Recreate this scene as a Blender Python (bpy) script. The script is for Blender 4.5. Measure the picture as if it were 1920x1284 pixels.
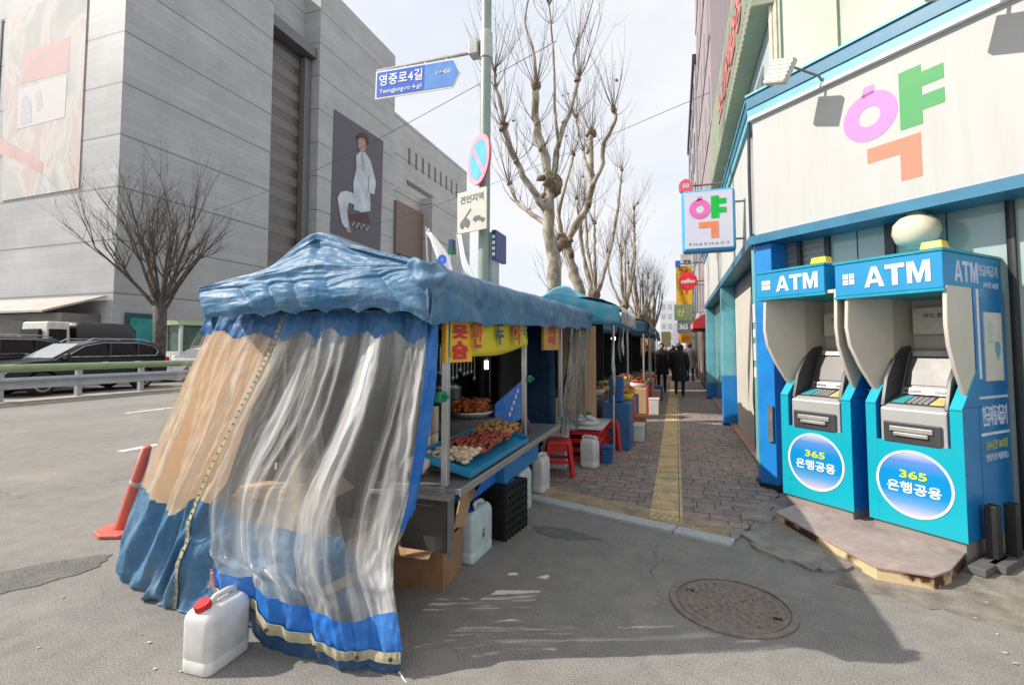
import bpy, bmesh, math, random
from mathutils import Vector, Matrix, noise
random.seed(7)
SC = bpy.context.scene
for o in list(bpy.data.objects):
    bpy.data.objects.remove(o)
COL = SC.collection
R = math.radians
# ------------------------------------------------------------------ camera
PITCH, YAW, FOC, EYE = R(3.0), R(18.5), 920.0, 1.6
cd = bpy.data.cameras.new("camera")
cam = bpy.data.objects.new("camera", cd); COL.objects.link(cam)
cam.location = (0, 0, EYE)
cam.rotation_euler = (R(90) + PITCH, 0, YAW)
cd.sensor_width = 36.0; cd.lens = 36.0 * FOC / 1920.0
cd.shift_y = -38.2 / 1920.0
cd.clip_start = 0.05; cd.clip_end = 2000
SC.camera = cam
# ------------------------------------------------------------------ light
SUN_AZ, SUN_EL = R(21.0), R(39.0)       # light travels towards +X turned SUN_AZ to +Y
w = bpy.data.worlds.new("World"); SC.world = w; w.use_nodes = True
nt = w.node_tree; nt.nodes.clear()
def nnode(nt, t, **k):
    n = nt.nodes.new(t)
    for a, b in k.items(): setattr(n, a, b)
    return n
_out = nnode(nt, "ShaderNodeOutputWorld"); _bg = nnode(nt, "ShaderNodeBackground")
_sky = nnode(nt, "ShaderNodeTexSky", sky_type='NISHITA', sun_disc=False, sun_elevation=SUN_EL,
             sun_rotation=math.atan2(-math.cos(SUN_AZ), -math.sin(SUN_AZ)))
_sky.dust_density = 2.0; _sky.air_density = 1.0
_tc = nnode(nt, "ShaderNodeTexCoord")
_mp = nnode(nt, "ShaderNodeMapping"); _mp.inputs['Scale'].default_value = (1.2, 1.2, 3.2); _mp.inputs['Location'].default_value = (0.35, 0.2, 0.1)
_nz = nnode(nt, "ShaderNodeTexNoise"); _nz.inputs['Scale'].default_value = 1.9; _nz.inputs['Detail'].default_value = 7; _nz.inputs['Roughness'].default_value = .55
_rp = nnode(nt, "ShaderNodeValToRGB")
_rp.color_ramp.elements[0].position = .36; _rp.color_ramp.elements[0].color = (0, 0, 0, 1)
_rp.color_ramp.elements[1].position = .58; _rp.color_ramp.elements[1].color = (1, 1, 1, 1)
_mx = nnode(nt, "ShaderNodeMix", data_type='RGBA')
_mc = nnode(nt, 'ShaderNodeMix', data_type='RGBA'); _mc.inputs[6].default_value = (8.0, 8.5, 9.3, 1); _mc.inputs[7].default_value = (9.3, 9.3, 9.4, 1)
_mx.inputs[0].default_value = .88
L = nt.links.new
L(_tc.outputs['Generated'], _mp.inputs[0]); L(_mp.outputs[0], _nz.inputs[0]); L(_nz.outputs[0], _rp.inputs[0])
L(_rp.outputs[0], _mc.inputs[0]); L(_mc.outputs[2], _mx.inputs[7]); L(_sky.outputs[0], _mx.inputs[6]); L(_mx.outputs[2], _bg.inputs[0])
_bg.inputs[1].default_value = 0.075
L(_bg.outputs[0], _out.inputs[0])
sd = bpy.data.lights.new("sun", 'SUN'); sd.energy = 3.7; sd.angle = R(.5); sd.color = (1, .93, .83)
so = bpy.data.objects.new("sun", sd); COL.objects.link(so)
_dir = Vector((math.cos(SUN_AZ) * math.cos(SUN_EL), math.sin(SUN_AZ) * math.cos(SUN_EL), -math.sin(SUN_EL)))
so.rotation_euler = _dir.to_track_quat('-Z', 'Y').to_euler(); so.location = (-20, -10, 30)
SC.view_settings.view_transform = 'Standard'; SC.view_settings.look = 'None'
SC.view_settings.gamma = 1; SC.view_settings.exposure = 0.6
SC.cycles.max_bounces = 8; SC.cycles.transparent_max_bounces = 24
SC.cycles.use_denoising = True
# ------------------------------------------------------------------ photo geometry helper
_F0 = Vector((-math.sin(YAW), math.cos(YAW), 0)); _R = Vector((math.cos(YAW), math.sin(YAW), 0)); _Z = Vector((0, 0, 1))
_F = _F0 * math.cos(PITCH) + _Z * math.sin(PITCH); _U = _Z * math.cos(PITCH) - _F0 * math.sin(PITCH)
def _ray(x, y): return _F + _R * ((x - 960) / FOC) + _U * ((603.8 - y) / FOC)
def aY(x, y, Y): r = _ray(x, y); return Vector((0, 0, EYE)) + r * (Y / r.y)
def aX(x, y, X): r = _ray(x, y); return Vector((0, 0, EYE)) + r * (X / r.x)
def aZ(x, y, z=0.0): r = _ray(x, y); return Vector((0, 0, EYE)) + r * ((z - EYE) / r.z)
# ------------------------------------------------------------------ materials
def lin(c):
    if isinstance(c, str):
        c = [int(c[i:i + 2], 16) / 255 for i in (0, 2, 4)]
    return tuple(x / 12.92 if x <= .04045 else ((x + .055) / 1.055) ** 2.4 for x in c)
MATS = {}
def mk(name):
    m = bpy.data.materials.new(name); m.use_nodes = True
    return m, m.node_tree, m.node_tree.nodes['Principled BSDF']
def texcoord(nt, scale=(1, 1, 1), kind='Object'):
    tc = nnode(nt, "ShaderNodeTexCoord"); mp = nnode(nt, "ShaderNodeMapping")
    mp.inputs['Scale'].default_value = scale
    nt.links.new(tc.outputs[kind], mp.inputs[0]); return mp.outputs[0]
def mat(name, col, rough=.6, metal=0., var=.18, scale=6., bump=0., bscale=60., stain=None, stain_amt=.35, stain_scale=2.5, stretch=(1, 1, 1), coat=0., spec=.5, slo=.48, shi=.68):
    """principled surface: two noises tint the colour, a third bumps it, an optional stain colour in patches"""
    if name in MATS: return MATS[name]
    m, nt, b = mk(name); l = nt.links.new
    c = lin(col) if isinstance(col, str) else col
    vec = texcoord(nt, stretch)
    n1 = nnode(nt, "ShaderNodeTexNoise"); n1.inputs['Scale'].default_value = scale; n1.inputs['Detail'].default_value = 6; n1.inputs['Roughness'].default_value = .62
    l(vec, n1.inputs[0])
    r = nnode(nt, "ShaderNodeValToRGB"); e = r.color_ramp.elements
    e[0].position = .3; e[1].position = .72
    e[0].color = (*[x * (1 - var) for x in c], 1); e[1].color = (*[min(1, x * (1 + var)) for x in c], 1)
    l(n1.outputs[0], r.inputs[0]); last = r.outputs[0]
    if stain:
        n2 = nnode(nt, "ShaderNodeTexNoise"); n2.inputs['Scale'].default_value = stain_scale; n2.inputs['Detail'].default_value = 8; n2.inputs['Roughness'].default_value = .65
        l(vec, n2.inputs[0])
        r2 = nnode(nt, "ShaderNodeValToRGB"); r2.color_ramp.elements[0].position = slo; r2.color_ramp.elements[1].position = shi
        r2.color_ramp.elements[1].color = (stain_amt,) * 3 + (1,)
        l(n2.outputs[0], r2.inputs[0])
        mx = nnode(nt, "ShaderNodeMix", data_type='RGBA'); mx.inputs[7].default_value = (*lin(stain), 1)
        l(r2.outputs[0], mx.inputs[0]); l(last, mx.inputs[6]); last = mx.outputs[2]
    l(last, b.inputs['Base Color'])
    mr = nnode(nt, "ShaderNodeMapRange"); mr.inputs[3].default_value = max(.03, rough - .1); mr.inputs[4].default_value = min(1, rough + .1)
    l(n1.outputs[0], mr.inputs[0]); l(mr.outputs[0], b.inputs['Roughness'])
    b.inputs['Metallic'].default_value = metal
    b.inputs['Coat Weight'].default_value = coat
    b.inputs['Specular IOR Level'].default_value = spec
    if bump:
        n3 = nnode(nt, "ShaderNodeTexNoise"); n3.inputs['Scale'].default_value = bscale; n3.inputs['Detail'].default_value = 4
        l(vec, n3.inputs[0])
        bp = nnode(nt, "ShaderNodeBump"); bp.inputs['Strength'].default_value = bump; bp.inputs['Distance'].default_value = .02
        l(n3.outputs[0], bp.inputs['Height']); l(bp.outputs[0], b.inputs['Normal'])
    MATS[name] = m
    return m
# ------------------------------------------------------------------ mesh builder
ORG = {}
class MB:
    def __init__(s): s.v = []; s.f = []; s.m = []; s.uv = None
    def add(s, vs, fs, mi=0):
        b = len(s.v); s.v += [Vector(v) for v in vs]
        for f in fs: s.f.append([i + b for i in f]); s.m.append(mi)
        return s
    def box(s, lo, hi, mi=0, M=None):
        (a, b, c), (d, e, f) = lo, hi
        vs = [Vector(p) for p in ((a, b, c), (d, b, c), (d, e, c), (a, e, c), (a, b, f), (d, b, f), (d, e, f), (a, e, f))]
        if M: vs = [M @ v for v in vs]
        return s.add(vs, [(3, 2, 1, 0), (4, 5, 6, 7), (0, 1, 5, 4), (1, 2, 6, 5), (2, 3, 7, 6), (3, 0, 4, 7)], mi)
    def taper(s, lo, hi, k, mi=0, M=None):
        """box whose top is scaled by k=(kx,ky)"""
        (a, b, c), (d, e, f) = lo, hi
        mx, my = (a + d) / 2, (b + e) / 2; hx, hy = (d - a) / 2 * k[0], (e - b) / 2 * k[1]
        vs = [Vector(p) for p in ((a, b, c), (d, b, c), (d, e, c), (a, e, c), (mx - hx, my - hy, f), (mx + hx, my - hy, f), (mx + hx, my + hy, f), (mx - hx, my + hy, f))]
        if M: vs = [M @ v for v in vs]
        return s.add(vs, [(3, 2, 1, 0), (4, 5, 6, 7), (0, 1, 5, 4), (1, 2, 6, 5), (2, 3, 7, 6), (3, 0, 4, 7)], mi)
    def prism(s, poly, z0, z1, mi=0, M=None):
        n = len(poly)
        vs = [Vector((p[0], p[1], z0)) for p in poly] + [Vector((p[0], p[1], z1)) for p in poly]
        if M: vs = [M @ v for v in vs]
        return s.add(vs, [list(range(n))[::-1], list(range(n, 2 * n))] + [(i, (i + 1) % n, n + (i + 1) % n, n + i) for i in range(n)], mi)
    def ring(s, c, r0, r1, z0, z1, n=40, mi=0, M=None, sx=1., sy=1.):
        vs = []
        for rr, z in ((r0, z0), (r1, z0), (r1, z1), (r0, z1)):
            for i in range(n):
                a = i * 2 * math.pi / n; vs.append(Vector((c[0] + rr * sx * math.cos(a), c[1] + rr * sy * math.sin(a), z)))
        if M: vs = [M @ v for v in vs]
        fs = []
        for k in range(4):
            for i in range(n):
                fs.append((k * n + i, k * n + (i + 1) % n, ((k + 1) % 4) * n + (i + 1) % n, ((k + 1) % 4) * n + i))
        return s.add(vs, fs, mi)
    def tube(s, pts, rads, n=8, mi=0, cap=True):
        pts = [Vector(p) for p in pts]
        if not isinstance(rads, (list, tuple)): rads = [rads] * len(pts)
        b = len(s.v); prev = None
        for i, p in enumerate(pts):
            t = (pts[min(i + 1, len(pts) - 1)] - pts[max(i - 1, 0)])
            if t.length < 1e-9: t = Vector((0, 0, 1))
            t.normalize()
            if prev is None:
                a = Vector((1, 0, 0)) if abs(t.x) < .8 else Vector((0, 1, 0))
                u = t.cross(a).normalized()
            else:
                u = (prev - t * prev.dot(t)).normalized()
            prev = u; v = t.cross(u)
            for k in range(n):
                q = 2 * math.pi * k / n
                s.v.append(p + (u * math.cos(q) + v * math.sin(q)) * rads[i])
        for i in range(len(pts) - 1):
            for k in range(n):
                s.f.append([b + i * n + k, b + i * n + (k + 1) % n, b + (i + 1) * n + (k + 1) % n, b + (i + 1) * n + k]); s.m.append(mi)
        if cap:
            s.f.append([b + k for k in range(n)][::-1]); s.m.append(mi)
            s.f.append([b + (len(pts) - 1) * n + k for k in range(n)]); s.m.append(mi)
        return s
    def cyl(s, p0, p1, r0, r1=None, n=20, mi=0): return s.tube([p0, p1], [r0, r0 if r1 is None else r1], n, mi)
    def lathe(s, prof, n=24, mi=0, M=None):
        b = len(s.v)
        for r, z in prof:
            for k in range(n):
                a = 2 * math.pi * k / n; v = Vector((r * math.cos(a), r * math.sin(a), z)); s.v.append(M @ v if M else v)
        for i in range(len(prof) - 1):
            for k in range(n):
                s.f.append([b + i * n + k, b + i * n + (k + 1) % n, b + (i + 1) * n + (k + 1) % n, b + (i + 1) * n + k]); s.m.append(mi)
        s.f.append([b + k for k in range(n)][::-1]); s.m.append(mi)
        s.f.append([b + (len(prof) - 1) * n + k for k in range(n)]); s.m.append(mi)
        return s
    def grid(s, P, mi=0, uv=True):
        """P[row][col] of points; mi may be a function of (u,v)"""
        b = len(s.v); nr, nc = len(P), len(P[0])
        if s.uv is None: s.uv = {}
        for i in range(nr):
            for j in range(nc):
                s.uv[len(s.v)] = (j / (nc - 1), i / (nr - 1)); s.v.append(Vector(P[i][j]))
        for i in range(nr - 1):
            for j in range(nc - 1):
                s.f.append([b + i * nc + j, b + i * nc + j + 1, b + (i + 1) * nc + j + 1, b + (i + 1) * nc + j])
                s.m.append(mi((j + .5) / (nc - 1), (i + .5) / (nr - 1)) if callable(mi) else mi)
        return s
    def blob(s, c, r, sub=1, jit=.25, mi=0, sq=(1, 1, 1), seed=0):
        bm = bmesh.new(); bmesh.ops.create_icosphere(bm, subdivisions=sub, radius=1)
        rnd = random.Random(seed)
        vs = [Vector((v.co.x * sq[0], v.co.y * sq[1], v.co.z * sq[2])) * r * (1 + rnd.uniform(-jit, jit)) + Vector(c) for v in bm.verts]
        fs = [[v.index for v in f.verts] for f in bm.faces]; bm.free()
        return s.add(vs, fs, mi)
    def build(s, name, mats, parent=None, loc=None, smooth=False, bevel=0., solid=0., sub=0, bseg=2, M=None):
        if not isinstance(mats, (list, tuple)): mats = [mats]
        org = Vector(loc) if loc is not None else (ORG[parent.name] if parent else Vector((0, 0, 0)))
        me = bpy.data.meshes.new(name)
        vs = [(M @ v if M else v) - org for v in s.v]
        me.from_pydata([tuple(v) for v in vs], [], s.f)
        for m in mats: me.materials.append(m)
        me.polygons.foreach_set('material_index', s.m)
        if smooth: me.polygons.foreach_set('use_smooth', [True] * len(s.f))
        if s.uv:
            ul = me.uv_layers.new(name='UVMap')
            for lp in me.loops: ul.data[lp.index].uv = s.uv.get(lp.vertex_index, (0, 0))
        me.update()
        bm = bmesh.new(); bm.from_mesh(me); bmesh.ops.recalc_face_normals(bm, faces=bm.faces); bm.to_mesh(me); bm.free()
        o = bpy.data.objects.new(name, me); COL.objects.link(o)
        if loc is not None and not parent: o.location = org
        if parent: o.parent = parent
        ORG[o.name] = org
        if bevel:
            md = o.modifiers.new('bevel', 'BEVEL'); md.width = bevel; md.segments = bseg; md.limit_method = 'ANGLE'; md.angle_limit = R(40)
            if smooth is False:
                me.polygons.foreach_set('use_smooth', [True] * len(s.f)); md.harden_normals = True
        if solid:
            md = o.modifiers.new('solid', 'SOLIDIFY'); md.thickness = solid
        if sub:
            md = o.modifiers.new('sub', 'SUBSURF'); md.levels = sub; md.render_levels = sub
        return o
def tag(o, label=None, cat=None, group=None, kind=None):
    if label: o['label'] = label
    if cat: o['category'] = cat
    if group: o['group'] = group
    if kind: o['kind'] = kind
    return o
def thing(name, label, cat, loc=(0, 0, 0), group=None, local=False):
    o = bpy.data.objects.new(name, None); COL.objects.link(o); o.empty_display_size = .1
    o.location = loc; ORG[o.name] = Vector((0, 0, 0)) if local else Vector(loc)
    return tag(o, label, cat, group)
def copy_tree(o, parent=None):
    c = o.copy(); COL.objects.link(c); ORG[c.name] = ORG.get(o.name, Vector())
    if parent: c.parent = parent
    for ch in [x for x in bpy.data.objects if x.parent == o]: copy_tree(ch, c)
    return c
def FR(o, ux, uz=(0, 0, 1)):
    """frame: local x along ux (reading direction), local y up along uz, local z towards the reader"""
    ux = Vector(ux).normalized(); uz = Vector(uz).normalized(); n = ux.cross(uz).normalized()
    M = Matrix.Identity(4)
    for i in range(3): M[i][0] = ux[i]; M[i][1] = uz[i]; M[i][2] = n[i]; M[i][3] = o[i]
    return M
def text_mb(body, M, x, y, wd, h, depth=.004, off=0.03, mi=0, mb=None, lift=0.001, spacing=1.):
    """lettering as mesh, fitted to the box wd x h centred on (x, y) of frame M"""
    cu = bpy.data.curves.new('lettering', 'FONT'); cu.body = body; cu.size = 1; cu.extrude = .02; cu.offset = off
    cu.align_x = 'CENTER'; cu.space_character = spacing; cu.resolution_u = 3; cu.space_line = .95
    o = bpy.data.objects.new('lettering', cu); COL.objects.link(o)
    dg = bpy.context.evaluated_depsgraph_get()
    me = bpy.data.meshes.new_from_object(o.evaluated_get(dg))
    bpy.data.objects.remove(o); bpy.data.curves.remove(cu)
    mb = mb or MB()
    if len(me.vertices):
        xs = [v.co.x for v in me.vertices]; ys = [v.co.y for v in me.vertices]
        x0, x1, y0, y1 = min(xs), max(xs), min(ys), max(ys)
        vs = []
        for v in me.vertices:
            vs.append(M @ Vector((x + ((v.co.x - x0) / (x1 - x0) - .5) * wd, y + ((v.co.y - y0) / max(1e-6, y1 - y0) - .5) * h,
                                  lift + (depth if v.co.z > 0 else 0))))
        mb.add(vs, [list(p.vertices) for p in me.polygons], mi)
    bpy.data.meshes.remove(me)
    return mb
def lerp(a, b, t): return a + (b - a) * t
def interp(pts, t):
    """Catmull-Rom through pts at t in 0..1"""
    n = len(pts) - 1; x = min(max(t, 0), 1) * n; i = min(int(x), n - 1); f = x - i
    p0, p1, p2, p3 = pts[max(i - 1, 0)], pts[i], pts[i + 1], pts[min(i + 2, n)]
    return .5 * ((2 * p1) + (p2 - p0) * f + (2 * p0 - 5 * p1 + 4 * p2 - p3) * f * f + (3 * p1 - p0 - 3 * p2 + p3) * f ** 3)
def surf(ctrl, nu, nv):
    """ctrl[row][col] Vectors -> dense grid"""
    rows = []
    for i in range(nv):
        v = i / (nv - 1)
        cols = [interp([ctrl[r][c] for r in range(len(ctrl))], v) for c in range(len(ctrl[0]))]
        rows.append([interp(cols, j / (nu - 1)) for j in range(nu)])
    return rows
def displace(P, fn):
    """push a grid along its normals by fn(u, v, p)"""
    nr, nc = len(P), len(P[0]); Q = []
    for i in range(nr):
        row = []
        for j in range(nc):
            du = P[i][min(j + 1, nc - 1)] - P[i][max(j - 1, 0)]; dv = P[min(i + 1, nr - 1)][j] - P[max(i - 1, 0)][j]
            n = du.cross(dv)
            n = n.normalized() if n.length > 1e-9 else Vector((0, -1, 0))
            row.append(P[i][j] + n * fn(j / (nc - 1), i / (nr - 1), P[i][j]))
        Q.append(row)
    return Q
# ================================================================== GROUND
def ground_mat():
    m, nt, b = mk('asphalt'); l = nt.links.new; N = lambda t, **k: nnode(nt, t, **k)
    vec = texcoord(nt)
    def noise_(sc, det=6, ro=.6):
        n = N("ShaderNodeTexNoise"); n.inputs['Scale'].default_value = sc; n.inputs['Detail'].default_value = det; n.inputs['Roughness'].default_value = ro; l(vec, n.inputs[0]); return n
    def ramp(src, stops):
        r = N("ShaderNodeValToRGB"); e = r.color_ramp.elements
        while len(e) < len(stops): e.new(.5)
        for i, (p, c) in enumerate(stops): e[i].position = p; e[i].color = (*c, 1)
        l(src, r.inputs[0]); return r.outputs[0]
    def mix(f, a, bb, mode='MIX'):
        x = N("ShaderNodeMix", data_type='RGBA', blend_type=mode)
        (l(f, x.inputs[0]) if not isinstance(f, float) else setattr(x.inputs[0], 'default_value', f))
        for i, s in ((6, a), (7, bb)):
            (l(s, x.inputs[i]) if not isinstance(s, tuple) else setattr(x.inputs[i], 'default_value', (*s, 1)))
        return x.outputs[2]
    base = ramp(noise_(.55, 8, .65).outputs[0], [(.3, (.192, .186, .178)), (.5, (.228, .219, .207)), (.72, (.268, .253, .234))])
    fine = ramp(noise_(130, 3, .75).outputs[0], [(.30, (.42, .42, .43)), (.5, (1, 1, 1)), (.68, (1.65, 1.62, 1.57))])
    c = mix(1.0, base, fine, 'MULTIPLY')
    med = ramp(noise_(6, 8, .7).outputs[0], [(.35, (.88, .88, .89)), (.6, (1.08, 1.07, 1.05))])
    c = mix(1.0, c, med, 'MULTIPLY')
    # sandy dust in patches
    dust = ramp(noise_(1.1, 7, .6).outputs[0], [(.55, (0, 0, 0)), (.78, (.5, .5, .5))])
    c = mix(dust, c, (.34, .295, .24))
    # pale grit
    vg = N("ShaderNodeTexVoronoi"); vg.inputs['Scale'].default_value = 16; l(vec, vg.inputs[0])
    grit = ramp(vg.outputs['Distance'], [(.03, (1, 1, 1)), (.07, (0, 0, 0))])
    gmask = ramp(noise_(2.3, 3).outputs[0], [(.56, (0, 0, 0)), (.66, (.8, .8, .8))])
    c = mix(mix(1.0, grit, gmask, 'MULTIPLY'), c, (.42, .40, .37))
    # cracks
    wv = N("ShaderNodeTexNoise"); wv.inputs['Scale'].default_value = 3; wv.inputs['Detail'].default_value = 6; l(vec, wv.inputs[0])
    ad = N("ShaderNodeMix", data_type='RGBA', blend_type='ADD'); ad.inputs[0].default_value = .55; l(vec, ad.inputs[6]); l(wv.outputs['Color'], ad.inputs[7])
    vo = N("ShaderNodeTexVoronoi", feature='DISTANCE_TO_EDGE'); vo.inputs['Scale'].default_value = .62; l(ad.outputs[2], vo.inputs[0])
    crk = ramp(vo.outputs['Distance'], [(.001, (.8, .8, .8)), (.007, (0, 0, 0))])
    cm = ramp(noise_(.45, 3).outputs[0], [(.5, (0, 0, 0)), (.6, (.85, .85, .85))])
    ck = mix(1.0, crk, cm, 'MULTIPLY')
    c = mix(ck, c, (.05, .047, .045))
    l(c, b.inputs['Base Color']); b.inputs['Roughness'].default_value = .9; b.inputs['Specular IOR Level'].default_value = .3
    bp = N("ShaderNodeBump"); bp.inputs['Strength'].default_value = .55; bp.inputs['Distance'].default_value = .012
    l(noise_(70, 4, .7).outputs[0], bp.inputs['Height']); l(bp.outputs[0], b.inputs['Normal'])
    return m
M_ASPH = ground_mat()
def struct(o): return tag(o, kind='structure')
g = MB()
xs = [-900, -120, -40, -20, -10, -5, 0, 5, 20, 900]; ys = [-300, -20, -5, 0, 3, 6, 10, 30, 100, 1300]
g.grid([[(x, y, 0) for x in xs] for y in ys])
struct(g.build('road', M_ASPH))

def paver_mat():
    m, nt, b = mk('pavers'); l = nt.links.new; N = lambda t, **k: nnode(nt, t, **k)
    vec = texcoord(nt)
    br = N("ShaderNodeTexBrick"); br.inputs['Scale'].default_value = 1; br.inputs['Brick Width'].default_value = .27; br.inputs['Row Height'].default_value = .16; br.squash = .62; br.squash_frequency = 3
    br.inputs['Mortar Size'].default_value = .0055; br.inputs['Mortar Smooth'].default_value = .3
    br.inputs['Color1'].default_value = (.225, .19, .168, 1); br.inputs['Color2'].default_value = (.31, .265, .24, 1); br.inputs['Mortar'].default_value = (.05, .045, .042, 1)
    l(vec, br.inputs[0])
    red = N("ShaderNodeTexBrick"); red.inputs['Scale'].default_value = 1; red.inputs['Brick Width'].default_value = .27; red.inputs['Row Height'].default_value = .16; red.squash = .62; red.squash_frequency = 3
    red.inputs['Mortar Size'].default_value = .0055; red.inputs['Mortar Smooth'].default_value = .3
    red.inputs['Color1'].default_value = (.38, .25, .22, 1); red.inputs['Color2'].default_value = (.34, .23, .205, 1); red.inputs['Mortar'].default_value = (.05, .045, .042, 1)
    l(vec, red.inputs[0])
    n = N("ShaderNodeTexNoise"); n.inputs['Scale'].default_value = 1.6; n.inputs['Detail'].default_value = 2
    l(vec, n.inputs[0])
    r = N("ShaderNodeValToRGB"); r.color_ramp.elements[0].position = .55; r.color_ramp.elements[1].position = .63; r.color_ramp.elements[1].color = (.7, .7, .7, 1); l(n.outputs[0], r.inputs[0])
    mx = N("ShaderNodeMix", data_type='RGBA'); l(r.outputs[0], mx.inputs[0]); l(br.outputs['Color'], mx.inputs[6]); l(red.outputs['Color'], mx.inputs[7])
    n2 = N("ShaderNodeTexNoise"); n2.inputs['Scale'].default_value = 9; n2.inputs['Detail'].default_value = 7; n2.inputs['Roughness'].default_value = .7; l(vec, n2.inputs[0])
    r2 = N("ShaderNodeValToRGB"); r2.color_ramp.elements[0].position = .3; r2.color_ramp.elements[0].color = (.62, .62, .62, 1); r2.color_ramp.elements[1].position = .7; r2.color_ramp.elements[1].color = (1.25, 1.25, 1.25, 1); l(n2.outputs[0], r2.inputs[0])
    mu = N("ShaderNodeMix", data_type='RGBA', blend_type='MULTIPLY'); mu.inputs[0].default_value = 1; l(mx.outputs[2], mu.inputs[6]); l(r2.outputs[0], mu.inputs[7])
    l(mu.outputs[2], b.inputs['Base Color']); b.inputs['Roughness'].default_value = .85
    bp = N("ShaderNodeBump"); bp.inputs['Strength'].default_value = .6; bp.inputs['Distance'].default_value = .008; bp.invert = True
    l(br.outputs['Fac'], bp.inputs['Height']); l(bp.outputs[0], b.inputs['Normal'])
    return m
M_PAV = paver_mat()
KA, KB = Vector((-1.44, 5.01, 0)), Vector((.39, 4.37, 0))
kd = (KB - KA).normalized(); kn = Vector((-kd.y, kd.x, 0))
K0 = KA - kd * 1.3
e0 = K0 + kn * .16; e1 = KB + kn * .16
g = MB(); g.prism([(e0.x, e0.y), (e1.x, e1.y), (.62, 4.95), (.80, 5.5), (1.02, 6.0), (1.02, 6.4), (1.02, 220), (e0.x, 220)], -.2, .022)
struct(g.build('sidewalk', M_PAV))
M_KERB = mat('kerb_granite', (.42, .44, .45), .8, var=.2, scale=25, bump=.3, bscale=120)
g = MB()
t = 0; ln = (KB - K0).length
while t < ln - .05:
    q = min(t + .92, ln)
    a, bq = K0 + kd * (t + .005), K0 + kd * (q - .005)
    g.prism([(a.x, a.y), (bq.x, bq.y), (bq.x + kn.x * .155, bq.y + kn.y * .155), (a.x + kn.x * .155, a.y + kn.y * .155)], -.2, .03); t = q
for i in range(60):
    g.box((-2.98, 5.6 + i * 1.0, -.2), (-2.82, 6.59 + i * 1.0, .03))
struct(g.build('kerb', M_KERB, bevel=.008))
def tactile_mat():
    m, nt, b = mk('tactile'); l = nt.links.new; N = lambda t, **k: nnode(nt, t, **k)
    vec = texcoord(nt)
    br = N("ShaderNodeTexBrick"); br.offset = 0; br.inputs['Scale'].default_value = 1; br.inputs['Brick Width'].default_value = .3; br.inputs['Row Height'].default_value = .3
    br.inputs['Mortar Size'].default_value = .006; br.inputs['Color1'].default_value = (.64, .46, .23, 1); br.inputs['Color2'].default_value = (.71, .54, .29, 1); br.inputs['Mortar'].default_value = (.14, .10, .06, 1)
    l(vec, br.inputs[0])
    n2 = N("ShaderNodeTexNoise"); n2.inputs['Scale'].default_value = 5; n2.inputs['Detail'].default_value = 8; n2.inputs['Roughness'].default_value = .72; l(vec, n2.inputs[0])
    r2 = N("ShaderNodeValToRGB"); r2.color_ramp.elements[0].position = .42; r2.color_ramp.elements[1].position = .68; r2.color_ramp.elements[1].color = (.75, .75, .75, 1); l(n2.outputs[0], r2.inputs[0])
    mx = N("ShaderNodeMix", data_type='RGBA'); mx.inputs[7].default_value = (.23, .19, .14, 1); l(r2.outputs[0], mx.inputs[0]); l(br.outputs['Color'], mx.inputs[6])
    l(mx.outputs[2], b.inputs['Base Color']); b.inputs['Roughness'].default_value = .8
    return m
M_TAC = tactile_mat(); M_TACD = mat('worn_tactile', (.36, .28, .18), .85, var=.25, scale=7, stain='6b5f50', stain_amt=.8, stain_scale=5)
g = MB()
x0, x1 = -.265, .03
g.box((x0, 4.78, .0), (x1, 150, .027))
for k in range(4):
    xx = x0 + .045 + k * .068
    for i in range(110):
        y = 4.8 + i * .3
        if i == 0 or (3 < i < 6): continue
        g.box((xx - .016, y + .01, .027), (xx + .016, y + .29, .035))
# dotted row behind the kerb
a = K0 + kn * .165; bq = KB + kn * .165 - kd * .1
g.prism([(a.x, a.y), (bq.x, bq.y), (bq.x + kn.x * .3, bq.y + kn.y * .3), (a.x + kn.x * .3, a.y + kn.y * .3)], 0, .026, 1)
nn = int((bq - a).length / .06)
for i in range(nn):
    for k in range(5):
        p = a + kd * (.03 + i * .06) + kn * (.03 + k * .06)
        if -.3 < p.x < .06 and k > 3: continue
        g.cyl((p.x, p.y, .026), (p.x, p.y, .0315), .017, .011, 8, 1)
struct(g.build('tactile_paving', [M_TAC, M_TACD]))
# broken concrete at the shop front, threshold, far pavement, markings
M_CONC = mat('concrete', (.26, .245, .22), .9, var=.3, scale=9, bump=.6, bscale=45, stain='6a6660', stain_amt=.6, stain_scale=3)
rnd = random.Random(3)
def ragged(pts, amp=.04, n=5):
    out = []
    for i in range(len(pts)):
        p, q = Vector(pts[i]), Vector(pts[(i + 1) % len(pts)])
        for k in range(n):
            t = p.lerp(q, k / n); out.append((t.x + rnd.uniform(-amp, amp), t.y + rnd.uniform(-amp, amp)))
    return out
g = MB(); g.prism(ragged([(.52, 4.66), (.62, 4.30), (.88, 4.12), (1.12, 4.14), (1.3, 4.3), (1.9, 5.2), (1.05, 6.0), (.78, 5.55), (.66, 5.0)], .04, 5), -.1, .024)
g.prism(ragged([(.52, 5.0), (.78, 4.98), (.86, 5.5), (.66, 5.45)], .03), 0, .041)
struct(g.build('concrete_patch', M_CONC))
M_DIRT = mat('dirt_ground', (.235, .208, .175), .95, var=.35, scale=5, bump=.6, bscale=60, stain='4c463f', stain_amt=.7, stain_scale=4)
g = MB(); g.prism(ragged([(1.0, 3.95), (1.5, 3.75), (2.6, 3.35), (5.5, 2.2), (6.5, 3.5), (4, 4.3), (2.1, 5.6)], .045, 6), -.1, .004)
struct(g.build('dirt_verge', M_DIRT))
M_TILE = mat('salmon_tile', (.46, .25, .19), .6, var=.15, scale=12, stain='7a5a4c')
g = MB(); g.box((1.021, 6.6, 0), (1.6, 17, .06)); struct(g.build('shop_step', M_TILE, bevel=.01))
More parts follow.
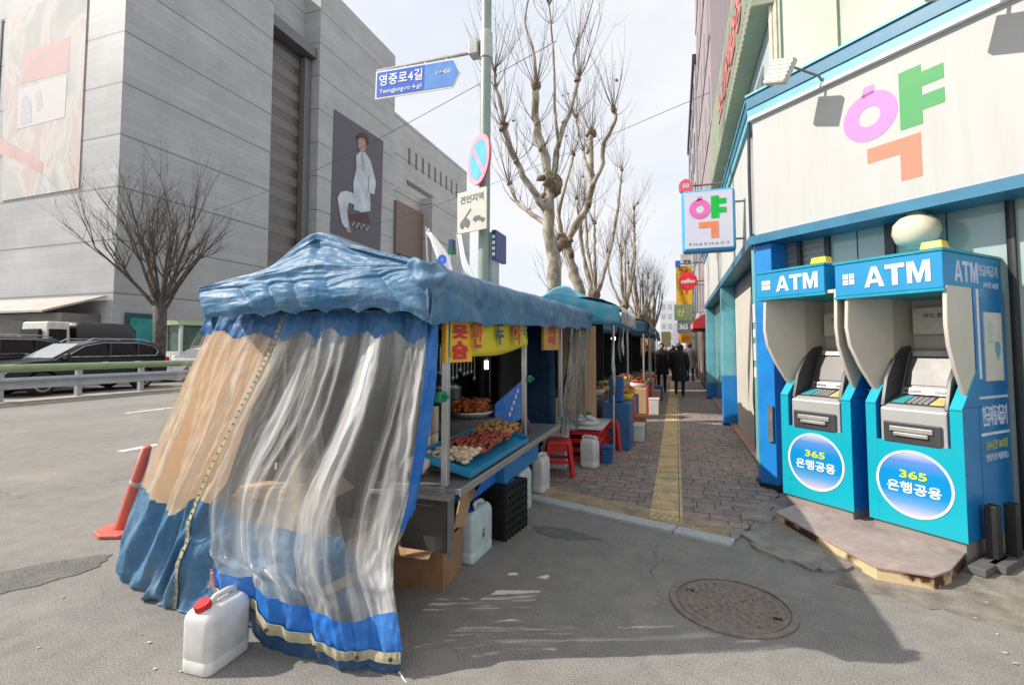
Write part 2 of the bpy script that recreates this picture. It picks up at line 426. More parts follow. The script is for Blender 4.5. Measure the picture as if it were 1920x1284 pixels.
g = MB(); g.box((-60, -60, -.2), (-26.5, 200, .13)); struct(g.build('far_pavement', mat('far_paving', (.30, .29, .27), .85, var=.2, scale=2)))
M_PAINT = mat('road_paint', (.74, .74, .72), .7, var=.12, scale=14, stain='8f8c86', stain_amt=.7, stain_scale=8)
g = MB()
for y0 in (-2.5, 5.35, 13.3, 21.3, 29.3):
    g.box((-8.25, y0, .002), (-8.1, y0 + 3.0 if y0 != 5.35 else y0 + 1.9, .005))
for y0 in (-3.5, 4.5, 12.5, 20.5): g.box((-12.9, y0 + 4, .002), (-12.75, y0 + 6.6, .005))
struct(g.build('lane_marking', M_PAINT))
M_PATCH = mat('asphalt_patch', (.145, .143, .14), .9, var=.3, scale=30, bump=.8, bscale=80, stain='8b8175', stain_amt=.5, stain_scale=5)
g = MB(); g.prism(ragged([tuple(aZ(x, y).xy) for x, y in ((-60, 1085), (110, 1052), (205, 1040), (190, 1062), (100, 1090), (-60, 1130))], .022, 4), -.02, .005)
g.prism(ragged([tuple(aZ(x, y).xy) for x, y in ((1000, 985), (1060, 990), (1130, 1012), (1060, 1012), (1005, 1000))], .02, 4), -.02, .004)
struct(g.build('repaired_asphalt', M_PATCH))
# pale chips and scraps on the ground
g = MB()
for x, y, s in ((280, 1205, .009), (290, 1255, .009), (340, 1260, .007), (118, 1120, .008), (72, 1215, .006), (990, 990, .02), (1240, 1030, .008), (1170, 1010, .007), (1830, 1160, .008), (1870, 1190, .008), (1885, 1225, .01), (1905, 1245, .01), (1850, 1130, .008), (265, 1190, .006), (1610, 1000, .01)):
    p = aZ(x, y); g.blob((p.x, p.y, .006), s, 1, .4, 0, (1.3, 1, .35), int(x))
tag(g.build('litter', mat('scrap', (.46, .43, .39), .8)), 'tiny pale scraps and chips scattered over the asphalt', 'litter', kind='stuff')
# manhole
M_IRON = mat('cast_iron', (.21, .175, .155), .6, .15, var=.3, scale=20, bump=.3, bscale=60, stain='7b6652', stain_amt=.55, stain_scale=6)
mh = thing('manhole_cover', 'round studded cast iron manhole cover set into the shaded asphalt', 'manhole cover', (.30, 3.42, 0))
g = MB(); g.ring((.30, 3.42), .330, .368, -.03, .013, 56); g.build('frame', M_IRON, mh, bevel=.003)
g = MB(); g.lathe([(.318, -.03), (.318, .006), (.30, .011), (.295, .006), (0.001, .006)], 56, M=Matrix.Translation((.30, 3.42, 0)))
for rr, n in ((.26, 26), (.215, 24), (.17, 20), (.125, 15), (.08, 10), (.035, 5)):
    for i in range(n):
        a = i * 2 * math.pi / n + rr * 9
        M = Matrix.Translation((.30 + rr * math.cos(a), 3.42 + rr * math.sin(a), .006)) @ Matrix.Rotation(a, 4, 'Z')
        g.taper((-.013, -.011, 0), (.013, .011, .008), (.7, .7), 0, M)
g.build('lid', M_IRON, mh)
g = MB()
for s in (-1, 1): g.box((.30 + s * .24 - .025, 3.42 - s * .1 - .012, .006), (.30 + s * .24 + .025, 3.42 - s * .1 + .012, .0095))
g.build('lifting_slot', mat('black_hole', (.01, .01, .01), .9), mh)

# ================================================================== DEPARTMENT STORE ACROSS THE ROAD
def stone_mat(name, c, joint=3.25, off=1.6, dark=.5):
    m, nt, b = mk(name); l = nt.links.new; N = lambda t, **k: nnode(nt, t, **k)
    tc = N("ShaderNodeTexCoord"); sp = N("ShaderNodeSeparateXYZ"); l(tc.outputs['Object'], sp.inputs[0])
    ad = N("ShaderNodeMath", operation='ADD'); l(sp.outputs[0], ad.inputs[0]); l(sp.outputs[1], ad.inputs[1])
    cb = N("ShaderNodeCombineXYZ"); l(ad.outputs[0], cb.inputs[0]); l(sp.outputs[2], cb.inputs[1])
    br = N("ShaderNodeTexBrick"); br.inputs['Scale'].default_value = 1; br.inputs['Brick Width'].default_value = 3.4; br.inputs['Row Height'].default_value = .42
    br.inputs['Mortar Size'].default_value = .022; br.inputs['Mortar Smooth'].default_value = .4
    br.inputs['Color1'].default_value = (*[x * .93 for x in c], 1); br.inputs['Color2'].default_value = (*[x * 1.04 for x in c], 1); br.inputs['Mortar'].default_value = (*[x * .86 for x in c], 1)
    l(cb.outputs[0], br.inputs[0])
    n = N("ShaderNodeTexNoise"); n.inputs['Scale'].default_value = .35; n.inputs['Detail'].default_value = 8; n.inputs['Roughness'].default_value = .65; l(tc.outputs['Object'], n.inputs[0])
    r = N("ShaderNodeValToRGB"); r.color_ramp.elements[0].position = .3; r.color_ramp.elements[0].color = (.84, .84, .85, 1); r.color_ramp.elements[1].position = .7; r.color_ramp.elements[1].color = (1.08, 1.07, 1.05, 1); l(n.outputs[0], r.inputs[0])
    mu = N("ShaderNodeMix", data_type='RGBA', blend_type='MULTIPLY'); mu.inputs[0].default_value = 1; l(br.outputs['Color'], mu.inputs[6]); l(r.outputs[0], mu.inputs[7])
    # deep horizontal joints
    m1 = N("ShaderNodeMath", operation='SUBTRACT'); m1.inputs[1].default_value = off; l(sp.outputs[2], m1.inputs[0])
    m2 = N("ShaderNodeMath", operation='FLOORED_MODULO'); m2.inputs[1].default_value = joint; l(m1.outputs[0], m2.inputs[0])
    m3 = N("ShaderNodeMath", operation='LESS_THAN'); m3.inputs[1].default_value = .11; l(m2.outputs[0], m3.inputs[0])
    mx = N("ShaderNodeMix", data_type='RGBA'); mx.inputs[7].default_value = (*[x * dark * .6 for x in c], 1); l(m3.outputs[0], mx.inputs[0]); l(mu.outputs[2], mx.inputs[6])
    l(mx.outputs[2], b.inputs['Base Color']); b.inputs['Roughness'].default_value = .6
    return m
M_STONE = stone_mat('grey_stone', (.44, .45, .46), dark=.8); M_STONE2 = stone_mat('pale_stone', (.47, .465, .455), 4.6, 2.2)
M_DGLASS = mat('dark_glazing', (.07, .065, .062), .25, .1, var=.3, scale=.5)
M_BAND = mat('spandrel', (.19, .175, .16), .5, var=.1, scale=.6)
M_DARKMETAL = mat('dark_metal', (.06, .065, .07), .45, .6)
DX = -32.0
ds = thing('department_store', 'huge windowless grey stone department store across the road', 'building', (DX, 36, 0))
Y0 = 20.22
g = MB(); g.box((-75, Y0, 0), (DX, 31.8, 42)); g.build('corner_block', M_STONE, ds)
g = MB(); g.box((-75, 37.5, 0), (DX, 50.7, 37.2)); g.build('main_block', M_STONE, ds)
g = MB(); g.box((-75, 50.7, 0), (DX - .05, 72.5, 30.3)); g.build('rear_wing', M_STONE2, ds)
g = MB(); g.box((-75, 31.8, 0), (-33.9, 37.5, 36)); g.build('recess_wall', M_STONE, ds)
for k in range(18):
    z = .4 + k * 1.62
    g = MB(); g.box((-33.9, 31.81, z), (-33.575, 37.49, z + .8)); g.build('spandrel', M_BAND, ds)
g = MB(); g.box((-33.9, 31.81, 0), (-33.6, 37.49, 29.2)); g.build('glazing', mat('slot_glazing', (.125, .118, .11), .3, .1, var=.2, scale=.5), ds)
g = MB(); g.box((-33.5, 36.6, 0), (-32.9, 37.4, 29.1)); g.build('duct', mat('grey_duct', (.2, .2, .2), .5, .3), ds)
g = MB(); g.box((-33.85, 31.82, 29.3), (-32.3, 37.48, 30.3)); g.build('beam', mat('grey_beam', (.16, .165, .17), .5, .3), ds)
for i in range(9):
    y = 54.1 + i * 1.78
    g = MB(); g.box((DX - .3, y, 25.0), (DX - .0, y + .42, 27.1)); g.build('slit_window', M_DGLASS, ds)
g = MB()
P = [aX(x, y, DX + .02) for x, y in ((763, 337), (812, 368), (817, 379), (765, 346))]
g.add([p for p in P] + [p + Vector((-.4, 0, 0)) for p in P], [(0, 1, 2, 3), (4, 7, 6, 5), (0, 4, 5, 1), (1, 5, 6, 2), (2, 6, 7, 3), (3, 7, 4, 0)])
g.build('ledge_recess', M_DGLASS, ds)
g = MB(); g.box((DX - .5, 50.9, 13.0), (DX + .3, 57.4, 19.4)); g.build('shutter', mat('brown_shutter', (.20, .145, .115), .6, var=.12, scale=1.5, stretch=(1, 1, 12)), ds)
g = MB(); g.box((DX - .5, 51.9, 10.6), (DX + .25, 57.0, 12.95)); g.build('window', M_DGLASS, ds)
g = MB(); g.box((DX - .5, 50.9, 1), (DX + .2, 57.4, 10.55)); g.build('lower_panel', mat('grey_panel', (.17, .165, .16), .6), ds)
g = MB(); g.box((DX - .5, 57.5, 0), (DX + 1.6, 70.0, 21.5)); g.build('entrance_block', M_STONE2, ds)
g = MB(); g.box((DX, 20.9, .2), (DX + .12, 23.25, 3.75)); g.build('door_frame', mat('teal_frame', (.02, .08, .09), .4), ds)
g = MB(); g.box((DX + .12, 21.15, .3), (DX + .15, 23.1, 3.45)); g.build('door_glass', mat('teal_glass', (.05, .30, .30), .15, var=.3, scale=.8), ds)
g = MB(); g.box((-44.4, Y0 - .05, 24.35), (-35.7, Y0, 24.55)); g.box((-44.55, Y0 - .05, 0), (-44.35, Y0, 24.55)); g.build('banner_rail', M_DARKMETAL, ds)
# fashion poster (flat print on the wall)
PX = DX + .06
po = thing('advertising_poster', 'tall dark slate poster of a seated figure in a white suit', 'poster', (PX, 44, 19))
def polyX(mb, pts, X, th=.02, mi=0):
    P = [aX(x, y, X) for x, y in pts]; n = len(P)
    Q = [p + Vector((-th, 0, 0)) for p in P]
    mb.add(P + Q, [list(range(n)), list(range(n, 2 * n))[::-1]] + [(i, (i + 1) % n, n + (i + 1) % n, n + i) for i in range(n)], mi); return mb
g = MB(); polyX(g, [(627, 205), (719, 265), (713, 470), (620, 436)], PX, .05); g.build('panel', mat('slate_print', (.085, .08, .10), .5, var=.15, scale=.4), po)
g = MB(); polyX(g, [(668, 292), (676, 284), (685, 286), (695, 302), (705, 342), (702, 365), (694, 362), (695, 396), (678, 398), (664, 393), (664, 366), (662, 345), (668, 318)], PX + .05)
polyX(g, [(633, 370), (639, 360), (650, 358), (666, 364), (668, 385), (654, 380), (651, 396), (655, 428), (647, 427), (641, 418), (636, 394)], PX + .06)
g.build('white_suit', mat('suit_print', (.52, .57, .62), .6, var=.25, scale=.7), po)
g = MB(); polyX(g, [(671, 262), (678, 256), (687, 262), (687, 276), (682, 287), (676, 286), (672, 276)], PX + .055); g.build('face_print', mat('skin_print', (.42, .25, .19), .6), po)
g = MB(); polyX(g, [(648, 427), (655, 426), (660, 436), (650, 436)], PX + .055); g.build('foot_print', MATS['skin_print'], po)
g = MB(); polyX(g, [(676, 290), (680, 288), (684, 318), (680, 322)], PX + .055); g.build('lapel_print', mat('fold_print', (.30, .34, .40), .6), po)
g = MB(); polyX(g, [(690, 330), (693, 330), (692, 362), (689, 364)], PX + .055); g.build('sleeve_fold', MATS['fold_print'], po)
g = MB(); g.tube([aX(x, y, PX + .07) for x, y in ((660, 424), (664, 416), (668, 428), (673, 418), (677, 430), (682, 421), (686, 432), (691, 426))], .06, 5); g.build('script_lettering', mat('white_script', (.6, .55, .55), .6), po)
g = MB(); polyX(g, [(670, 262), (671, 253), (679, 249), (689, 252), (692, 268), (687, 276), (685, 262), (678, 258)], PX + .08); g.build('hair_print', mat('hair_print', (.05, .03, .025), .6), po)
g = MB(); polyX(g, [(655, 402), (690, 400), (694, 420), (652, 412)], PX + .045); g.build('stool_print', mat('stool_print', (.07, .03, .03), .6), po)
# faded banner on the sunlit end wall
BY = Y0 - .06
def polyY(mb, pts, Y, th=.02, mi=0):
    P = [aY(x, y, Y) for x, y in pts]; n = len(P)
    Q = [p + Vector((0, th, 0)) for p in P]
    mb.add(P + Q, [list(range(n)), list(range(n, 2 * n))[::-1]] + [(i, (i + 1) % n, n + (i + 1) % n, n + i) for i in range(n)], mi); return mb
bn = thing('wall_banner', 'giant sun bleached pinkish banner on the bright end wall', 'banner', (-39.6, BY, 18))
def faded_mat():
    m, nt, b = mk('faded_print'); l = nt.links.new
    vec = texcoord(nt, (.16, .16, .09))
    n = nnode(nt, "ShaderNodeTexNoise"); n.inputs['Scale'].default_value = 2.2; n.inputs['Detail'].default_value = 4; n.inputs['Distortion'].default_value = 1.2; l(vec, n.inputs[0])
    r = nnode(nt, "ShaderNodeValToRGB"); e = r.color_ramp.elements
    e[0].position = .3; e[0].color = (.44, .44, .45, 1); e[1].position = .7; e[1].color = (.56, .50, .46, 1)
    x = e.new(.42); x.color = (.50, .50, .49, 1); x = e.new(.52); x.color = (.60, .585, .56, 1); x = e.new(.6); x.color = (.56, .47, .455, 1)
    l(n.outputs[0], r.inputs[0]); l(r.outputs[0], b.inputs['Base Color']); b.inputs['Roughness'].default_value = .75
    return m
g = MB(); polyY(g, [(10, 36), (95, -3), (166, -45), (147, 353), (3, 377)], BY, .04); g.build('cloth', faded_mat(), bn)
M_PKP = mat('pink_print', (.58, .41, .40), .7, var=.14, scale=.5)
g = MB(); polyY(g, [(42, 100), (132, 68), (128, 135), (40, 158)], BY - .006, .004); g.build('pink_print', M_PKP, bn)
g = MB(); polyY(g, [(-2, 255), (30, 275), (82, 305), (78, 328), (30, 300), (-2, 288)], BY - .006, .004); g.build('pink_ribbon', M_PKP, bn)
g = MB(); polyY(g, [(34, 168), (126, 142), (121, 220), (32, 243)], BY - .012, .004); g.build('white_print', mat('white_print', (.60, .59, .60), .7, var=.06), bn)
g = MB(); polyY(g, [(40, 190), (48, 178), (58, 190), (60, 228), (38, 236)], BY - .018, .004); g.build('grey_print', mat('grey_print', (.52, .52, .54), .7), bn)
g = MB(); polyY(g, [(66, 178), (76, 168), (80, 198), (70, 210)], BY - .018, .004); g.build('grey_print', MATS['grey_print'], bn)

# low shop with the lean-to roof in front of the end wall
sh = thing('corner_shop', 'low grey shop with a pale sloping tin roof below the banner', 'building', (-39, 18.8, 0))
g = MB()
P = [(-47, 20.1, 4.75), (-32.4, 20.1, 4.75), (-33.6, 17.6, 3.72), (-47, 17.6, 3.78)]
P = [Vector(p) for p in P]; g.add(P + [p - Vector((0, 0, .12)) for p in P], [(0, 1, 2, 3), (4, 7, 6, 5), (0, 4, 5, 1), (1, 5, 6, 2), (2, 6, 7, 3), (3, 7, 4, 0)])
g.build('roof', mat('pale_tin', (.40, .375, .35), .55, var=.15, scale=1.5, stain='8d7f75', stain_amt=.5, stain_scale=.7), sh)
g = MB(); g.box((-47, 18.2, 0), (-33.0, 20.15, 3.6)); g.build('wall', mat('shop_wall', (.17, .16, .145), .7, var=.2, scale=1), sh)
for x0, x1, z1 in ((-37.4, -36.2, 3.2), (-44, -39.5, 3.0)):
    g = MB(); g.box((x0, 18.12, 1.2), (x1, 18.2, z1)); g.build('window', M_DGLASS, sh)
# small parking booth
bo = thing('parking_booth', 'small pale green glazed booth beside the bare street tree', 'booth', (-27.2, 21, 0))
g = MB(); g.box((-27.9, 20.2, 2.9), (-26.4, 22.4, 3.15)); g.build('roof', mat('lime_roof', (.42, .55, .33), .5), bo)
g = MB(); g.box((-27.8, 20.3, .12), (-26.5, 22.3, 1.4)); g.box((-27.8, 20.3, 1.4), (-27.6, 20.45, 2.9)); g.box((-26.65, 20.3, 1.4), (-26.5, 20.45, 2.9)); g.box((-26.65, 22.15, 1.4), (-26.5, 22.3, 2.9)); g.build('frame', mat('booth_white', (.62, .64, .60), .5), bo)
g = MB(); g.box((-27.6, 20.4, 1.4), (-26.6, 22.2, 2.9)); g.build('glass', mat('booth_glass', (.09, .15, .13), .1, var=.4, scale=2), bo)

# ================================================================== VEHICLES
M_TYRE = mat('tyre_rubber', (.018, .018, .018), .85)
M_RIM = mat('alloy_rim', (.42, .43, .44), .35, .8)
M_CARGLASS = mat('car_glass', (.012, .012, .013), .12, .0, var=.2, scale=1, spec=.25)
M_CHROME = mat('chrome_trim', (.75, .76, .78), .15, 1.)
def wheel(parent, x, y, r, wd):
    s = 1 if x > 0 else -1
    M = Matrix.Translation((x, y, r)) @ Matrix.Rotation(R(90), 4, 'Y')
    g = MB(); g.lathe([(r * .62, -wd / 2), (r * .94, -wd / 2), (r, -wd * .3), (r, wd * .3), (r * .94, wd / 2), (r * .62, wd / 2)], 28, M=M)
    t = g.build('wheel', M_TYRE, parent, smooth=True)
    g = MB(); g.ring((0, 0), r * .52, r * .66, -wd * .3, wd * .52 , 28, M=M)
    for k in range(5):
        a = 2 * math.pi * k / 5
        g.box((r * .06, -r * .09, wd * .36 * s), (r * .56, r * .09, wd * .46 * s), 0, M @ Matrix.Rotation(a, 4, 'Z'))
    g.cyl(M @ Vector((0, 0, wd * .3 * s)), M @ Vector((0, 0, wd * .5 * s)), r * .14, n=12)
    g.build('rim', M_RIM, t)
def arc(cy, r, n=10): return [(cy - r * math.cos(math.pi * i / n), .33 + r * math.sin(math.pi * i / n)) for i in range(n + 1)]
def suv(name, label, paint, loc, sc=1.15, group=None):
    t = thing(name, label, 'car', (0, 0, 0), group, local=True)
    hw = .93
    Mx = Matrix(((0, 0, 1, 0), (1, 0, 0, 0), (0, 1, 0, 0), (0, 0, 0, 1)))   # polygon (y,z) extruded along x
    side = [(-2.36, .30)] + [(-2.38, .62), (-2.33, .82), (-2.2, .92), (-1.6, 1.02), (-1.05, 1.06), (2.25, 1.10), (2.36, 1.0), (2.40, .7), (2.38, .36)] + \
           [(p[0], p[1]) for p in arc(1.42, .40)][::-1] + [(.9, .24), (-.9, .24)] + arc(-1.42, .40)[::-1]
    g = MB(); g.prism(side, -hw, hw, 0, Mx)
    for v in g.v:
        k = max(0, (abs(v.y) - 1.5) / .9); v.x *= 1 - .16 * k * k
        if v.z > .95: v.x *= .965
    g.build('body', paint, t, bevel=.05, bseg=3)
    roof = [(-1.12, 1.04), (-.35, 1.50), (.2, 1.64), (1.2, 1.65), (1.95, 1.58), (2.3, 1.08)]
    g = MB(); g.prism(roof, -.86, .86, 0, Mx)
    for v in g.v:
        if v.z > 1.2: v.x *= .82
    g.build('cabin', paint, t, bevel=.05, bseg=3)
    for s in (-1, 1):
        win = [(-.86, 1.12), (-.3, 1.46), (.25, 1.57), (1.35, 1.57), (1.85, 1.47), (2.0, 1.3), (1.9, 1.14)]
        def side_x(z): return s * (.86 - (z - 1.04) * (.155 / .6) + .012)
        g = MB(); n = len(win); P = [Vector((side_x(z), y, z)) for y, z in win]; Q = [p - Vector((s * .02, 0, 0)) for p in P]
        g.add(P + Q, [list(range(n)), list(range(n, 2 * n))] + [(i, (i + 1) % n, n + (i + 1) % n, n + i) for i in range(n)])
        wn = g.build('side_window', M_CARGLASS, t)
        g = MB(); g.tube([p + Vector((s * .004, 0, 0)) for p in P] + [P[0] + Vector((s * .004, 0, 0))], .012, 6); g.build('trim', M_CHROME, wn)
        g = MB()
        for y in (.42, 1.3): g.box((side_x(1.35) - .012, y - .03, 1.14), (side_x(1.35) + .03 * s + .012, y + .03, 1.56))
        g.build('pillar', M_DARKMETAL, wn)
        g = MB(); g.taper((s * .93 - .09, -.95, 1.04), (s * .93 + .13, -.78, 1.22), (.8, .7)); g.build('mirror', paint, t, bevel=.03)
        g = MB(); g.taper((s * .72 - .13, -2.40, .68), (s * .72 + .13, -2.2, .84), (.9, .8)); g.build('headlight', mat('lamp_glass', (.7, .72, .75), .1), t, bevel=.02)
        g = MB(); g.taper((s * .74 - .12, 2.22, .84), (s * .74 + .12, 2.41, 1.08), (.95, .8)); g.build('tail_light', mat('tail_red', (.45, .012, .015), .2, coat=.5), t, bevel=.02)
        g = MB(); g.tube([(s * .64, -.2, 1.58), (s * .64, 0, 1.70), (s * .64, 1.5, 1.70), (s * .64, 1.8, 1.62)], .02, 6); g.build('roof_rail', M_CHROME, t)
        for y in (.05, 1.05):
            g = MB(); g.box((s * .925 - .02, y + .05, .92), (s * .925 + .03, y + .25, .955)); g.build('door_handle', M_CHROME, t, bevel=.008)
    g = MB()
    ws = [(-.70, -1.08, 1.07), (.70, -1.08, 1.07), (.62, -.36, 1.50), (-.62, -.36, 1.50)]
    P = [Vector((x, y - .02, z + .035)) for x, y, z in ws]; g.add(P + [p - Vector((0, -.015, .02)) for p in P], [(0, 1, 2, 3), (4, 7, 6, 5), (0, 4, 5, 1), (1, 5, 6, 2), (2, 6, 7, 3), (3, 7, 4, 0)])
    g.build('windscreen', mat('windscreen', (.25, .28, .31), .06, coat=1.), t)
    g = MB(); g.box((-.45, -2.42, .5), (.45, -2.30, .74)); g.build('grille', M_DARKMETAL, t, bevel=.02)
    for x in (-.82, .82):
        for y in (-1.42, 1.42): wheel(t, x, y, .345, .24)
    t.location = loc; t.scale = (sc, sc, sc)
    return t
M_BLACKCAR = mat('black_paint', (.010, .013, .020), .28, .0, var=.1, spec=.4)
suv1 = suv('car', 'black estate car with chrome window trim passing behind the guardrail', M_BLACKCAR, (-21.1, 12.25, 0), 1.14)
def recolour(root, paint):
    for ch in [o for o in bpy.data.objects if o.parent == root]:
        for o in [ch] + [x for x in bpy.data.objects if x.parent == ch]:
            for i, s in enumerate(o.material_slots):
                if s.material == M_BLACKCAR: s.link = 'OBJECT'; s.material = paint
c2 = copy_tree(suv1); c2.location = (-24.0, 10.35, 0); c2.scale = (1.22,) * 3; tag(c2, 'darker car cut by the left picture edge, beyond the black estate car')
c3 = copy_tree(suv1); c3.location = (-23.0, 18.9, 0); c3.scale = (1.0,) * 3; tag(c3, 'white car half hidden behind the blue stall tarpaulin')
recolour(c3, mat('white_paint', (.72, .74, .76), .2, var=.05, coat=.8))
recolour(c2, mat('charcoal_paint', (.02, .022, .024), .2, .2, coat=.7))
tr = thing('truck', 'small white cab truck with a black tarp over its load', 'truck', (-26, 15, 0))
g = MB(); g.taper((-26.9, 13.3, .7), (-25.1, 14.3, 2.72), (.94, .8)); g.build('cab', mat('cab_white', (.62, .60, .56), .4), tr, bevel=.06)
g = MB(); g.box((-26.6, 13.22, 1.75), (-25.4, 13.34, 2.4)); g.build('windscreen', M_CARGLASS, tr)
g = MB(); g.box((-25.14, 13.45, 1.75), (-25.06, 14.05, 2.4)); g.build('side_window', M_CARGLASS, tr)
P = [[Vector((x, y, z + .04 * noise.noise(Vector((x * 2, y * 2, z))))) for x, z in ((-26.95, 1.2), (-26.95, 2.5), (-26.7, 2.72), (-26, 2.76), (-25.3, 2.72), (-25.05, 2.5), (-25.05, 1.2))] for y in [14.4 + .14 * i for i in range(19)]]
for row in (P[0], P[-1]):
    for p in row: p.z = min(p.z, 2.45)
g = MB(); g.grid(P); g.build('tarp', mat('black_tarp', (.025, .025, .027), .5, bump=.4, bscale=9), tr, smooth=True, solid=.02)
g = MB(); g.box((-26.9, 14.35, .6), (-25.1, 17.0, 1.25)); g.build('cargo_bed', mat('cargo_blue', (.06, .09, .15), .5), tr)
for x in (-26.7, -25.3):
    for y in (13.9, 16.2): wheel(tr, x, y, .36, .24)
# guardrail
gr = thing('guardrail', 'median guardrail with green top rail and grey corrugated beam', 'guardrail', (-18.3, 12, 0))
g = MB(); g.tube([(-18.3, y, 1.0) for y in range(-14, 70, 4)], .115, 12); g.build('top_rail', mat('green_rail', (.25, .34, .18), .5, var=.15, scale=3, stain='8f9a78', stain_amt=.5), gr, smooth=True)
sec = [(0, .40), (.05, .45), (.05, .50), (-.02, .55), (-.02, .59), (.05, .64), (.05, .69), (0, .74)]
g = MB(); g.grid([[(-18.2 + x, y, z) for x, z in sec] for y in (-14, 70)]); g.build('beam', mat('galvanised', (.42, .45, .47), .45, .4, var=.12, scale=3), gr, solid=.012)
for i in range(44):
    g = MB(); y = -12.75 + i * 1.95; g.box((-18.40, y - .07, 0), (-18.24, y + .07, .92)); g.box((-18.46, y - .11, 0), (-18.18, y + .11, .02))
    g.build('post', MATS['galvanised'], gr, bevel=.01)
# raised kerb under the guardrail
g = MB(); g.box((-18.7, -60, -.1), (-17.9, 120, .06)); struct(g.build('median_strip', mat('median_conc', (.36, .32, .28), .85, var=.2, scale=4)))
# ================================================================== TREES
def bark_mat(name, c1, c2, sc=4):
    m, nt, b = mk(name); l = nt.links.new
    vec = texcoord(nt, (1, 1, .55))
    v = nnode(nt, "ShaderNodeTexNoise"); v.inputs['Scale'].default_value = sc; v.inputs['Detail'].default_value = 5; v.inputs['Distortion'].default_value = .6; l(vec, v.inputs[0])
    r = nnode(nt, "ShaderNodeValToRGB"); r.color_ramp.elements[0].position = .4; r.color_ramp.elements[0].color = (*c2, 1); r.color_ramp.elements[1].position = .6; r.color_ramp.elements[1].color = (*c1, 1)
    x = r.color_ramp.elements.new(.5); x.color = (*[(a + bb) / 2 for a, bb in zip(c1, c2)], 1)
    l(v.outputs[0], r.inputs[0]); l(r.outputs[0], b.inputs['Base Color']); b.inputs['Roughness'].default_value = .85
    n = nnode(nt, "ShaderNodeTexNoise"); n.inputs['Scale'].default_value = 25; n.inputs['Detail'].default_value = 5; l(vec, n.inputs[0])
    bp = nnode(nt, "ShaderNodeBump"); bp.inputs['Strength'].default_value = .6; bp.inputs['Distance'].default_value = .03; l(n.outputs[0], bp.inputs['Height']); l(bp.outputs[0], b.inputs['Normal'])
    return m
M_PLANE = bark_mat('plane_bark', (.44, .40, .33), (.20, .155, .11), 5); M_KNOB = bark_mat('knob_bark', (.24, .17, .11), (.12, .08, .055), 9)
M_TWIG = mat('twig', (.13, .10, .085), .9); M_DARKBARK = bark_mat('dark_bark', (.115, .098, .085), (.06, .05, .045), 7)
def wob(p, q, n, amp, rnd):
    out = []
    for i in range(n + 1):
        t = i / n; k = math.sin(math.pi * t)
        out.append(p.lerp(q, t) + Vector((rnd.uniform(-1, 1), rnd.uniform(-1, 1), rnd.uniform(-.4, .4))) * amp * k)
    return out
def shoots(mb, knob, rnd, n, ln, out, spread=1.0, r=.0085):
    """thin arching shoots growing from a pollard head"""
    for i in range(n):
        a = rnd.uniform(0, 2 * math.pi); e = rnd.uniform(.05, 1.25)
        d = Vector((math.cos(a) * math.cos(e), math.sin(a) * math.cos(e), math.sin(e))) * spread + out
        d.normalize(); L_ = ln * rnd.uniform(.35, 1.1); p = knob + d * .04; pts = [p.copy()]; cur = d.copy(); k = 6
        for s in range(k):
            cur = (cur + Vector((rnd.uniform(-.12, .12), rnd.uniform(-.12, .12), .20))).normalized(); p = p + cur * L_ / k; pts.append(p.copy())
            if s in (2, 3, 4) and rnd.random() < .55:
                c2_ = (cur + Vector((rnd.uniform(-.9, .9), rnd.uniform(-.9, .9), rnd.uniform(-.1, .5)))).normalized(); q = p.copy(); pp = [q.copy()]
                for z in range(3): c2_ = (c2_ + Vector((0, 0, .2))).normalized(); q = q + c2_ * L_ * .11; pp.append(q.copy())
                mb.tube(pp, [r * .5, r * .4, r * .3, r * .2], 3, 0, False)
        mb.tube(pts, [r * (1 - .8 * s / k) * rnd.uniform(.8, 1.1) for s in range(k + 1)], 4, 0, False)
def plane_tree(label, base, limbs, seed, nsh=16, ln=1.5, group='plane trees along the kerb', leaves=10):
    """limbs: list of (list of points, r0, r1, knobs at end)"""
    rnd = random.Random(seed)
    t = thing('plane_tree', label, 'tree', base, group)
    g, c, lf = MB(), MB(), MB()
    def g_k(*a): g.blob(*a[:4], 1, *a[5:])
    for pts, r0, r1 in limbs:
        P = [interp(pts, i / 14) + Vector((rnd.uniform(-1, 1), rnd.uniform(-1, 1), 0)) * r1 * .35 for i in range(15)]
        rr = [lerp(r0, r1, i / 14) * .78 * rnd.uniform(.9, 1.12) for i in range(15)]
        g.tube(P, rr, 10)
        e = P[-1]
        g_k(e, r1 * 1.35, 2, .3, 0, (1, 1, 1.2), rnd.randint(0, 999))
        for _ in range(3): g_k(e + Vector((rnd.uniform(-1, 1), rnd.uniform(-1, 1), rnd.uniform(-1, 1))) * r1 * 1.5, r1 * rnd.uniform(.5, .85), 1, .35, 0, (1, 1, 1), rnd.randint(0, 999))
        out = (P[-1] - P[-4]).normalized() * .5
        shoots(c, e, rnd, nsh, ln, out)
        for i in (6, 9, 12):
            if rnd.random() < .5:
                q = P[i] + Vector((rnd.uniform(-1, 1), rnd.uniform(-1, 1), 0)) * rr[i] * .8
                g_k(q, rr[i] * .85, 1, .35, 0, (1, 1, 1.3), rnd.randint(0, 999))
                shoots(c, q, rnd, int(nsh * .45), ln * .7, Vector((0, 0, .2)), r=.009)
    for _ in range(leaves):
        v = c.v[rnd.randrange(len(c.v))]; s = rnd.uniform(.03, .06)
        lf.blob(v + Vector((0, 0, -.04)), s, 1, .4, 0, (1, .4, .8), rnd.randint(0, 999))
    g.build('trunk', [M_PLANE, M_KNOB], t, smooth=True)
    if leaves: c.add(lf.v, lf.f, 1)
    c.build('crown', [M_TWIG, mat('dead_leaf', (.30, .12, .06), .8)], t)
    return t
def px(pts, Y, dy=0): return [aY(x, y, Y + dy * i) for i, (x, y) in enumerate(pts)]
YT = 10.2
b1 = aY(1043, 560, YT); b1g = Vector((b1.x + .05, YT, 0))
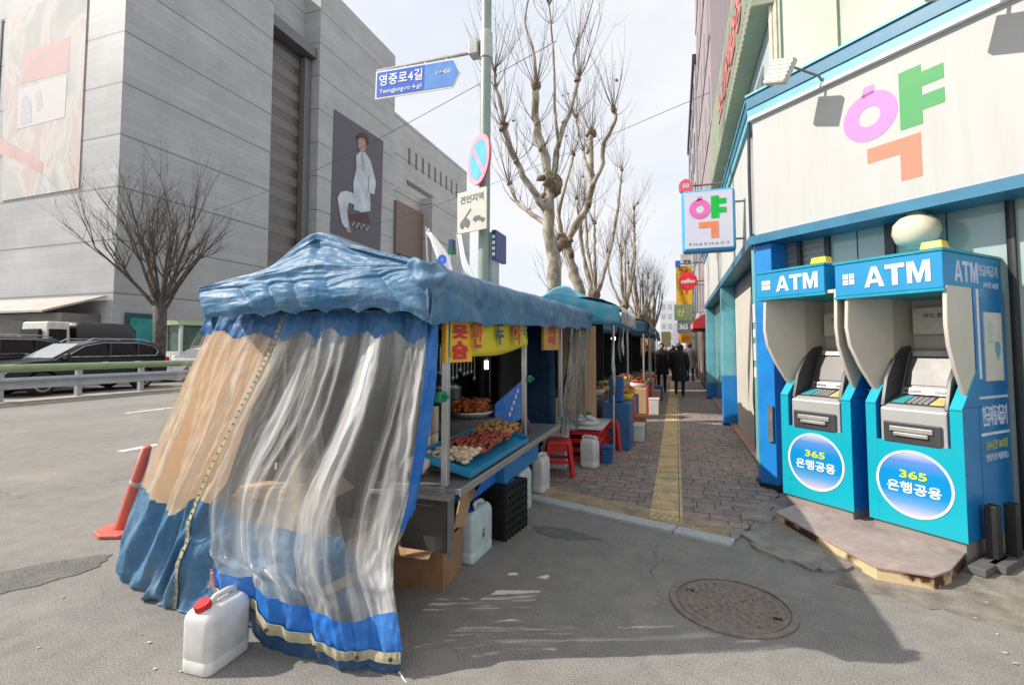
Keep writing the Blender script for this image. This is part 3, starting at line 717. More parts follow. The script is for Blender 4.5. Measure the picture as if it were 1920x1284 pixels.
tr1 = [b1g, b1g + Vector((0, 0, 1.2)), b1, aY(1034, 480, YT), aY(1031, 400, YT), aY(1036, 350, YT)]
plane_tree('tallest pale barked plane tree right behind the signpost, with burled fork', b1g, [
    (tr1, .20, .15),
    (px([(1036, 350), (1022, 300), (1006, 230), (1005, 160)], YT, -.1), .13, .085),
    (px([(1005, 165), (1001, 100), (985, 40), (1000, -40)], YT - .3, .05), .05, .02),
    (px([(1038, 340), (1046, 270), (1070, 205), (1085, 150)], YT, .12), .09, .045),
    (px([(1048, 275), (1040, 200), (1038, 110), (1030, 10)], YT, .1), .05, .02),
    (px([(1086, 150), (1075, 110), (1100, 40), (1120, -30)], YT + .3, .1), .035, .016),
    (px([(1028, 400), (1000, 360), (965, 300), (945, 240)], YT, -.25), .11, .07),
    (px([(945, 240), (940, 200), (930, 165), (928, 130)], YT - .7, -.1), .06, .035),
    (px([(1025, 420), (995, 400), (970, 380), (955, 345)], YT, .3), .075, .04)], 11, 15, 1.9)
YT2 = 13.6
b2 = aY(1087, 548, YT2); b2g = Vector((b2.x + .15, YT2, 0))
plane_tree('leaning plane tree with two antler like forks, second from the signpost', b2g, [
    ([b2g, b2g + Vector((-.02, 0, 1.5)), b2, aY(1070, 500, YT2), aY(1056, 455, YT2)], .24, .17),
    (px([(1058, 460), (1080, 425), (1100, 392), (1112, 344), (1106, 300), (1110, 250)], YT2, .05), .14, .10),
    (px([(1110, 350), (1128, 313), (1134, 266), (1153, 228), (1150, 205)], YT2, -.1), .09, .06),
    (px([(1056, 455), (1048, 400), (1062, 340), (1075, 290)], YT2, .2), .09, .05),
    (px([(1110, 350), (1098, 300), (1085, 255), (1080, 220)], YT2, .2), .06, .035)], 23, 15, 2.0)
def row_tree(label, x, y, h, lean, seed):
    rnd = random.Random(seed); b = Vector((x, y, 0)); top = b + Vector((lean, rnd.uniform(-.2, .2), h * .42))
    limbs = [([b, b.lerp(top, .5) + Vector((.05, 0, 0)), top], .19, .15)]
    for i in range(6):
        a = i * 1.05 + rnd.uniform(-.4, .4); o = rnd.uniform(.4, 1.2); e = top + Vector((math.cos(a) * o, math.sin(a) * o, h * rnd.uniform(.2, .58)))
        m_ = top.lerp(e, .5) + Vector((math.cos(a), math.sin(a), 0)) * .22
        limbs.append(([top - Vector((0, 0, .25)), m_, e], .10, .05))
    return plane_tree(label, b, limbs, seed, 13, 1.9, leaves=6)
row_tree('third plane tree of the row, rising over the teal tarpaulin', -2.35, 18.6, 8.6, -.55, 5)
row_tree('plane tree with bushy shoots, fourth along the kerb', -2.4, 24.0, 8.4, .1, 8)
row_tree('fifth plane tree of the kerb row, thin and upright', -2.3, 31.0, 8.2, .15, 12)
row_tree('sixth plane tree of the row, small in the distance', -2.3, 40.0, 8.6, -.1, 17)
row_tree('farthest plane tree, a faint grey tuft above the walkers', -2.3, 53.0, 8.8, .1, 21)
row_tree('plane tree just before the farthest one in the row', -2.3, 46.0, 8.2, .1, 29)
# dark bare tree across the road
def wild(mb, p, d, ln, r, lv, rnd):
    k = 5; pts = [p.copy()]; cur = d.copy()
    for s in range(k):
        cur = (cur + Vector((rnd.uniform(-.13, .13), rnd.uniform(-.13, .13), rnd.uniform(-.02, .13)))).normalized(); p = p + cur * ln / k; pts.append(p.copy())
        if lv > 0 and s >= 1:
            for _ in range(2 if lv > 1 else 1):
                if rnd.random() < (.75 if lv > 1 else .8):
                    a = Vector((rnd.uniform(-1, 1), rnd.uniform(-1, 1), rnd.uniform(-.1, .6)))
                    wild(mb, p, (cur + a * .75).normalized(), ln * rnd.uniform(.45, .7), r * (1 - .13 * s) * .5, lv - 1, rnd)
    mb.tube(pts, [r * (1 - .14 * s) for s in range(k + 1)], 7 if lv > 1 else 4, 0, False)
rnd = random.Random(4)
tb = Vector((-27, 19.45, .13))
bt = thing('street_tree', 'dark bare tree with many fanned branches before the grey department store', 'tree', tb)
g = MB(); top = tb + Vector((0, 0, 3.9)); g.tube([tb, tb + Vector((0, 0, .4)), tb + Vector((.03, .02, 2)), top], [.48, .36, .31, .34], 14)
k = g.build('trunk', M_DARKBARK, bt, smooth=True)
g = MB()
for i in range(12):
    a = 2 * math.pi * i / 12 + rnd.uniform(-.2, .2); e = rnd.uniform(.75, 1.48)
    d = Vector((math.cos(a) * math.cos(e), math.sin(a) * math.cos(e), math.sin(e)))
    wild(g, top - Vector((0, 0, rnd.uniform(0, .8))), d, rnd.uniform(4.2, 5.4) * (.72 + .28 * math.sin(e)), .115, 3, rnd)
g.build('crown', M_DARKBARK, bt)

# ================================================================== SIGN POST
M_POLE = mat('grey_green_pole', (.27, .34, .31), .45, .2, var=.1, scale=4)
M_GALV = MATS['galvanised']
YP = 7.0; PXX = -2.80
sp = thing('sign_post', 'tall grey green steel post rising behind the blue stall roof', 'post', (PXX, YP, 0))
g = MB(); g.tube([(PXX - .02, YP, 0), (PXX, YP, 3), (PXX + .05, YP, 9.5)], [.092, .088, .075], 16); g.box((PXX - .2, YP - .2, 0), (PXX + .2, YP + .2, .03)); g.build('pole', M_POLE, sp, smooth=False, bevel=.004)
g = MB()
c = aY(893, 92, YP); g.box((c.x - .10, YP - .10, c.z - .13), (c.x + .06, YP + .10, c.z + .13)); g.cyl((PXX + .03, YP, c.z - .2), (PXX + .03, YP, c.z + .24), .1, n=16)
g.build('clamp', mat('clamp_grey', (.50, .50, .46), .5, .2), sp, bevel=.02)
a0, a1 = aY(890, 98, YP), aY(707, 134, YP)
g = MB(); g.tube([a0, a1], [.028, .022], 10)
for x, y in ((722, 131), (760, 123), (798, 116), (838, 108)): p = aY(x, y, YP); g.box((p.x - .02, YP - .02, p.z - .09), (p.x + .02, YP + .02, p.z + .02))
g.build('arm', mat('arm_grey', (.40, .39, .37), .5, .3), sp)
# street name plate: local frame
q = [aY(x, y, YP) for x, y in ((708, 138), (707, 186), (850, 157), (852, 113))]
Wn = (q[3] - q[0]).length; ang = (q[3] - q[0]).normalized(); hgt = .44
MN = FR((q[1].x, YP - .03, q[1].z), (ang.x, 0, ang.z), (-ang.z, 0, ang.x))
M_SBLUE = mat('sign_blue', (.03, .12, .62), .35, var=.08, scale=2); M_SLB = mat('sign_light_blue', (.13, .30, .72), .35, var=.08); M_SWHITE = mat('sign_white', (.80, .81, .80), .4, var=.05)
ns = thing('street_name_sign', 'blue arrow shaped street name plate hanging from the post arm', 'sign', tuple(q[1]))
g = MB(); g.prism([(-.02, -.02), (1.43, -.02), (1.56, hgt / 2), (1.43, hgt + .02), (-.02, hgt + .02)], -.02, .0, 0, MN); g.build('rim', M_SWHITE, ns)
g = MB(); g.prism([(.01, .01), (.92, .01), (.92, hgt - .01), (.01, hgt - .01)], .0, .008, 0, MN); g.build('panel', M_SBLUE, ns)
g = MB(); g.prism([(.92, .01), (1.42, .01), (1.525, hgt / 2), (1.42, hgt - .01), (.92, hgt - .01)], .0, .008, 0, MN); g.build('panel', M_SLB, ns)
g = text_mb('영중로4길', MN, .47, .285, .82, .20, .004, .02, lift=.009, spacing=1.1); text_mb('Yeongjung-ro 4-gil', MN, .47, .085, .80, .10, .004, .01, mb=g, lift=.009); text_mb('1→450', MN, 1.26, .26, .26, .07, .004, .01, mb=g, lift=.009)
g.build('lettering', M_SWHITE, ns)
# no parking disc
pc = aY(897, 300, YP - .14)
MD = FR(pc, (math.cos(R(-42)), math.sin(R(-42)), 0))
M_RED = mat('sign_red', (.72, .11, .17), .4, var=.1, scale=5, stain='e88a9a', stain_amt=.4, stain_scale=6); M_PINK = mat('sign_pink', (.80, .36, .44), .4); M_SKY = mat('sign_sky_blue', (.12, .46, .76), .4, var=.12, scale=4)
np_ = thing('no_parking_sign', 'round faded no parking disc, pink ring around sky blue', 'sign', tuple(pc))
rd = .385
g = MB(); g.lathe([(rd - .01, -.035), (rd, -.03), (rd, 0), (rd - .01, .004), (.001, .004)], 56, M=MD); g.build('disc', M_RED, np_)
g = MB(); g.ring((0, 0), rd - .085, rd - .004, .003, .008, 56, 0, MD); g.build('ring', M_PINK, np_)
g = MB(); g.lathe([(rd - .09, .004), (rd - .092, .010), (.001, .010)], 56, M=MD); g.build('face', M_SKY, np_)
g = MB(); g.box((-rd + .05, -.035, .010), (rd - .05, .035, .014), 0, MD @ Matrix.Rotation(R(-52), 4, 'Z')); g.build('slash', M_PINK, np_)
g = MB(); g.box((-.05, -.03, -.16), (.05, .03, -.03), 0, MD); g.build('bracket', M_GALV, np_)
# tow away plate
q = [aY(x, y, YP - .16) for x, y in ((858, 366), (857, 440), (922, 432), (923, 346))]
ux = (q[2] - q[1]).normalized()
MT = FR(q[1], (ux.x, -.25, ux.z)); wt = .56; ht = .64
ts = thing('tow_away_sign', 'dirty cream tow away plate showing a crane truck, below the round disc', 'sign', tuple(q[1]))
g = MB(); g.box((0, 0, -.02), (wt, ht, 0), 0, MT); g.build('panel', mat('cream_plate', (.60, .59, .53), .5, var=.1, scale=5, stain='b9b5a5', stain_amt=.5), ts, bevel=.006)
g = text_mb('견인지역', MT, wt / 2, ht * .80, .44, .12, .003, .02)
g.prism([(.06, .10), (.24, .10), (.25, .17), (.20, .22), (.12, .22), (.06, .16)], .001, .004, 0, MT); g.prism([(.11, .20), (.26, .36), (.275, .345), (.14, .20)], .001, .005, 0, MT)
g.ring((.10, .095), .001, .025, .001, .006, 14, 0, MT); g.ring((.20, .095), .001, .025, .001, .006, 14, 0, MT)
g.prism([(.30, .17), (.52, .13), (.53, .17), (.46, .19), (.44, .22), (.36, .23), (.31, .20)], .001, .004, 0, MT); g.ring((.35, .16), .001, .022, .001, .006, 14, 0, MT); g.ring((.48, .135), .001, .022, .001, .006, 14, 0, MT)
g.build('lettering', mat('plate_ink', (.14, .14, .15), .6), ts)
# grey utility box on a thick post + small blue plate
cb = thing('control_cabinet', 'slim grey cabinet fixed to the post under the cream plate', 'cabinet', (PXX + .12, YP + .1, 2.4))
p0, p1 = aY(912, 437, YP + .1), aY(928, 530, YP + .1)
g = MB(); g.box((PXX - .02, YP + .05, 1.9), (p1.x, YP + .3, p0.z)); g.build('box', mat('cabinet_grey', (.50, .49, .50), .5), cb, bevel=.01)
p0, p1 = aY(929, 436, YP + .2), aY(937, 490, YP + .2)
bp_ = thing('bus_stop_plate', 'narrow dark blue plate edge sticking out beside the post', 'sign', (p0.x, YP + .2, p1.z))
g = MB(); g.box((p0.x, YP + .02, p1.z), (p0.x + .08, YP + .5, p0.z)); g.build('panel', mat('navy_plate', (.03, .07, .22), .4), bp_, bevel=.01)
g = MB()
for i in range(4): g.box((p0.x + .015, YP + .012, p1.z + .06 + i * .09), (p0.x + .06, YP + .019, p1.z + .11 + i * .09))
g.build('lettering', M_SWHITE, bp_)
# white banner flags tied behind the stall
M_FLAG = mat('flag_white', (.72, .72, .74), .8, var=.05)
fl = thing('flag', 'white triangular flag with a blue emblem drooping above the stall roof', 'flag', (-3.1, 5.6, 2.2), 'white flags behind the stall roof')
YF = 5.6
P = surf([[aY(800, 428, YF), aY(806, 440, YF - .1)], [aY(808, 460, YF), aY(838, 476, YF - .12)], [aY(818, 492, YF), aY(850, 502, YF - .1)], [aY(830, 560, YF), aY(870, 570, YF)]], 14, 24)
P = displace(P, lambda u, v, p: .03 * math.sin(u * 9 + v * 2))
g = MB(); g.grid(P); g.build('cloth', M_FLAG, fl, smooth=True, solid=.004)
g = MB(); g.tube([aY(799, 425, YF), aY(812, 700, YF)], .012, 6); g.build('stick', M_GALV, fl)
c = aY(829, 487, YF - .16); g = MB(); g.ring((0, 0), .012, .062, 0, .006, 18, 0, FR(c, (1, 0, 0))); g.build('emblem', M_SBLUE, fl)
fl2 = thing('flag', 'white flag folded narrow against the signpost, under the cream plate', 'flag', (-2.7, 5.8, 2.2), 'white flags behind the stall roof')
P = surf([[aY(858, 440, YF), aY(862, 440, YF - .1)], [aY(862, 480, YF), aY(872, 486, YF - .1)], [aY(866, 520, YF), aY(890, 520, YF - .1)], [aY(872, 570, YF), aY(905, 575, YF)]], 10, 24)
P = displace(P, lambda u, v, p: .02 * math.sin(u * 8 + v * 3))
g = MB(); g.grid(P); g.build('cloth', M_FLAG, fl2, smooth=True, solid=.004)
g = MB(); g.tube([aY(857, 436, YF + .02), aY(864, 700, YF + .02)], .010, 6); g.build('stick', M_GALV, fl2)
# overhead wires across the street
g = MB()
for a_, b_ in (((-30, 25, 11), (-2.8, 12, 9.5)), ((-30, 40, 13), (1.3, 18, 10.5)), ((1.0, 7.4, 4.9), (1.0, 11, 5.4))):
    a_, b_ = Vector(a_), Vector(b_); g.tube([a_.lerp(b_, i / 10) - Vector((0, 0, .5 * math.sin(math.pi * i / 10))) for i in range(11)], .012, 4)
tag(g.build('overhead_cable', mat('cable_black', (.05, .05, .055), .6)), 'thin dark overhead cables strung across the pale sky', 'cable')
# ================================================================== FOOD STALL (nearest)
def crumple(nt, vec, normal, sc, strength):
    """faceted creases: two distorted Voronoi layers as bump"""
    l = nt.links.new
    nz = nnode(nt, "ShaderNodeTexNoise"); nz.inputs['Scale'].default_value = sc * .5; nz.inputs['Detail'].default_value = 3; l(vec, nz.inputs[0])
    ad = nnode(nt, "ShaderNodeMix", data_type='RGBA', blend_type='ADD'); ad.inputs[0].default_value = .22; l(vec, ad.inputs[6]); l(nz.outputs['Color'], ad.inputs[7])
    out = normal
    for k, (m_, d) in enumerate(((1, .03), (2.7, .012))):
        v = nnode(nt, "ShaderNodeTexVoronoi"); v.inputs['Scale'].default_value = sc * m_; l(ad.outputs[2], v.inputs[0])
        bp = nnode(nt, "ShaderNodeBump"); bp.inputs['Strength'].default_value = strength; bp.inputs['Distance'].default_value = d; l(v.outputs['Distance'], bp.inputs['Height']); l(out, bp.inputs['Normal']); out = bp.outputs[0]
    return out
def tarp_mat(name, c, dust=(.42, .48, .54), amt=.55, rough=.38, trans=.0):
    m, nt, b = mk(name); l = nt.links.new
    vec = texcoord(nt)
    n = nnode(nt, "ShaderNodeTexNoise"); n.inputs['Scale'].default_value = 3.2; n.inputs['Detail'].default_value = 8; n.inputs['Roughness'].default_value = .68; l(vec, n.inputs[0])
    r = nnode(nt, "ShaderNodeValToRGB"); r.color_ramp.elements[0].position = .42; r.color_ramp.elements[0].color = (0, 0, 0, 1); r.color_ramp.elements[1].position = .74; r.color_ramp.elements[1].color = (amt,) * 3 + (1,); l(n.outputs[0], r.inputs[0])
    mx = nnode(nt, "ShaderNodeMix", data_type='RGBA'); mx.inputs[6].default_value = (*c, 1); mx.inputs[7].default_value = (*dust, 1); l(r.outputs[0], mx.inputs[0])
    l(mx.outputs[2], b.inputs['Base Color']); b.inputs['Roughness'].default_value = rough; b.inputs['Specular IOR Level'].default_value = .32
    # woven micro bump
    n2 = nnode(nt, "ShaderNodeTexNoise"); n2.inputs['Scale'].default_value = 26; n2.inputs['Detail'].default_value = 5; l(vec, n2.inputs[0])
    bp = nnode(nt, "ShaderNodeBump"); bp.inputs['Strength'].default_value = .16; bp.inputs['Distance'].default_value = .02; l(n2.outputs[0], bp.inputs['Height']); l(crumple(nt, vec, bp.outputs[0], 7, .24), b.inputs['Normal'])
    return m
M_TARP = tarp_mat('blue_tarp', (.044, .150, .285), (.26, .34, .41), .5, .5); M_TARPH = tarp_mat('head_band_tarp', (.035, .13, .30), (.10, .2, .34), .4); M_TARPV = tarp_mat('bright_blue_tarp', (.014, .145, .52), (.16, .32, .58), .45, .35)
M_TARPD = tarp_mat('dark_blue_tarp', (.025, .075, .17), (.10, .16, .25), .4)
M_TEAL = tarp_mat('teal_tarp', (.05, .33, .46), (.35, .45, .50), .6)
M_WEB = mat('webbing', (.40, .37, .25), .85, var=.15, scale=30, stain='6d664a', stain_amt=.5, stain_scale=9)
def vinyl_mat(name, haze=(.05, .62), col=(.84, .84, .83), freq=9, det=2.2):
    """clear PVC sheet: sees through, glossy, with whitened creases running down the sheet"""
    m, nt, b = mk(name); l = nt.links.new; N = lambda t, **k: nnode(nt, t, **k)
    b.inputs['Base Color'].default_value = (*col, 1); b.inputs['Roughness'].default_value = .28; b.inputs['Specular IOR Level'].default_value = .6
    tc = N("ShaderNodeTexCoord"); mp = N("ShaderNodeMapping"); mp.inputs['Scale'].default_value = (freq, .55, 1); l(tc.outputs['UV'], mp.inputs[0])
    n = N("ShaderNodeTexNoise"); n.inputs['Scale'].default_value = 1.0; n.inputs['Detail'].default_value = det; n.inputs['Roughness'].default_value = .45; n.inputs['Distortion'].default_value = .25; l(mp.outputs[0], n.inputs[0])
    r = N("ShaderNodeValToRGB"); r.color_ramp.elements[0].position = .45; r.color_ramp.elements[0].color = (haze[0],) * 3 + (1,); r.color_ramp.elements[1].position = .66; r.color_ramp.elements[1].color = (haze[1],) * 3 + (1,); l(n.outputs[0], r.inputs[0])
    mpb = N("ShaderNodeMapping"); mpb.inputs['Scale'].default_value = (2.4, 1.5, 1); l(tc.outputs['UV'], mpb.inputs[0]); nb = N("ShaderNodeTexNoise"); nb.inputs['Scale'].default_value = 1; nb.inputs['Detail'].default_value = 2; l(mpb.outputs[0], nb.inputs[0])
    rb = N("ShaderNodeMapRange"); rb.inputs[1].default_value = .38; rb.inputs[2].default_value = .58; rb.inputs[3].default_value = .45; rb.inputs[4].default_value = 1.35; l(nb.outputs[0], rb.inputs[0])
    hz_ = N("ShaderNodeMath", operation='MULTIPLY'); l(r.outputs[0], hz_.inputs[0]); l(rb.outputs[0], hz_.inputs[1])
    n2 = N("ShaderNodeTexNoise"); n2.inputs['Scale'].default_value = 30; n2.inputs['Detail'].default_value = 6; n2.inputs['Roughness'].default_value = .7; l(tc.outputs['Object'], n2.inputs[0])
    bp0 = N("ShaderNodeBump"); bp0.inputs['Strength'].default_value = .2; bp0.inputs['Distance'].default_value = .012; l(n2.outputs[0], bp0.inputs['Height'])
    mpc = N("ShaderNodeMapping"); mpc.inputs['Scale'].default_value = (9, 3.2, 1); l(tc.outputs['UV'], mpc.inputs[0])
    class _o: outputs = [crumple(nt, mpc.outputs[0], bp0.outputs[0], 1.6, .55)]
    bp = _o; l(bp.outputs[0], b.inputs['Normal'])
    lw = N("ShaderNodeLayerWeight"); lw.inputs[0].default_value = .35; l(bp.outputs[0], lw.inputs['Normal'])
    mu = N("ShaderNodeMath", operation='MULTIPLY'); mu.inputs[1].default_value = .30; l(lw.outputs['Facing'], mu.inputs[0])
    ad = N("ShaderNodeMath", operation='ADD', use_clamp=True); l(mu.outputs[0], ad.inputs[0]); l(hz_.outputs[0], ad.inputs[1])
    tp = N("ShaderNodeBsdfTransparent"); tp.inputs[0].default_value = (.95, .96, .96, 1)
    tl = N("ShaderNodeBsdfTranslucent"); tl.inputs[0].default_value = (*col, 1)
    mxb = N("ShaderNodeMixShader"); mxb.inputs[0].default_value = .25; l(b.outputs[0], mxb.inputs[1]); l(tl.outputs[0], mxb.inputs[2])
    mx = N("ShaderNodeMixShader"); l(ad.outputs[0], mx.inputs[0]); l(tp.outputs[0], mx.inputs[1]); l(mxb.outputs[0], mx.inputs[2])
    gl = N("ShaderNodeBsdfGlossy"); gl.inputs['Roughness'].default_value = .08; gl.inputs['Color'].default_value = (1, 1, 1, 1); l(bp.outputs[0], gl.inputs['Normal'])
    fr = N("ShaderNodeFresnel"); fr.inputs[0].default_value = 1.5; l(bp.outputs[0], fr.inputs['Normal'])
    m2 = N("ShaderNodeMixShader"); l(fr.outputs[0], m2.inputs[0]); l(mx.outputs[0], m2.inputs[1]); l(gl.outputs[0], m2.inputs[2])
    l(m2.outputs[0], nt.nodes['Material Output'].inputs[0])
    return m
M_VINYL = vinyl_mat('clear_vinyl', (.14, .76)); M_VINYLB = vinyl_mat('beige_vinyl', (.10, .52), (.82, .74, .62), 13); M_VCLEAN = vinyl_mat('thin_vinyl', (.0, .07))
M_CARD = mat('cardboard', (.47, .29, .16), .85, var=.12, scale=5, stain='8a5f38', stain_amt=.5, stain_scale=2); M_CARD2 = mat('cardboard_brown', (.34, .19, .10), .85, var=.12, scale=6, stain='5d3c20', stain_amt=.5)
M_STEEL = mat('stainless', (.55, .55, .54), .32, .85, var=.12, scale=5, stain='7a7872', stain_amt=.4); M_STEELD = mat('worn_steel', (.22, .22, .215), .45, .5, var=.25, scale=6)
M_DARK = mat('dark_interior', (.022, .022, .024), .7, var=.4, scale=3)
st = thing('food_stall', 'street food stall under a wrinkled blue tarpaulin with clear plastic front', 'food stall', (-2.0, 4.8, 0))
def ridged(x): return 1 - abs(math.sin(x)) * 2
def folds(u, v, n, ph, seed):
    w_ = .6 * noise.noise(Vector((u * 3, v * 2.2, seed)))
    return math.sin((u + w_ * .14) * n * math.pi + ph + v * 1.1) + .55 * math.sin((u + w_ * .2) * n * 2.3 * math.pi + 1.7 * ph - v * 2) + .35 * noise.noise(Vector((u * n * 2.2, v * 3, seed + 5)))
# --- roof: hip front
YE = 2.3
def c_(x, y, Y): return aY(x, y, Y)
rows = [
    [c_(386, 604, 2.28), c_(450, 600, 2.27), c_(520, 594, 2.27), c_(590, 590, 2.27), c_(660, 588, 2.27), c_(730, 590, 2.27), c_(802, 605, 2.24)],
    [c_(378, 575, 2.27), c_(450, 566, 2.24), c_(520, 553, 2.23), c_(590, 548, 2.23), c_(660, 548, 2.24), c_(730, 545, 2.24), c_(803, 552, 2.22)],
    [c_(373, 546, 2.30), c_(440, 537, 2.29), c_(520, 527, 2.28), c_(590, 521, 2.28), c_(660, 514, 2.28), c_(730, 506, 2.28), c_(806, 503, 2.25)],
    [c_(375, 541, 2.31), c_(440, 526, 2.33), c_(515, 508, 2.34), c_(592, 482, 2.34), c_(660, 484, 2.34), c_(735, 488, 2.33), c_(808, 498, 2.27)],
    [c_(377, 538, 2.32), c_(438, 521, 2.36), c_(507, 499, 2.39), c_(590, 437, 2.41), c_(662, 458, 2.39), c_(738, 477, 2.35), c_(812, 493, 2.29)]]
P = surf(rows, 200, 110)
def crease(x, k=1.5): return (1 - abs(math.sin(x))) ** k
def fcan(u, v, p):
    w_ = noise.noise(Vector((u * 2.6, v * 2.6, 1))); s = 0
    dx, dz = (1.03 - u), (v - .50)
    ang = math.atan2(dz * .8, dx + .02); rr = math.hypot(dx, dz)
    up = max(0, min(1, (v - .30) * 5)); amp = .45 + .9 * abs(noise.noise(Vector((u * 3.1, v * 3.1, 6))))
    s -= .046 * (crease(ang * 6.5 + rr * 2.2 + 1.5 * w_) - .35) * min(1, rr * 1.7) * up * amp * (1 - .55 * max(0, v - .7) / .3)
    s -= .011 * (crease(ang * 29 + rr * 5 + 3.4 * noise.noise(Vector((u * 4, v * 4, 12))), 1.1) - .4) * min(1, rr * 2) * up * abs(noise.noise(Vector((u * 5, v * 5, 21)))) * 2.2
    s -= .024 * (crease(ang * 14 + rr * 3.1 + 2.6 * w_, 1.2) - .4) * min(1, rr * 1.7) * up * amp
    lo = max(0, min(1, (.62 - v) * 4))
    s += .030 * (crease(u * 19 + 2.2 * noise.noise(Vector((u * 3, v * 1.5, 9))) + v * 2.5, 1.3) - .4) * lo * (.5 + v)
    s += .012 * noise.noise(Vector((u * 7, v * 9, 3))) + .0025 * noise.noise(Vector((u * 26, v * 30, 4)))
    s += .03 * math.exp(-((u - .5) / .02) ** 2) * max(0, min(1, (v - .72) * 5))
    return s * (1 if v < .86 else max(.12, 1 - (v - .86) * 6.5))
P = displace(P, lambda u, v, p: -fcan(u, v, p))
for j in range(200):                      # scalloped lower edge
    u = j / 199; d = .034 * abs(math.sin(u * 7.2 * math.pi)) ** .7 + .012 * noise.noise(Vector((u * 20, 0, 2)))
    for i in range(18): P[i][j].z += d * (1 - i / 18)
g = MB(); g.grid(P)
# right and left slopes with their hanging valances, lofted along the street
XR, XL, XA = -1.22, -2.86, -2.05
def ridge_z(Y): return 2.265 + .018 * (Y - 2.4)
def eave_z(Y): return 2.03 + .022 * (Y - 2.3)
def right_prof(Y):
    ze, zv = eave_z(Y), 1.735 + .03 * (Y - 2.3); t = max(0, min(1, (Y - 2.27) / .14)); zr = lerp(ze, ridge_z(Y), t); xr_ = lerp(XR, XA, t); sag = .045 * math.sin((Y - 2.3) * 2.6) ** 2 * t
    return [Vector((XR + .03, Y, zv)), Vector((XR + .04, Y, lerp(zv, ze, .5))), Vector((XR, Y, ze)), Vector((lerp(XR, xr_, .5), Y, lerp(ze, zr, .5) - sag)), Vector((xr_, Y, zr - .008))]
def left_prof(Y):
    ze, zv = eave_z(Y) - .08, 1.72 + .03 * (Y - 2.3)
    return [Vector((XL + .02, Y, zv)), Vector((XL - .01, Y, lerp(zv, ze, .5))), Vector((XL, Y, ze)), Vector((lerp(XL, XA, .5), Y, lerp(ze, ridge_z(Y), .5) - .05)), Vector((XA, Y, ridge_z(Y) - .01))]
def fside(u, v, p):
    k = min(1, v * 30)
    s = .013 * noise.noise(Vector((p.x * 6, p.y * 2.2, p.z * 9))) + .006 * noise.noise(p * 15)
    s += .022 * (crease(p.y * 3.4 + 2.2 * noise.noise(p * 1.7) + p.z * 3, 1.3) - .4) * max(0, .55 - u) * 2.0
    s += .018 * (crease(p.z * 15 + 2.5 * noise.noise(Vector((p.y * 1.2, p.z * 2, 3))), 1.2) - .4) * max(0, min(1, u * 4)) * max(0, .62 - u) * 1.8
    return s * k
for fn, ys in ((right_prof, 2.24), (left_prof, 2.39)):
    P2 = surf([fn(ys + (7.35 - ys) * i / 60) for i in range(61)], 56, 240)
    P2 = displace(P2, fside)
    for i in range(240):
        Y = P2[i][0].y; d = .03 * abs(math.sin(Y * 4.1)) ** .7 + .02 * noise.noise(Vector((Y * 3, 0, 0)))
        for j in range(14): P2[i][j].z += (d - .022) * (1 - j / 14)
    g.grid(P2)
# bunched fold wrapped round the street corner of the sheet
Pk = []
for i in range(34):
    v = i / 33; row = []
    for j in range(40):
        a = R(-165 + 215 * j / 39); r_ = .048 + .035 * max(0, math.sin(min(1, v * 1.5) * math.pi)) - .012 * v + .022 * noise.noise(Vector((j * .16, v * 4.5, 3))) + .012 * math.sin(v * 17 + j * .13)
        row.append(Vector((XR - .015 + r_ * math.cos(a) * 1.3, 2.285 + r_ * math.sin(a) * .9, 2.055 - .305 * v + .02 * math.sin(j * .17 + 1))))
    Pk.append(row)
g.grid(Pk)
rf = g.build('roof', M_TARP, st, smooth=True, solid=.003)
# --- frame: posts, rails
g = MB()
for x, y in ((XL + .08, 2.95), (XL + .08, 4.9), (XL + .08, 7.2)): g.cyl((x, y, 0), (x, y, 1.98), .022, n=10)
g.build('rear_post', M_STEEL, st)
for y in (2.62, 4.18, 5.62, 7.2):
    g = MB(); g.box((-1.305, y - .02, 0 if y > 6 else .80), (-1.265, y + .02, 1.97 + .02 * (y - 2.3))); g.build('post', M_STEEL, st, bevel=.004)
g = MB(); g.tube([(-1.285, 2.4, 1.9), (-1.285, 7.3, 2.05)], .02, 8); g.tube([(XL + .08, 2.4, 1.9), (XL + .08, 7.3, 2.05)], .02, 8); g.tube([(XL + .08, 2.42, 1.9), (-1.285, 2.42, 1.9)], .02, 8); g.build('rail', M_STEEL, st)
# --- road side wall and back wall
g = MB(); P = [[Vector((XL - .02 + .03 * noise.noise(Vector((y * 2, z * 2, 0))), y, z)) for y in [3.1 + i * .1 for i in range(43)]] for z in [0, .3, .6, .9, 1.2, 1.5, 1.9]]
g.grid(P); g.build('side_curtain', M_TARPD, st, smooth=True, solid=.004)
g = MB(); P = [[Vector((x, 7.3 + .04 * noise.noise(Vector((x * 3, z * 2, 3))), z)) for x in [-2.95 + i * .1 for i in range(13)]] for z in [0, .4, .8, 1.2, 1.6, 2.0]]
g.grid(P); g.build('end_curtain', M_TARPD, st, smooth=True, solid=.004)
g = MB(); g.box((-2.86, 2.75, .75), (-2.84, 7.2, 1.9)); g.box((-2.2, 6.0, 0), (-2.16, 7.2, 1.95)); g.box((-2.92, 3.05, 0), (-2.25, 3.07, 1.85)); g.box((-3.55, 2.98, 0), (-2.90, 3.0, 1.72)); g.build('interior_shade_sheet', M_DARK, st)  # added near-black sheets stand in for the shade inside the stall
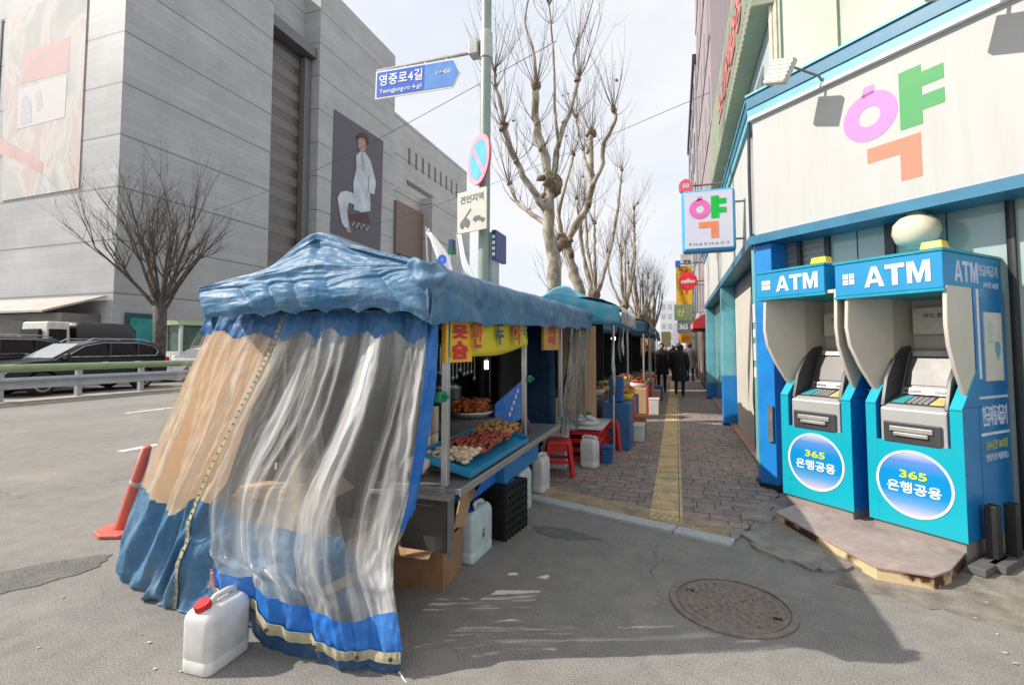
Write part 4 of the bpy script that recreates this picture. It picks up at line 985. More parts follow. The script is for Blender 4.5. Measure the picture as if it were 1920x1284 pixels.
# --- front curtain, left sheet (blue skirt, beige clear panel, blue head band)
def crease_(u, v, n, ph, seed):
    w_ = noise.noise(Vector((u * 2.6, v * 1.5, seed)))
    return (1 - abs(math.sin((u + .10 * w_) * n * math.pi * .5 + ph + v * .5))) ** 1.4
def cg(rows): return [[c_(*p) for p in r] for r in rows]
rows = cg([
    [(392, 585, 2.42), (430, 585, 2.42), (480, 585, 2.42), (540, 585, 2.42), (600, 585, 2.42), (650, 585, 2.42)],
    [(352, 668, 2.36), (392, 670, 2.36), (440, 672, 2.36), (502, 672, 2.37), (570, 680, 2.44), (620, 680, 2.46)],
    [(310, 770, 2.34), (350, 780, 2.32), (400, 785, 2.31), (452, 775, 2.33), (530, 790, 2.42), (600, 790, 2.46)],
    [(262, 905, 2.36), (300, 920, 2.30), (336, 934, 2.27), (383, 908, 2.29), (480, 960, 2.36), (640, 1000, 2.40)],
    [(219, 1035, 2.42), (256, 1052, 2.32), (300, 1062, 2.24), (352, 1020, 2.26), (450, 1065, 2.30), (690, 1085, 2.36)],
    [(226, 1088, 2.43), (255, 1112, 2.37), (288, 1132, 2.29), (322, 1148, 2.26), (420, 1168, 2.26), (715, 1185, 2.32)]])
P = surf(rows, 180, 150)
def ffl(u, v, p):
    a = .35 + .65 * min(1, v * 1.8)
    dia = u * 1.0 + (v - .5) * .28 if v > .55 else u + .014
    s = .012 * folds(dia, v, 9, .4, 2) * a - .018 * (2 * crease_(dia, v, 8, .4, 2) - .8) * a
    if v > .55: s += .02 * math.sin((v * 1.25 + u * 1.3) * 26 + 2.5 * noise.noise(Vector((u * 5, v * 5, 8)))) * min(1, (v - .55) * 5) * max(0, 1 - abs(u - .42) * 1.6)
    return s + .010 * noise.noise(Vector((u * 14, v * 7, 7))) + .005 * noise.noise(Vector((u * 30, v * 30, 1)))
P = displace(P, ffl)
for j in range(180): 
    for i in range(150): P[i][j].z = max(P[i][j].z, .012)
def band(u, v):
    if v < .105 + .03 * u + .012 * math.sin(u * 23): return 2
    return 1 if v > .605 - .0 * u + .04 * math.sin(u * 3.0) else 0
cur = None
g = MB(); g.grid(P, band); lf = g.build('front_curtain', [M_VINYLB, M_TARP, M_TARPH], st, smooth=True)
lf['label'] = 'left hanging sheet with blue skirt and beige clear window'
js = int(.6 * 179)
seam = [P[i][js] + Vector((0, -.012, 0)) for i in range(2, 149)]
g = MB(); b0 = [[p + Vector((-.014, 0, 0)) + Vector((.004 * math.sin(i * 1.3), 0, 0)), p + Vector((.016, -.003, 0))] for i, p in enumerate(seam)]
g.grid(b0)
for i in range(2, 145, 3): g.blob(seam[i] + Vector((0, -.008, 0)), .006, 1, .2, 1, (1, 1, 1), i)
g.build('seam', [M_WEB, mat('grey_stud', (.22, .21, .19), .5)], lf)
# --- front curtain, right sheet: swept clear vinyl gathered to the left
rows = cg([
    [(540, 583, 2.40), (590, 583, 2.40), (640, 583, 2.40), (700, 583, 2.40), (755, 585, 2.40), (806, 592, 2.40)],
    [(506, 670, 2.33), (570, 670, 2.33), (625, 665, 2.34), (688, 670, 2.34), (745, 675, 2.34), (800, 690, 2.36)],
    [(452, 780, 2.26), (520, 790, 2.26), (585, 790, 2.28), (655, 790, 2.29), (722, 795, 2.30), (786, 800, 2.34)],
    [(405, 905, 2.20), (455, 920, 2.20), (520, 930, 2.22), (600, 930, 2.25), (680, 930, 2.27), (770, 925, 2.32)],
    [(398, 1020, 2.14), (450, 1035, 2.13), (510, 1050, 2.14), (590, 1060, 2.17), (660, 1055, 2.22), (742, 1040, 2.28)],
    [(404, 1050, 2.12), (470, 1082, 2.10), (540, 1112, 2.10), (610, 1138, 2.12), (680, 1140, 2.17), (744, 1125, 2.24)],
    [(410, 1098, 2.13), (478, 1140, 2.10), (545, 1180, 2.10), (625, 1211, 2.11), (690, 1223, 2.15), (756, 1222, 2.20)],
    [(412, 1112, 2.15), (478, 1190, 2.16), (545, 1226, 2.14), (625, 1246, 2.13), (690, 1258, 2.15), (748, 1258, 2.205)]])
P = surf(rows, 200, 170)
def ffr(u, v, p):
    a = .5 + .5 * min(1, v * 2.2)
    if v > .72: a *= max(.4, 1 - (v - .72) * 2.2)
    s = .036 * (2.2 * crease_(u, v, 6.3, 1.1, 3) - .9) * a + .010 * folds(u, v, 11, .3, 5) * a
    s += .012 * math.sin((v * 1.6 - u * .9) * 24 + 2.4 * noise.noise(Vector((u * 4, v * 6, 2)))) * max(0, 1 - abs(v - .66) / .2)
    return s + .010 * noise.noise(Vector((u * 18, v * 6, 4))) + .005 * noise.noise(Vector((u * 36, v * 30, 6)))
P = displace(P, ffr)
for r_ in P:
    for p in r_: p.z = max(p.z, .008)
def band2(u, v):
    if v < .085 + .012 * math.sin(u * 31): return 1
    if v > .885: return 3
    return 2 if v > .745 + .008 * math.sin(u * 19) else 0
g = MB(); g.grid(P, band2); rt = g.build('front_curtain', [M_VINYL, M_TARPH, M_TARPV, M_TARPD], st, smooth=True)
rt['label'] = 'right clear plastic sheet swept aside, bright blue hem'
def along(i, d=-.008): return [P[i][j] + Vector((0, d, 0)) for j in range(200)]
r0, r1 = along(143, -.014), along(151, -.014)
g = MB(); g.grid([r0, [(a + b) / 2 + Vector((0, -.003, 0)) for a, b in zip(r0, r1)], r1]); g.build('hem_webbing', M_WEB, rt, solid=.004)
for j in (20, 62, 105, 150, 186):
    g = MB(); p = (r0[j] + r1[j]) / 2 + Vector((0, -.008, 0)); g.lathe([(.011, 0), (.011, .004), (.004, .005), (.0038, 0)], 12, M=FR(p, (1, 0, 0))); g.build('grommet', mat('brass_eyelet', (.10, .08, .06), .4, .5), rt)
# inner strap seen through the sheet, blue edge strip down the right side, tie string
g = MB(); S = [c_(x, y, Y) for x, y, Y in ((578, 1124, 2.2), (640, 1095, 2.24), (700, 1055, 2.28), (742, 1005, 2.32), (758, 960, 2.34), (772, 905, 2.36), (778, 860, 2.37))]
S = [interp(S, i / 50) for i in range(51)]
g.grid([[p + Vector((0, .05, .028)) for p in S], [p + Vector((0, .05, -.028)) for p in S]]); g.build('strap', M_WEB, rt, solid=.003)
rows = cg([[(803, 592, 2.40), (822, 598, 2.42)], [(795, 690, 2.36), (818, 695, 2.42)], [(782, 800, 2.34), (806, 805, 2.42)], [(766, 925, 2.32), (786, 925, 2.42)], [(752, 1000, 2.30), (772, 965, 2.42)]])
g = MB(); g.grid(displace(surf(rows, 10, 80), lambda u, v, p: .008 * math.sin(u * 8 + v * 9) + .006 * noise.noise(Vector((u * 4, v * 20, 0))))); g.build('edge_strip', M_TARPV, rt, smooth=True, solid=.003)
g = MB(); p = P[-6][-1]; g.tube([p, p + Vector((.05, -.03, -.015)), p + Vector((.10, -.05, -.02))], .004, 6); g.build('tie_string', mat('white_string', (.75, .75, .74), .8), rt)
g = MB(); p = c_(398, 1085, 2.06); g.tube([p + Vector((-.01, 0, .05)), p, p + Vector((.0, -.02, -.04))], .006, 6); g.tube([p + Vector((.0, 0, .0)), p + Vector((.03, -.02, -.02)), p + Vector((.03, -.03, .05))], .009, 6); g.build('knot', mat('pink_string', (.5, .22, .22), .8), rt)
# --- clear vinyl window behind the counter and the rolled curtain further on
rows = [[Vector((-1.28 + dx, y, z)) for y, dx in [(lerp(a_, b__, q / 3), (0, -.06, .02, .05)[q]) for q in range(4)]] for z, a_, b__ in ((2.0, 6.3, 7.2), (1.5, 6.2, 6.95), (1.0, 5.95, 6.5), (.55, 5.8, 6.45))]
g = MB(); g.grid(displace(surf(rows, 70, 30), lambda u, v, p: .035 * math.sin(u * 20 + v * 2) + .02 * noise.noise(p * 6))); g.build('rolled_curtain', vinyl_mat('grimy_vinyl', (.35, .9), (.20, .20, .185)), st, smooth=True)
# --- counter
g = MB(); g.box((-1.75, 2.62, .755), (-1.19, 5.15, .79)); g.box((-1.197, 2.62, .745), (-1.186, 5.15, .793), 1); g.build('counter', [M_STEELD, M_STEEL], st, bevel=.004)
g = MB(); g.box((-1.75, 2.55, .735), (-1.22, 2.618, .76)); g.build('end_shelf', M_STEELD, st, bevel=.003)
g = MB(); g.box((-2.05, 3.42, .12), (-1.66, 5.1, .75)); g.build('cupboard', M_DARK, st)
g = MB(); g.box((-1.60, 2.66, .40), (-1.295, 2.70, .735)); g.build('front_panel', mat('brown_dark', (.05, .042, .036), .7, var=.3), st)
g = MB(); g.box((-1.29, 2.66, .38), (-1.26, 2.69, .735)); g.build('leg', M_STEELD, st)
# food counter back: dark stove, pots
g = MB(); g.box((-2.7, 3.4, .0), (-2.3, 6.2, .86)); g.build('rear_bench', M_STEELD, st)
# stall signs
M_ORANGE = mat('orange_board', (.78, .40, .02), .45, var=.1, scale=5); M_YEL = mat('yellow_cloth', (.62, .50, .015), .7, var=.1, scale=4); M_REDL = mat('red_letter', (.50, .02, .015), .5); M_NAVL = mat('navy_letter', (.03, .07, .14), .6)
p0 = aX(836, 600, -1.27); p1 = aX(876, 678, -1.27)
sb = thing('menu_board', 'upright orange menu board with red letters at the stall counter', 'sign', (-1.27, p0.y, p1.z))
MS = FR((-1.27, p0.y, p1.z), (.12, 1, 0)); wS = (p1.y - p0.y) * 1.0
g = MB(); g.box((0, 0, -.03), (wS, .31, 0), 0, MS); g.build('board', M_ORANGE, sb, bevel=.004)
g = text_mb('못', MS, wS / 2, .185, wS * .62, .085, .003, .05); g.build('lettering', M_REDL, sb); g = text_mb('슴', MS, wS / 2, .075, wS * .62, .11, .003, .05); g.build('lettering', M_REDL, sb)
cur_y0, cur_y1 = aX(880, 640, -1.25).y, aX(990, 640, -1.25).y
sbn = thing('cloth_banner', 'sagging yellow cloth banner with mixed red and navy letters', 'banner', (-1.25, cur_y0, 1.6))
n_ = 40
top = [Vector((-1.25, lerp(2.62, cur_y1, i / n_), 1.93)) for i in range(n_ + 1)]
bot = [Vector((-1.25, t_.y, 1.545 + .10 * max(0, (i / n_ - .45)) ** 1.6 * 2.2)) for i, t_ in enumerate(top)]
P = [[a.lerp(b_, k / 10) for a, b_ in zip(top, bot)] for k in range(11)]
P = displace(P, lambda u, v, p: .012 * math.sin(u * 7 + v * 2.5) + .006 * noise.noise(p * 6))
g = MB(); g.grid(P); g.build('cloth', M_YEL, sbn, smooth=True, solid=.003)
MBn = FR((-1.215, 0, 0), (0, 1, 0))
g = MB(); h = cur_y1 - 2.62
text_mb('만', MBn, 2.62 + h * .20, 1.68, h * .10, .16, .003, .03, mb=g); g.build('lettering', M_REDL, sbn); g = MB(); text_mb('떡', MBn, 2.62 + h * .72, 1.70, h * .10, .15, .003, .03, mb=g); g.build('lettering', M_REDL, sbn)
g = MB(); text_mb('두', MBn, 2.62 + h * .47, 1.70, h * .10, .16, .003, .03, mb=g); g.build('lettering', M_NAVL, sbn); g = MB(); text_mb('국', MBn, 2.62 + h * .86, 1.735, h * .07, .11, .003, .02, mb=g); g.build('lettering', M_NAVL, sbn)
sb2 = thing('menu_board', 'smaller shaded orange board farther along the stall front', 'sign', (-1.25, 4.75, 1.62))
y0_, y1_ = aX(1020, 640, -1.29).y, aX(1044, 640, -1.29).y; MS2 = FR((-1.29, y0_, 1.575), (.05, 1, 0))
g = MB(); g.box((0, 0, -.03), (y1_ - y0_, .31, 0), 0, MS2); g.build('board', mat('brown_orange', (.55, .26, .02), .5), sb2, bevel=.004)
text_mb('어\n묵', MS2, (y1_ - y0_) / 2, .15, (y1_ - y0_) * .5, .19, .003, .05).build('lettering', M_REDL, sb2)
# lit tube inside the stall
bl = thing('lamp', 'small glowing white tube lamp hanging under the yellow banner', 'lamp', tuple(aX(912, 684, -1.5)))
em = bpy.data.materials.new('lamp_glow'); em.use_nodes = True; em.node_tree.nodes['Principled BSDF'].inputs['Emission Color'].default_value = (1, 1, .97, 1); em.node_tree.nodes['Principled BSDF'].inputs['Emission Strength'].default_value = 5
p = aX(912, 684, -1.5); g = MB(); g.lathe([(.012, -.035), (.017, -.03), (.017, .03), (.012, .035)], 12, M=Matrix.Translation(p)); g.build('tube', em, bl, smooth=True)
g = MB(); g.lathe([(.014, .035), (.014, .06), (.003, .062), (.003, .3)], 10, M=Matrix.Translation(p)); g.build('holder', M_STEELD, bl)
# green clips
M_CLIP = mat('green_clip', (.0, .16, .085), .4)
for lab, x, y in (('green plastic clamp on the nearer counter post', 824, 744), ('green plastic clamp on the farther counter post', 990, 710)):
    p = aX(x, y, -1.26); ck = thing('clamp', lab, 'clamp', tuple(p), 'green clamps on the counter posts')
    g = MB(); g.box(p - Vector((.03, .045, .03)), p + Vector((.03, .045, .03))); g.build('jaw', M_CLIP, ck, bevel=.012)
    g = MB(); g.cyl(p + Vector((.03, 0, 0)), p + Vector((.055, 0, 0)), .012, n=10); g.build('screw', M_CLIP, ck)

# --- things on the counter
def disc_items(mb, c, wx, wy, n, r, seed, sq=(1, 1, .6), mi=0, layers=2):
    rnd = random.Random(seed)
    for i in range(n):
        mb.blob((c[0] + rnd.uniform(-wx, wx), c[1] + rnd.uniform(-wy, wy), c[2] + r * .5 + rnd.uniform(0, r) * layers * .6), r * rnd.uniform(.7, 1.2), 1, .3, mi, sq, i + seed)
def tray(label, c, sx, sy, h, m, group=None, name='tray', cat='tray'):
    t = thing(name, label, cat, c, group)
    M = Matrix.Translation(c)
    g = MB(); g.taper((-sx, -sy, 0), (sx, sy, .008), (1, 1), 0, M)
    for lo, hi in (((-sx, -sy, .0081), (sx, -sy + .01, h)), ((-sx, sy - .01, .0081), (sx, sy, h)), ((-sx, -sy + .0101, .0081), (-sx + .01, sy - .0101, h)), ((sx - .01, -sy + .0101, .0081), (sx, sy - .0101, h))):
        g.box(lo, hi, 0, M)
    g.build('pan', m, t, bevel=.003); return t
M_TRAYB = mat('tray_blue', (.01, .22, .42), .3); M_STEW = mat('red_rice_cakes', (.30, .045, .02), .35, var=.6, scale=30, coat=.2); M_FRY = mat('fried_golden', (.40, .19, .06), .55, var=.4, scale=30); M_PALE = mat('fish_cake', (.62, .48, .33), .6, var=.2, scale=25)
CZ = .792
tr_ = thing('food_tray', 'long blue tray leaning out over the stall counter edge', 'tray', (-1.42, 3.35, CZ))
Mt = Matrix.Translation((-1.40, 3.42, CZ + .06)) @ Matrix.Rotation(R(14), 4, 'Y')
g = MB(); g.box((-.20, -.62, 0), (.20, .62, .012), 0, Mt); g.box((-.20, -.62, .0121), (-.185, .62, .05), 0, Mt); g.box((.185, -.62, .0121), (.20, .62, .035), 0, Mt); g.box((-.1849, -.62, .0121), (.1849, -.605, .05), 0, Mt); g.box((-.1849, .605, .0121), (.1849, .62, .05), 0, Mt); g.build('pan', M_TRAYB, tr_, bevel=.003)
g = MB(); 
for s in (-1, 1): g.box((-1.58, 3.42 + s * .45 - .03, CZ), (-1.24, 3.42 + s * .45 + .03, CZ + .025))
g.build('foot', M_STEELD, tr_)
f = thing('rice_cakes', 'heap of glossy dark red rice cakes on the blue tray', 'food', (-1.42, 3.45, CZ + .08))
g = MB(); disc_items(g, (-1.42, 3.42, CZ + .085), .17, .30, 420, .019, 5, (.8, 2.0, .75), layers=4); g.build('pieces', M_STEW, f, smooth=True)
f = thing('fried_food', 'golden orange fritters heaped at the far end of the tray', 'food', (-1.45, 3.95, CZ + .08))
g = MB(); disc_items(g, (-1.44, 3.88, CZ + .09), .15, .16, 160, .024, 9, (1, 1.8, .8), layers=4); disc_items(g, (-1.50, 4.2, CZ + .03), .14, .18, 140, .025, 10, (1, 1.8, .8), layers=4); g.build('pieces', M_FRY, f, smooth=True)
f = thing('fish_cakes', 'pale dumplings and fish cakes at the near end of the tray', 'food', (-1.42, 2.95, CZ + .08))
g = MB(); disc_items(g, (-1.41, 2.98, CZ + .085), .15, .13, 110, .022, 15, (1, 1.4, .7), layers=3); g.build('pieces', M_PALE, f, smooth=True)
f = thing('orange_fritters', 'rounded heap of reddish fried pieces on a raised pan behind', 'food', (-1.85, 4.3, 1.0))
g = MB(); g.lathe([(.16, 0), (.22, .06), (.21, .065), (.15, .01), (.001, .01)], 20, M=Matrix.Translation((-1.85, 4.3, .95))); g.build('pan', M_STEEL, f, smooth=True)
g = MB(); disc_items(g, (-1.85, 4.3, .985), .15, .17, 230, .026, 21, (1, 1.7, .8), layers=7); g.build('pieces', mat('red_fry', (.46, .11, .025), .5, var=.4, scale=20), f, smooth=True)
g = MB(); g.box((-2.1, 4.0, .792), (-1.6, 4.6, .95)); tag(g.build('warming_box', M_STEELD, loc=(-1.85, 4.3, .79), bevel=.01), 'dull steel warming box holding the reddish fritters', 'food warmer')
# cup stacks
M_CUP = mat('paper_cup', (.60, .50, .40), .6, var=.1)
for i, (x, y) in enumerate(((-1.70, 3.15), (-1.70, 3.27))):
    g = MB(); 
    for k in range(14): g.lathe([(.030, 0), (.036, .026), (.037, .028), (.0001, .028)], 16, M=Matrix.Translation((x, y, CZ + .18 + k * .013)))
    g.cyl((x, y, CZ), (x, y, CZ + .182), .034, n=16)
    tag(g.build('paper_cups', M_CUP, loc=(x, y, CZ), smooth=True), ('nearer' if i == 0 else 'farther') + ' tall stack of brown paper cups beside the food', 'cups', 'stacks of paper cups')
# pots, dispenser, blue box
pt = thing('stock_pot', 'big dented steel pot in the dark back of the stall', 'pot', (-2.45, 4.9, .86))
g = MB(); g.lathe([(.20, 0), (.21, .02), (.21, .30), (.22, .31), (.205, .31), (.20, .03), (.001, .03)], 28, M=Matrix.Translation((-2.45, 4.9, .861))); g.build('body', M_STEEL, pt, smooth=True)
g = MB(); g.lathe([(.215, 0), (.12, .05), (.03, .07), (.03, .1), (.001, .1)], 28, M=Matrix.Translation((-2.45, 4.9, 1.172))); g.build('lid', M_STEEL, pt, smooth=True)
bx_ = thing('sauce_box', 'square steel sauce container between cups and rice cakes', 'container', (-1.66, 3.62, CZ))
g = MB(); g.box((-1.74, 3.52, CZ), (-1.6, 3.7, CZ + .11)); g.build('body', M_STEEL, bx_, bevel=.01)
g = MB(); g.box((-1.72, 3.54, CZ + .112), (-1.62, 3.68, CZ + .125)); g.build('lid', M_STEELD, bx_, bevel=.004)
bb = thing('sneeze_guard', 'slanted blue plastic sneeze board with white writing behind the fritters', 'panel', (-1.55, 4.6, CZ))
Mb = FR((-1.62, 4.35, CZ + .02), (.15, 1, .1))
g = MB(); g.prism([(0, 0), (.62, 0), (.62, .40), (0, .26)], -.012, 0, 0, Mb); g.build('panel', M_TARPV, bb)
g = MB()
for i in range(5): g.box((.28 + .045 * i, .08 + .05 * i, .001), (.31 + .045 * i, .12 + .05 * i, .003), 0, Mb)
g.build('lettering', M_SWHITE, bb)
tp = thing('plastic_wrap', 'crumpled pale tissue packet by the near counter post', 'packet', (-1.5, 2.85, CZ))
g = MB(); g.blob((-1.56, 2.80, CZ + .07), .075, 2, .2, 0, (1, 1.1, .95), 3); g.build('packet', mat('pinkish_paper', (.62, .50, .47), .7), tp, smooth=True)
bt_ = thing('squeeze_bottle', 'dark purple topped squeeze bottle at the far counter end', 'bottle', (-1.3, 4.45, CZ))
g = MB(); g.lathe([(.03, 0), (.033, .01), (.033, .10), (.02, .125), (.012, .13), (.012, .15), (.004, .18)], 16, M=Matrix.Translation((-1.36, 4.5, CZ))); g.build('body', mat('purple_plastic', (.08, .02, .06), .4), bt_, smooth=True)
rnd = random.Random(31)
M_WRAP = mat('clear_bag', (.5, .5, .52), .2, var=.3, scale=20)
ut = thing('utensil_rack', 'row of hanging ladles and tongs in the dim stall back', 'rack', (-2.2, 4.4, 1.6))
g = MB(); g.cyl((-2.3, 3.85, 1.62), (-2.3, 5.6, 1.66), .012, n=8); g.build('bar', M_STEEL, ut)
g = MB()
for i in range(16):
    y = 3.95 + i * .10; L_ = rnd.uniform(.22, .36); g.box((-2.305, y - .012, 1.62 - L_), (-2.295, y + .012, 1.61)); g.blob((-2.3, y, 1.60 - L_), .035, 1, .1, 0, (.5, 1, 1), i)
g.build('ladle', M_STEEL, ut)

# --- inside the front sheets: cardboard panels and boxes
M_CARDP = mat('pale_cardboard', (.56, .36, .20), .85, var=.12, scale=3, stain='b98350', stain_amt=.5, stain_scale=1.4)
cpn = thing('cardboard_sheet', 'big orange tan cardboard sheet standing behind the left front sheet', 'cardboard', (-2.6, 2.6, 0))
Pq = [aY(x, y, Y) for x, y, Y in ((398, 606, 2.60), (520, 606, 2.60), (512, 690, 2.58), (470, 770, 2.56), (425, 905, 2.52), (372, 970, 2.5), (330, 960, 2.5), (262, 920, 2.52), (300, 820, 2.55), (348, 710, 2.58))]
g = MB(); n = len(Pq); g.add(Pq + [p + Vector((0, .006, 0)) for p in Pq], [list(range(n)), list(range(n, 2 * n))[::-1]] + [(i, (i + 1) % n, n + (i + 1) % n, n + i) for i in range(n)]); g.build('sheet', M_CARDP, cpn)
def carton(label, lo, hi, m, flaps=True, rot=0, group=None):
    c = Vector(((lo[0] + hi[0]) / 2, (lo[1] + hi[1]) / 2, lo[2])); t = thing('cardboard_box', label, 'box', tuple(c), group)
    hx, hy, h = (hi[0] - lo[0]) / 2, (hi[1] - lo[1]) / 2, hi[2] - lo[2]; M = Matrix.Translation(c) @ Matrix.Rotation(R(rot), 4, 'Z')
    g = MB(); tk = .006
    g.box((-hx, -hy, 0), (hx, hy, tk), 0, M); g.box((-hx, -hy, tk), (hx, -hy + tk, h), 0, M); g.box((-hx, hy - tk, tk), (hx, hy, h), 0, M); g.box((-hx, -hy + tk, tk), (-hx + tk, hy - tk, h), 0, M); g.box((hx - tk, -hy + tk, tk), (hx, hy - tk, h), 0, M)
    g.build('body', m, t)
    if flaps:
        for s in (-1, 1):
            F_ = M @ Matrix.Translation((0, s * hy, h)) @ Matrix.Rotation(R(-s * 28), 4, 'X'); g = MB(); g.box((-hx, 0 if s > 0 else -hy * .95, 0), (hx, hy * .95 if s > 0 else 0, tk * .7), 0, F_); g.build('flap', m, t)
            F_ = M @ Matrix.Translation((s * hx, 0, h)) @ Matrix.Rotation(R(s * 35), 4, 'Y'); g = MB(); g.box((0 if s > 0 else -hx * .8, -hy, 0), (hx * .8 if s > 0 else 0, hy, tk * .7), 0, F_); g.build('flap', m, t)
    return t
carton('open tan box behind the clear front sheet, beside the seam', (-2.75, 2.62, .40), (-2.3, 2.95, .72), M_CARDP, True, 4)
carton('low wide tan box on the ground behind the clear front sheet', (-2.55, 2.58, 0), (-1.95, 3.0, .40), M_CARD, False, -3)
g = MB(); g.box((-2.8, 3.05, 0), (-2.1, 3.35, .42)); tag(g.build('crate', M_DARK, loc=(-2.45, 3.2, 0), bevel=.01), 'black crate deep inside the stall behind the cardboard boxes', 'crate')
# brown flattened box under the counter
kb = carton('slumped brown cardboard box under the near end of the counter', (-1.98, 2.98, 0), (-1.50, 3.36, .30), M_CARD2, False, 5)
g = MB()
Pq = [aX(x, y, -1.47) for x, y in ((852, 990), (866, 925), (905, 880), (925, 868), (905, 900), (882, 940), (872, 985))]
n = len(Pq); g.add(Pq + [p + Vector((-.01, 0, 0)) for p in Pq], [list(range(n)), list(range(n, 2 * n))[::-1]] + [(i, (i + 1) % n, n + (i + 1) % n, n + i) for i in range(n)])
cs = tag(g.build('cardboard_strip', M_CARD, loc=tuple(Pq[0])), 'curved torn strip of tan cardboard leaning against the blue bins', 'cardboard')
g = MB(); Pq = [[Vector((-2.0 + i * .06, 2.86 + .03 * noise.noise(Vector((i, 0, 3))) + j * .1, .315 + .012 * noise.noise(Vector((i * .9, j, 0))) - (.06 if j == 0 else 0))) for i in range(9)] for j in range(6)]
g.grid(Pq); tag(g.build('flat_cardboard', M_CARD, loc=(-1.75, 3.1, .31), solid=.006), 'creased flat cardboard lying over the slumped brown box', 'cardboard')
# blue bins below the counter
def bin_(label, y0, y1, m, x=-1.32, z1=.68, zb=.02):
    t = thing('storage_bin', label, 'bin', (x - .2, (y0 + y1) / 2, 0), 'blue bins under the counter')
    g = MB(); g.taper((x - (.34 if zb < .1 else .16), y0, zb), (x, y1, z1), (1, 1)); g.build('body', m, t, bevel=.02)
    g = MB(); g.box((x - (.36 if zb < .1 else .17), y0 - .015, z1 - .06), (x + .018, y1 + .015, z1)); g.build('lid', m, t, bevel=.012)
    g = MB(); g.box((x + .001, (y0 + y1) / 2 - .06, z1 - .16), (x + .022, (y0 + y1) / 2 + .06, z1 - .12)); g.build('handle', m, t, bevel=.006)
bin_('bright blue bin slung under the counter above the white can with blue cap', 3.36, 3.98, mat('bin_bright', (.015, .17, .62), .45), -1.47, .735, .45)
bin_('paler blue wooden bin below the far half of the counter', 4.02, 5.08, mat('bin_blue', (.02, .22, .52), .5, var=.15, scale=4), -1.40, .735, .43)
# black crate on its side
bc = thing('bottle_crate', 'black ribbed plastic crate standing on its side on the ground', 'crate', (-1.35, 4.18, 0))
M_BLK = mat('black_plastic', (.014, .014, .014), .5)
Mc = Matrix.Translation((-1.43, 4.13, 0)) @ Matrix.Rotation(R(-8), 4, 'Z') @ Matrix.Diagonal((.72, .82, 1, 1))
g = MB(); g.box((-.13, -.26, 0), (.13, .26, .43), 0, Mc); g.build('body', M_BLK, bc, bevel=.012)
g = MB()
for i in range(6):
    z = .035 + i * .065
    g.box((-.14, -.27, z), (.14, -.262, z + .035), 0, Mc); g.box((.131, -.26, z), (.142, .26, z + .035), 0, Mc)
for i in range(7): g.box((.131, -.25 + i * .08, .0), (.147, -.235 + i * .08, .43), 0, Mc)
g.build('rib', M_BLK, bc)
g = MB(); g.box((-.06, -.12, .431), (.06, .12, .436), 0, Mc); g.build('handle', M_STEELD, bc)

# --- jerrycans
def can_shape(mb, sx, sy, h, M):
    """rounded can, shoulder sloping up, with handle ridge"""
    def rr(hx, hy, r, n=5):
        out = []
        for cx, cy, a0 in ((hx - r, hy - r, 0), (-hx + r, hy - r, 90), (-hx + r, -hy + r, 180), (hx - r, -hy + r, 270)):
            for i in range(n + 1): a = R(a0 + 90 * i / n); out.append((cx + r * math.cos(a), cy + r * math.sin(a)))
        return out
    lv = [(.90, .0), (.98, .012), (1, .03), (1, .2), (.975, .22), (.975, .23), (1, .25), (1, .80), (.98, .86), (.90, .92), (.74, .97), (.60, 1.0)]
    b = len(mb.v); N_ = None
    for k, z in lv:
        ring = rr(sx * k, sy * (k if z < .5 else (k * .5 + .5)), min(sx, sy) * .42)
        N_ = len(ring)
        for p in ring: mb.v.append(M @ Vector((p[0], p[1], z * h)))
    for i in range(len(lv) - 1):
        for j in range(N_): mb.f.append([b + i * N_ + j, b + i * N_ + (j + 1) % N_, b + (i + 1) * N_ + (j + 1) % N_, b + (i + 1) * N_ + j]); mb.m.append(0)
    mb.f.append([b + j for j in range(N_)][::-1]); mb.m.append(0)
    mb.f.append([b + (len(lv) - 1) * N_ + j for j in range(N_)]); mb.m.append(0)
def plastic(name, c, ss=.25):
    m, nt, b = mk(name); b.inputs['Base Color'].default_value = (*c, 1); b.inputs['Roughness'].default_value = .38
    b.inputs['Subsurface Weight'].default_value = ss; b.inputs['Subsurface Radius'].default_value = (.03, .03, .03); b.inputs['Subsurface Scale'].default_value = .4
    vec = texcoord(nt); n = nnode(nt, "ShaderNodeTexNoise"); n.inputs['Scale'].default_value = 12; n.inputs['Detail'].default_value = 6; nt.links.new(vec, n.inputs[0])
    r = nnode(nt, "ShaderNodeValToRGB"); r.color_ramp.elements[0].position = .35; r.color_ramp.elements[0].color = (*[x * .86 for x in c], 1); r.color_ramp.elements[1].position = .6; r.color_ramp.elements[1].color = (*c, 1)
    nt.links.new(n.outputs[0], r.inputs[0]); nt.links.new(r.outputs[0], b.inputs['Base Color']); return m
M_WPL = plastic('white_plastic', (.68, .68, .67)); M_BPL = plastic('milky_plastic', (.60, .69, .71), .5)
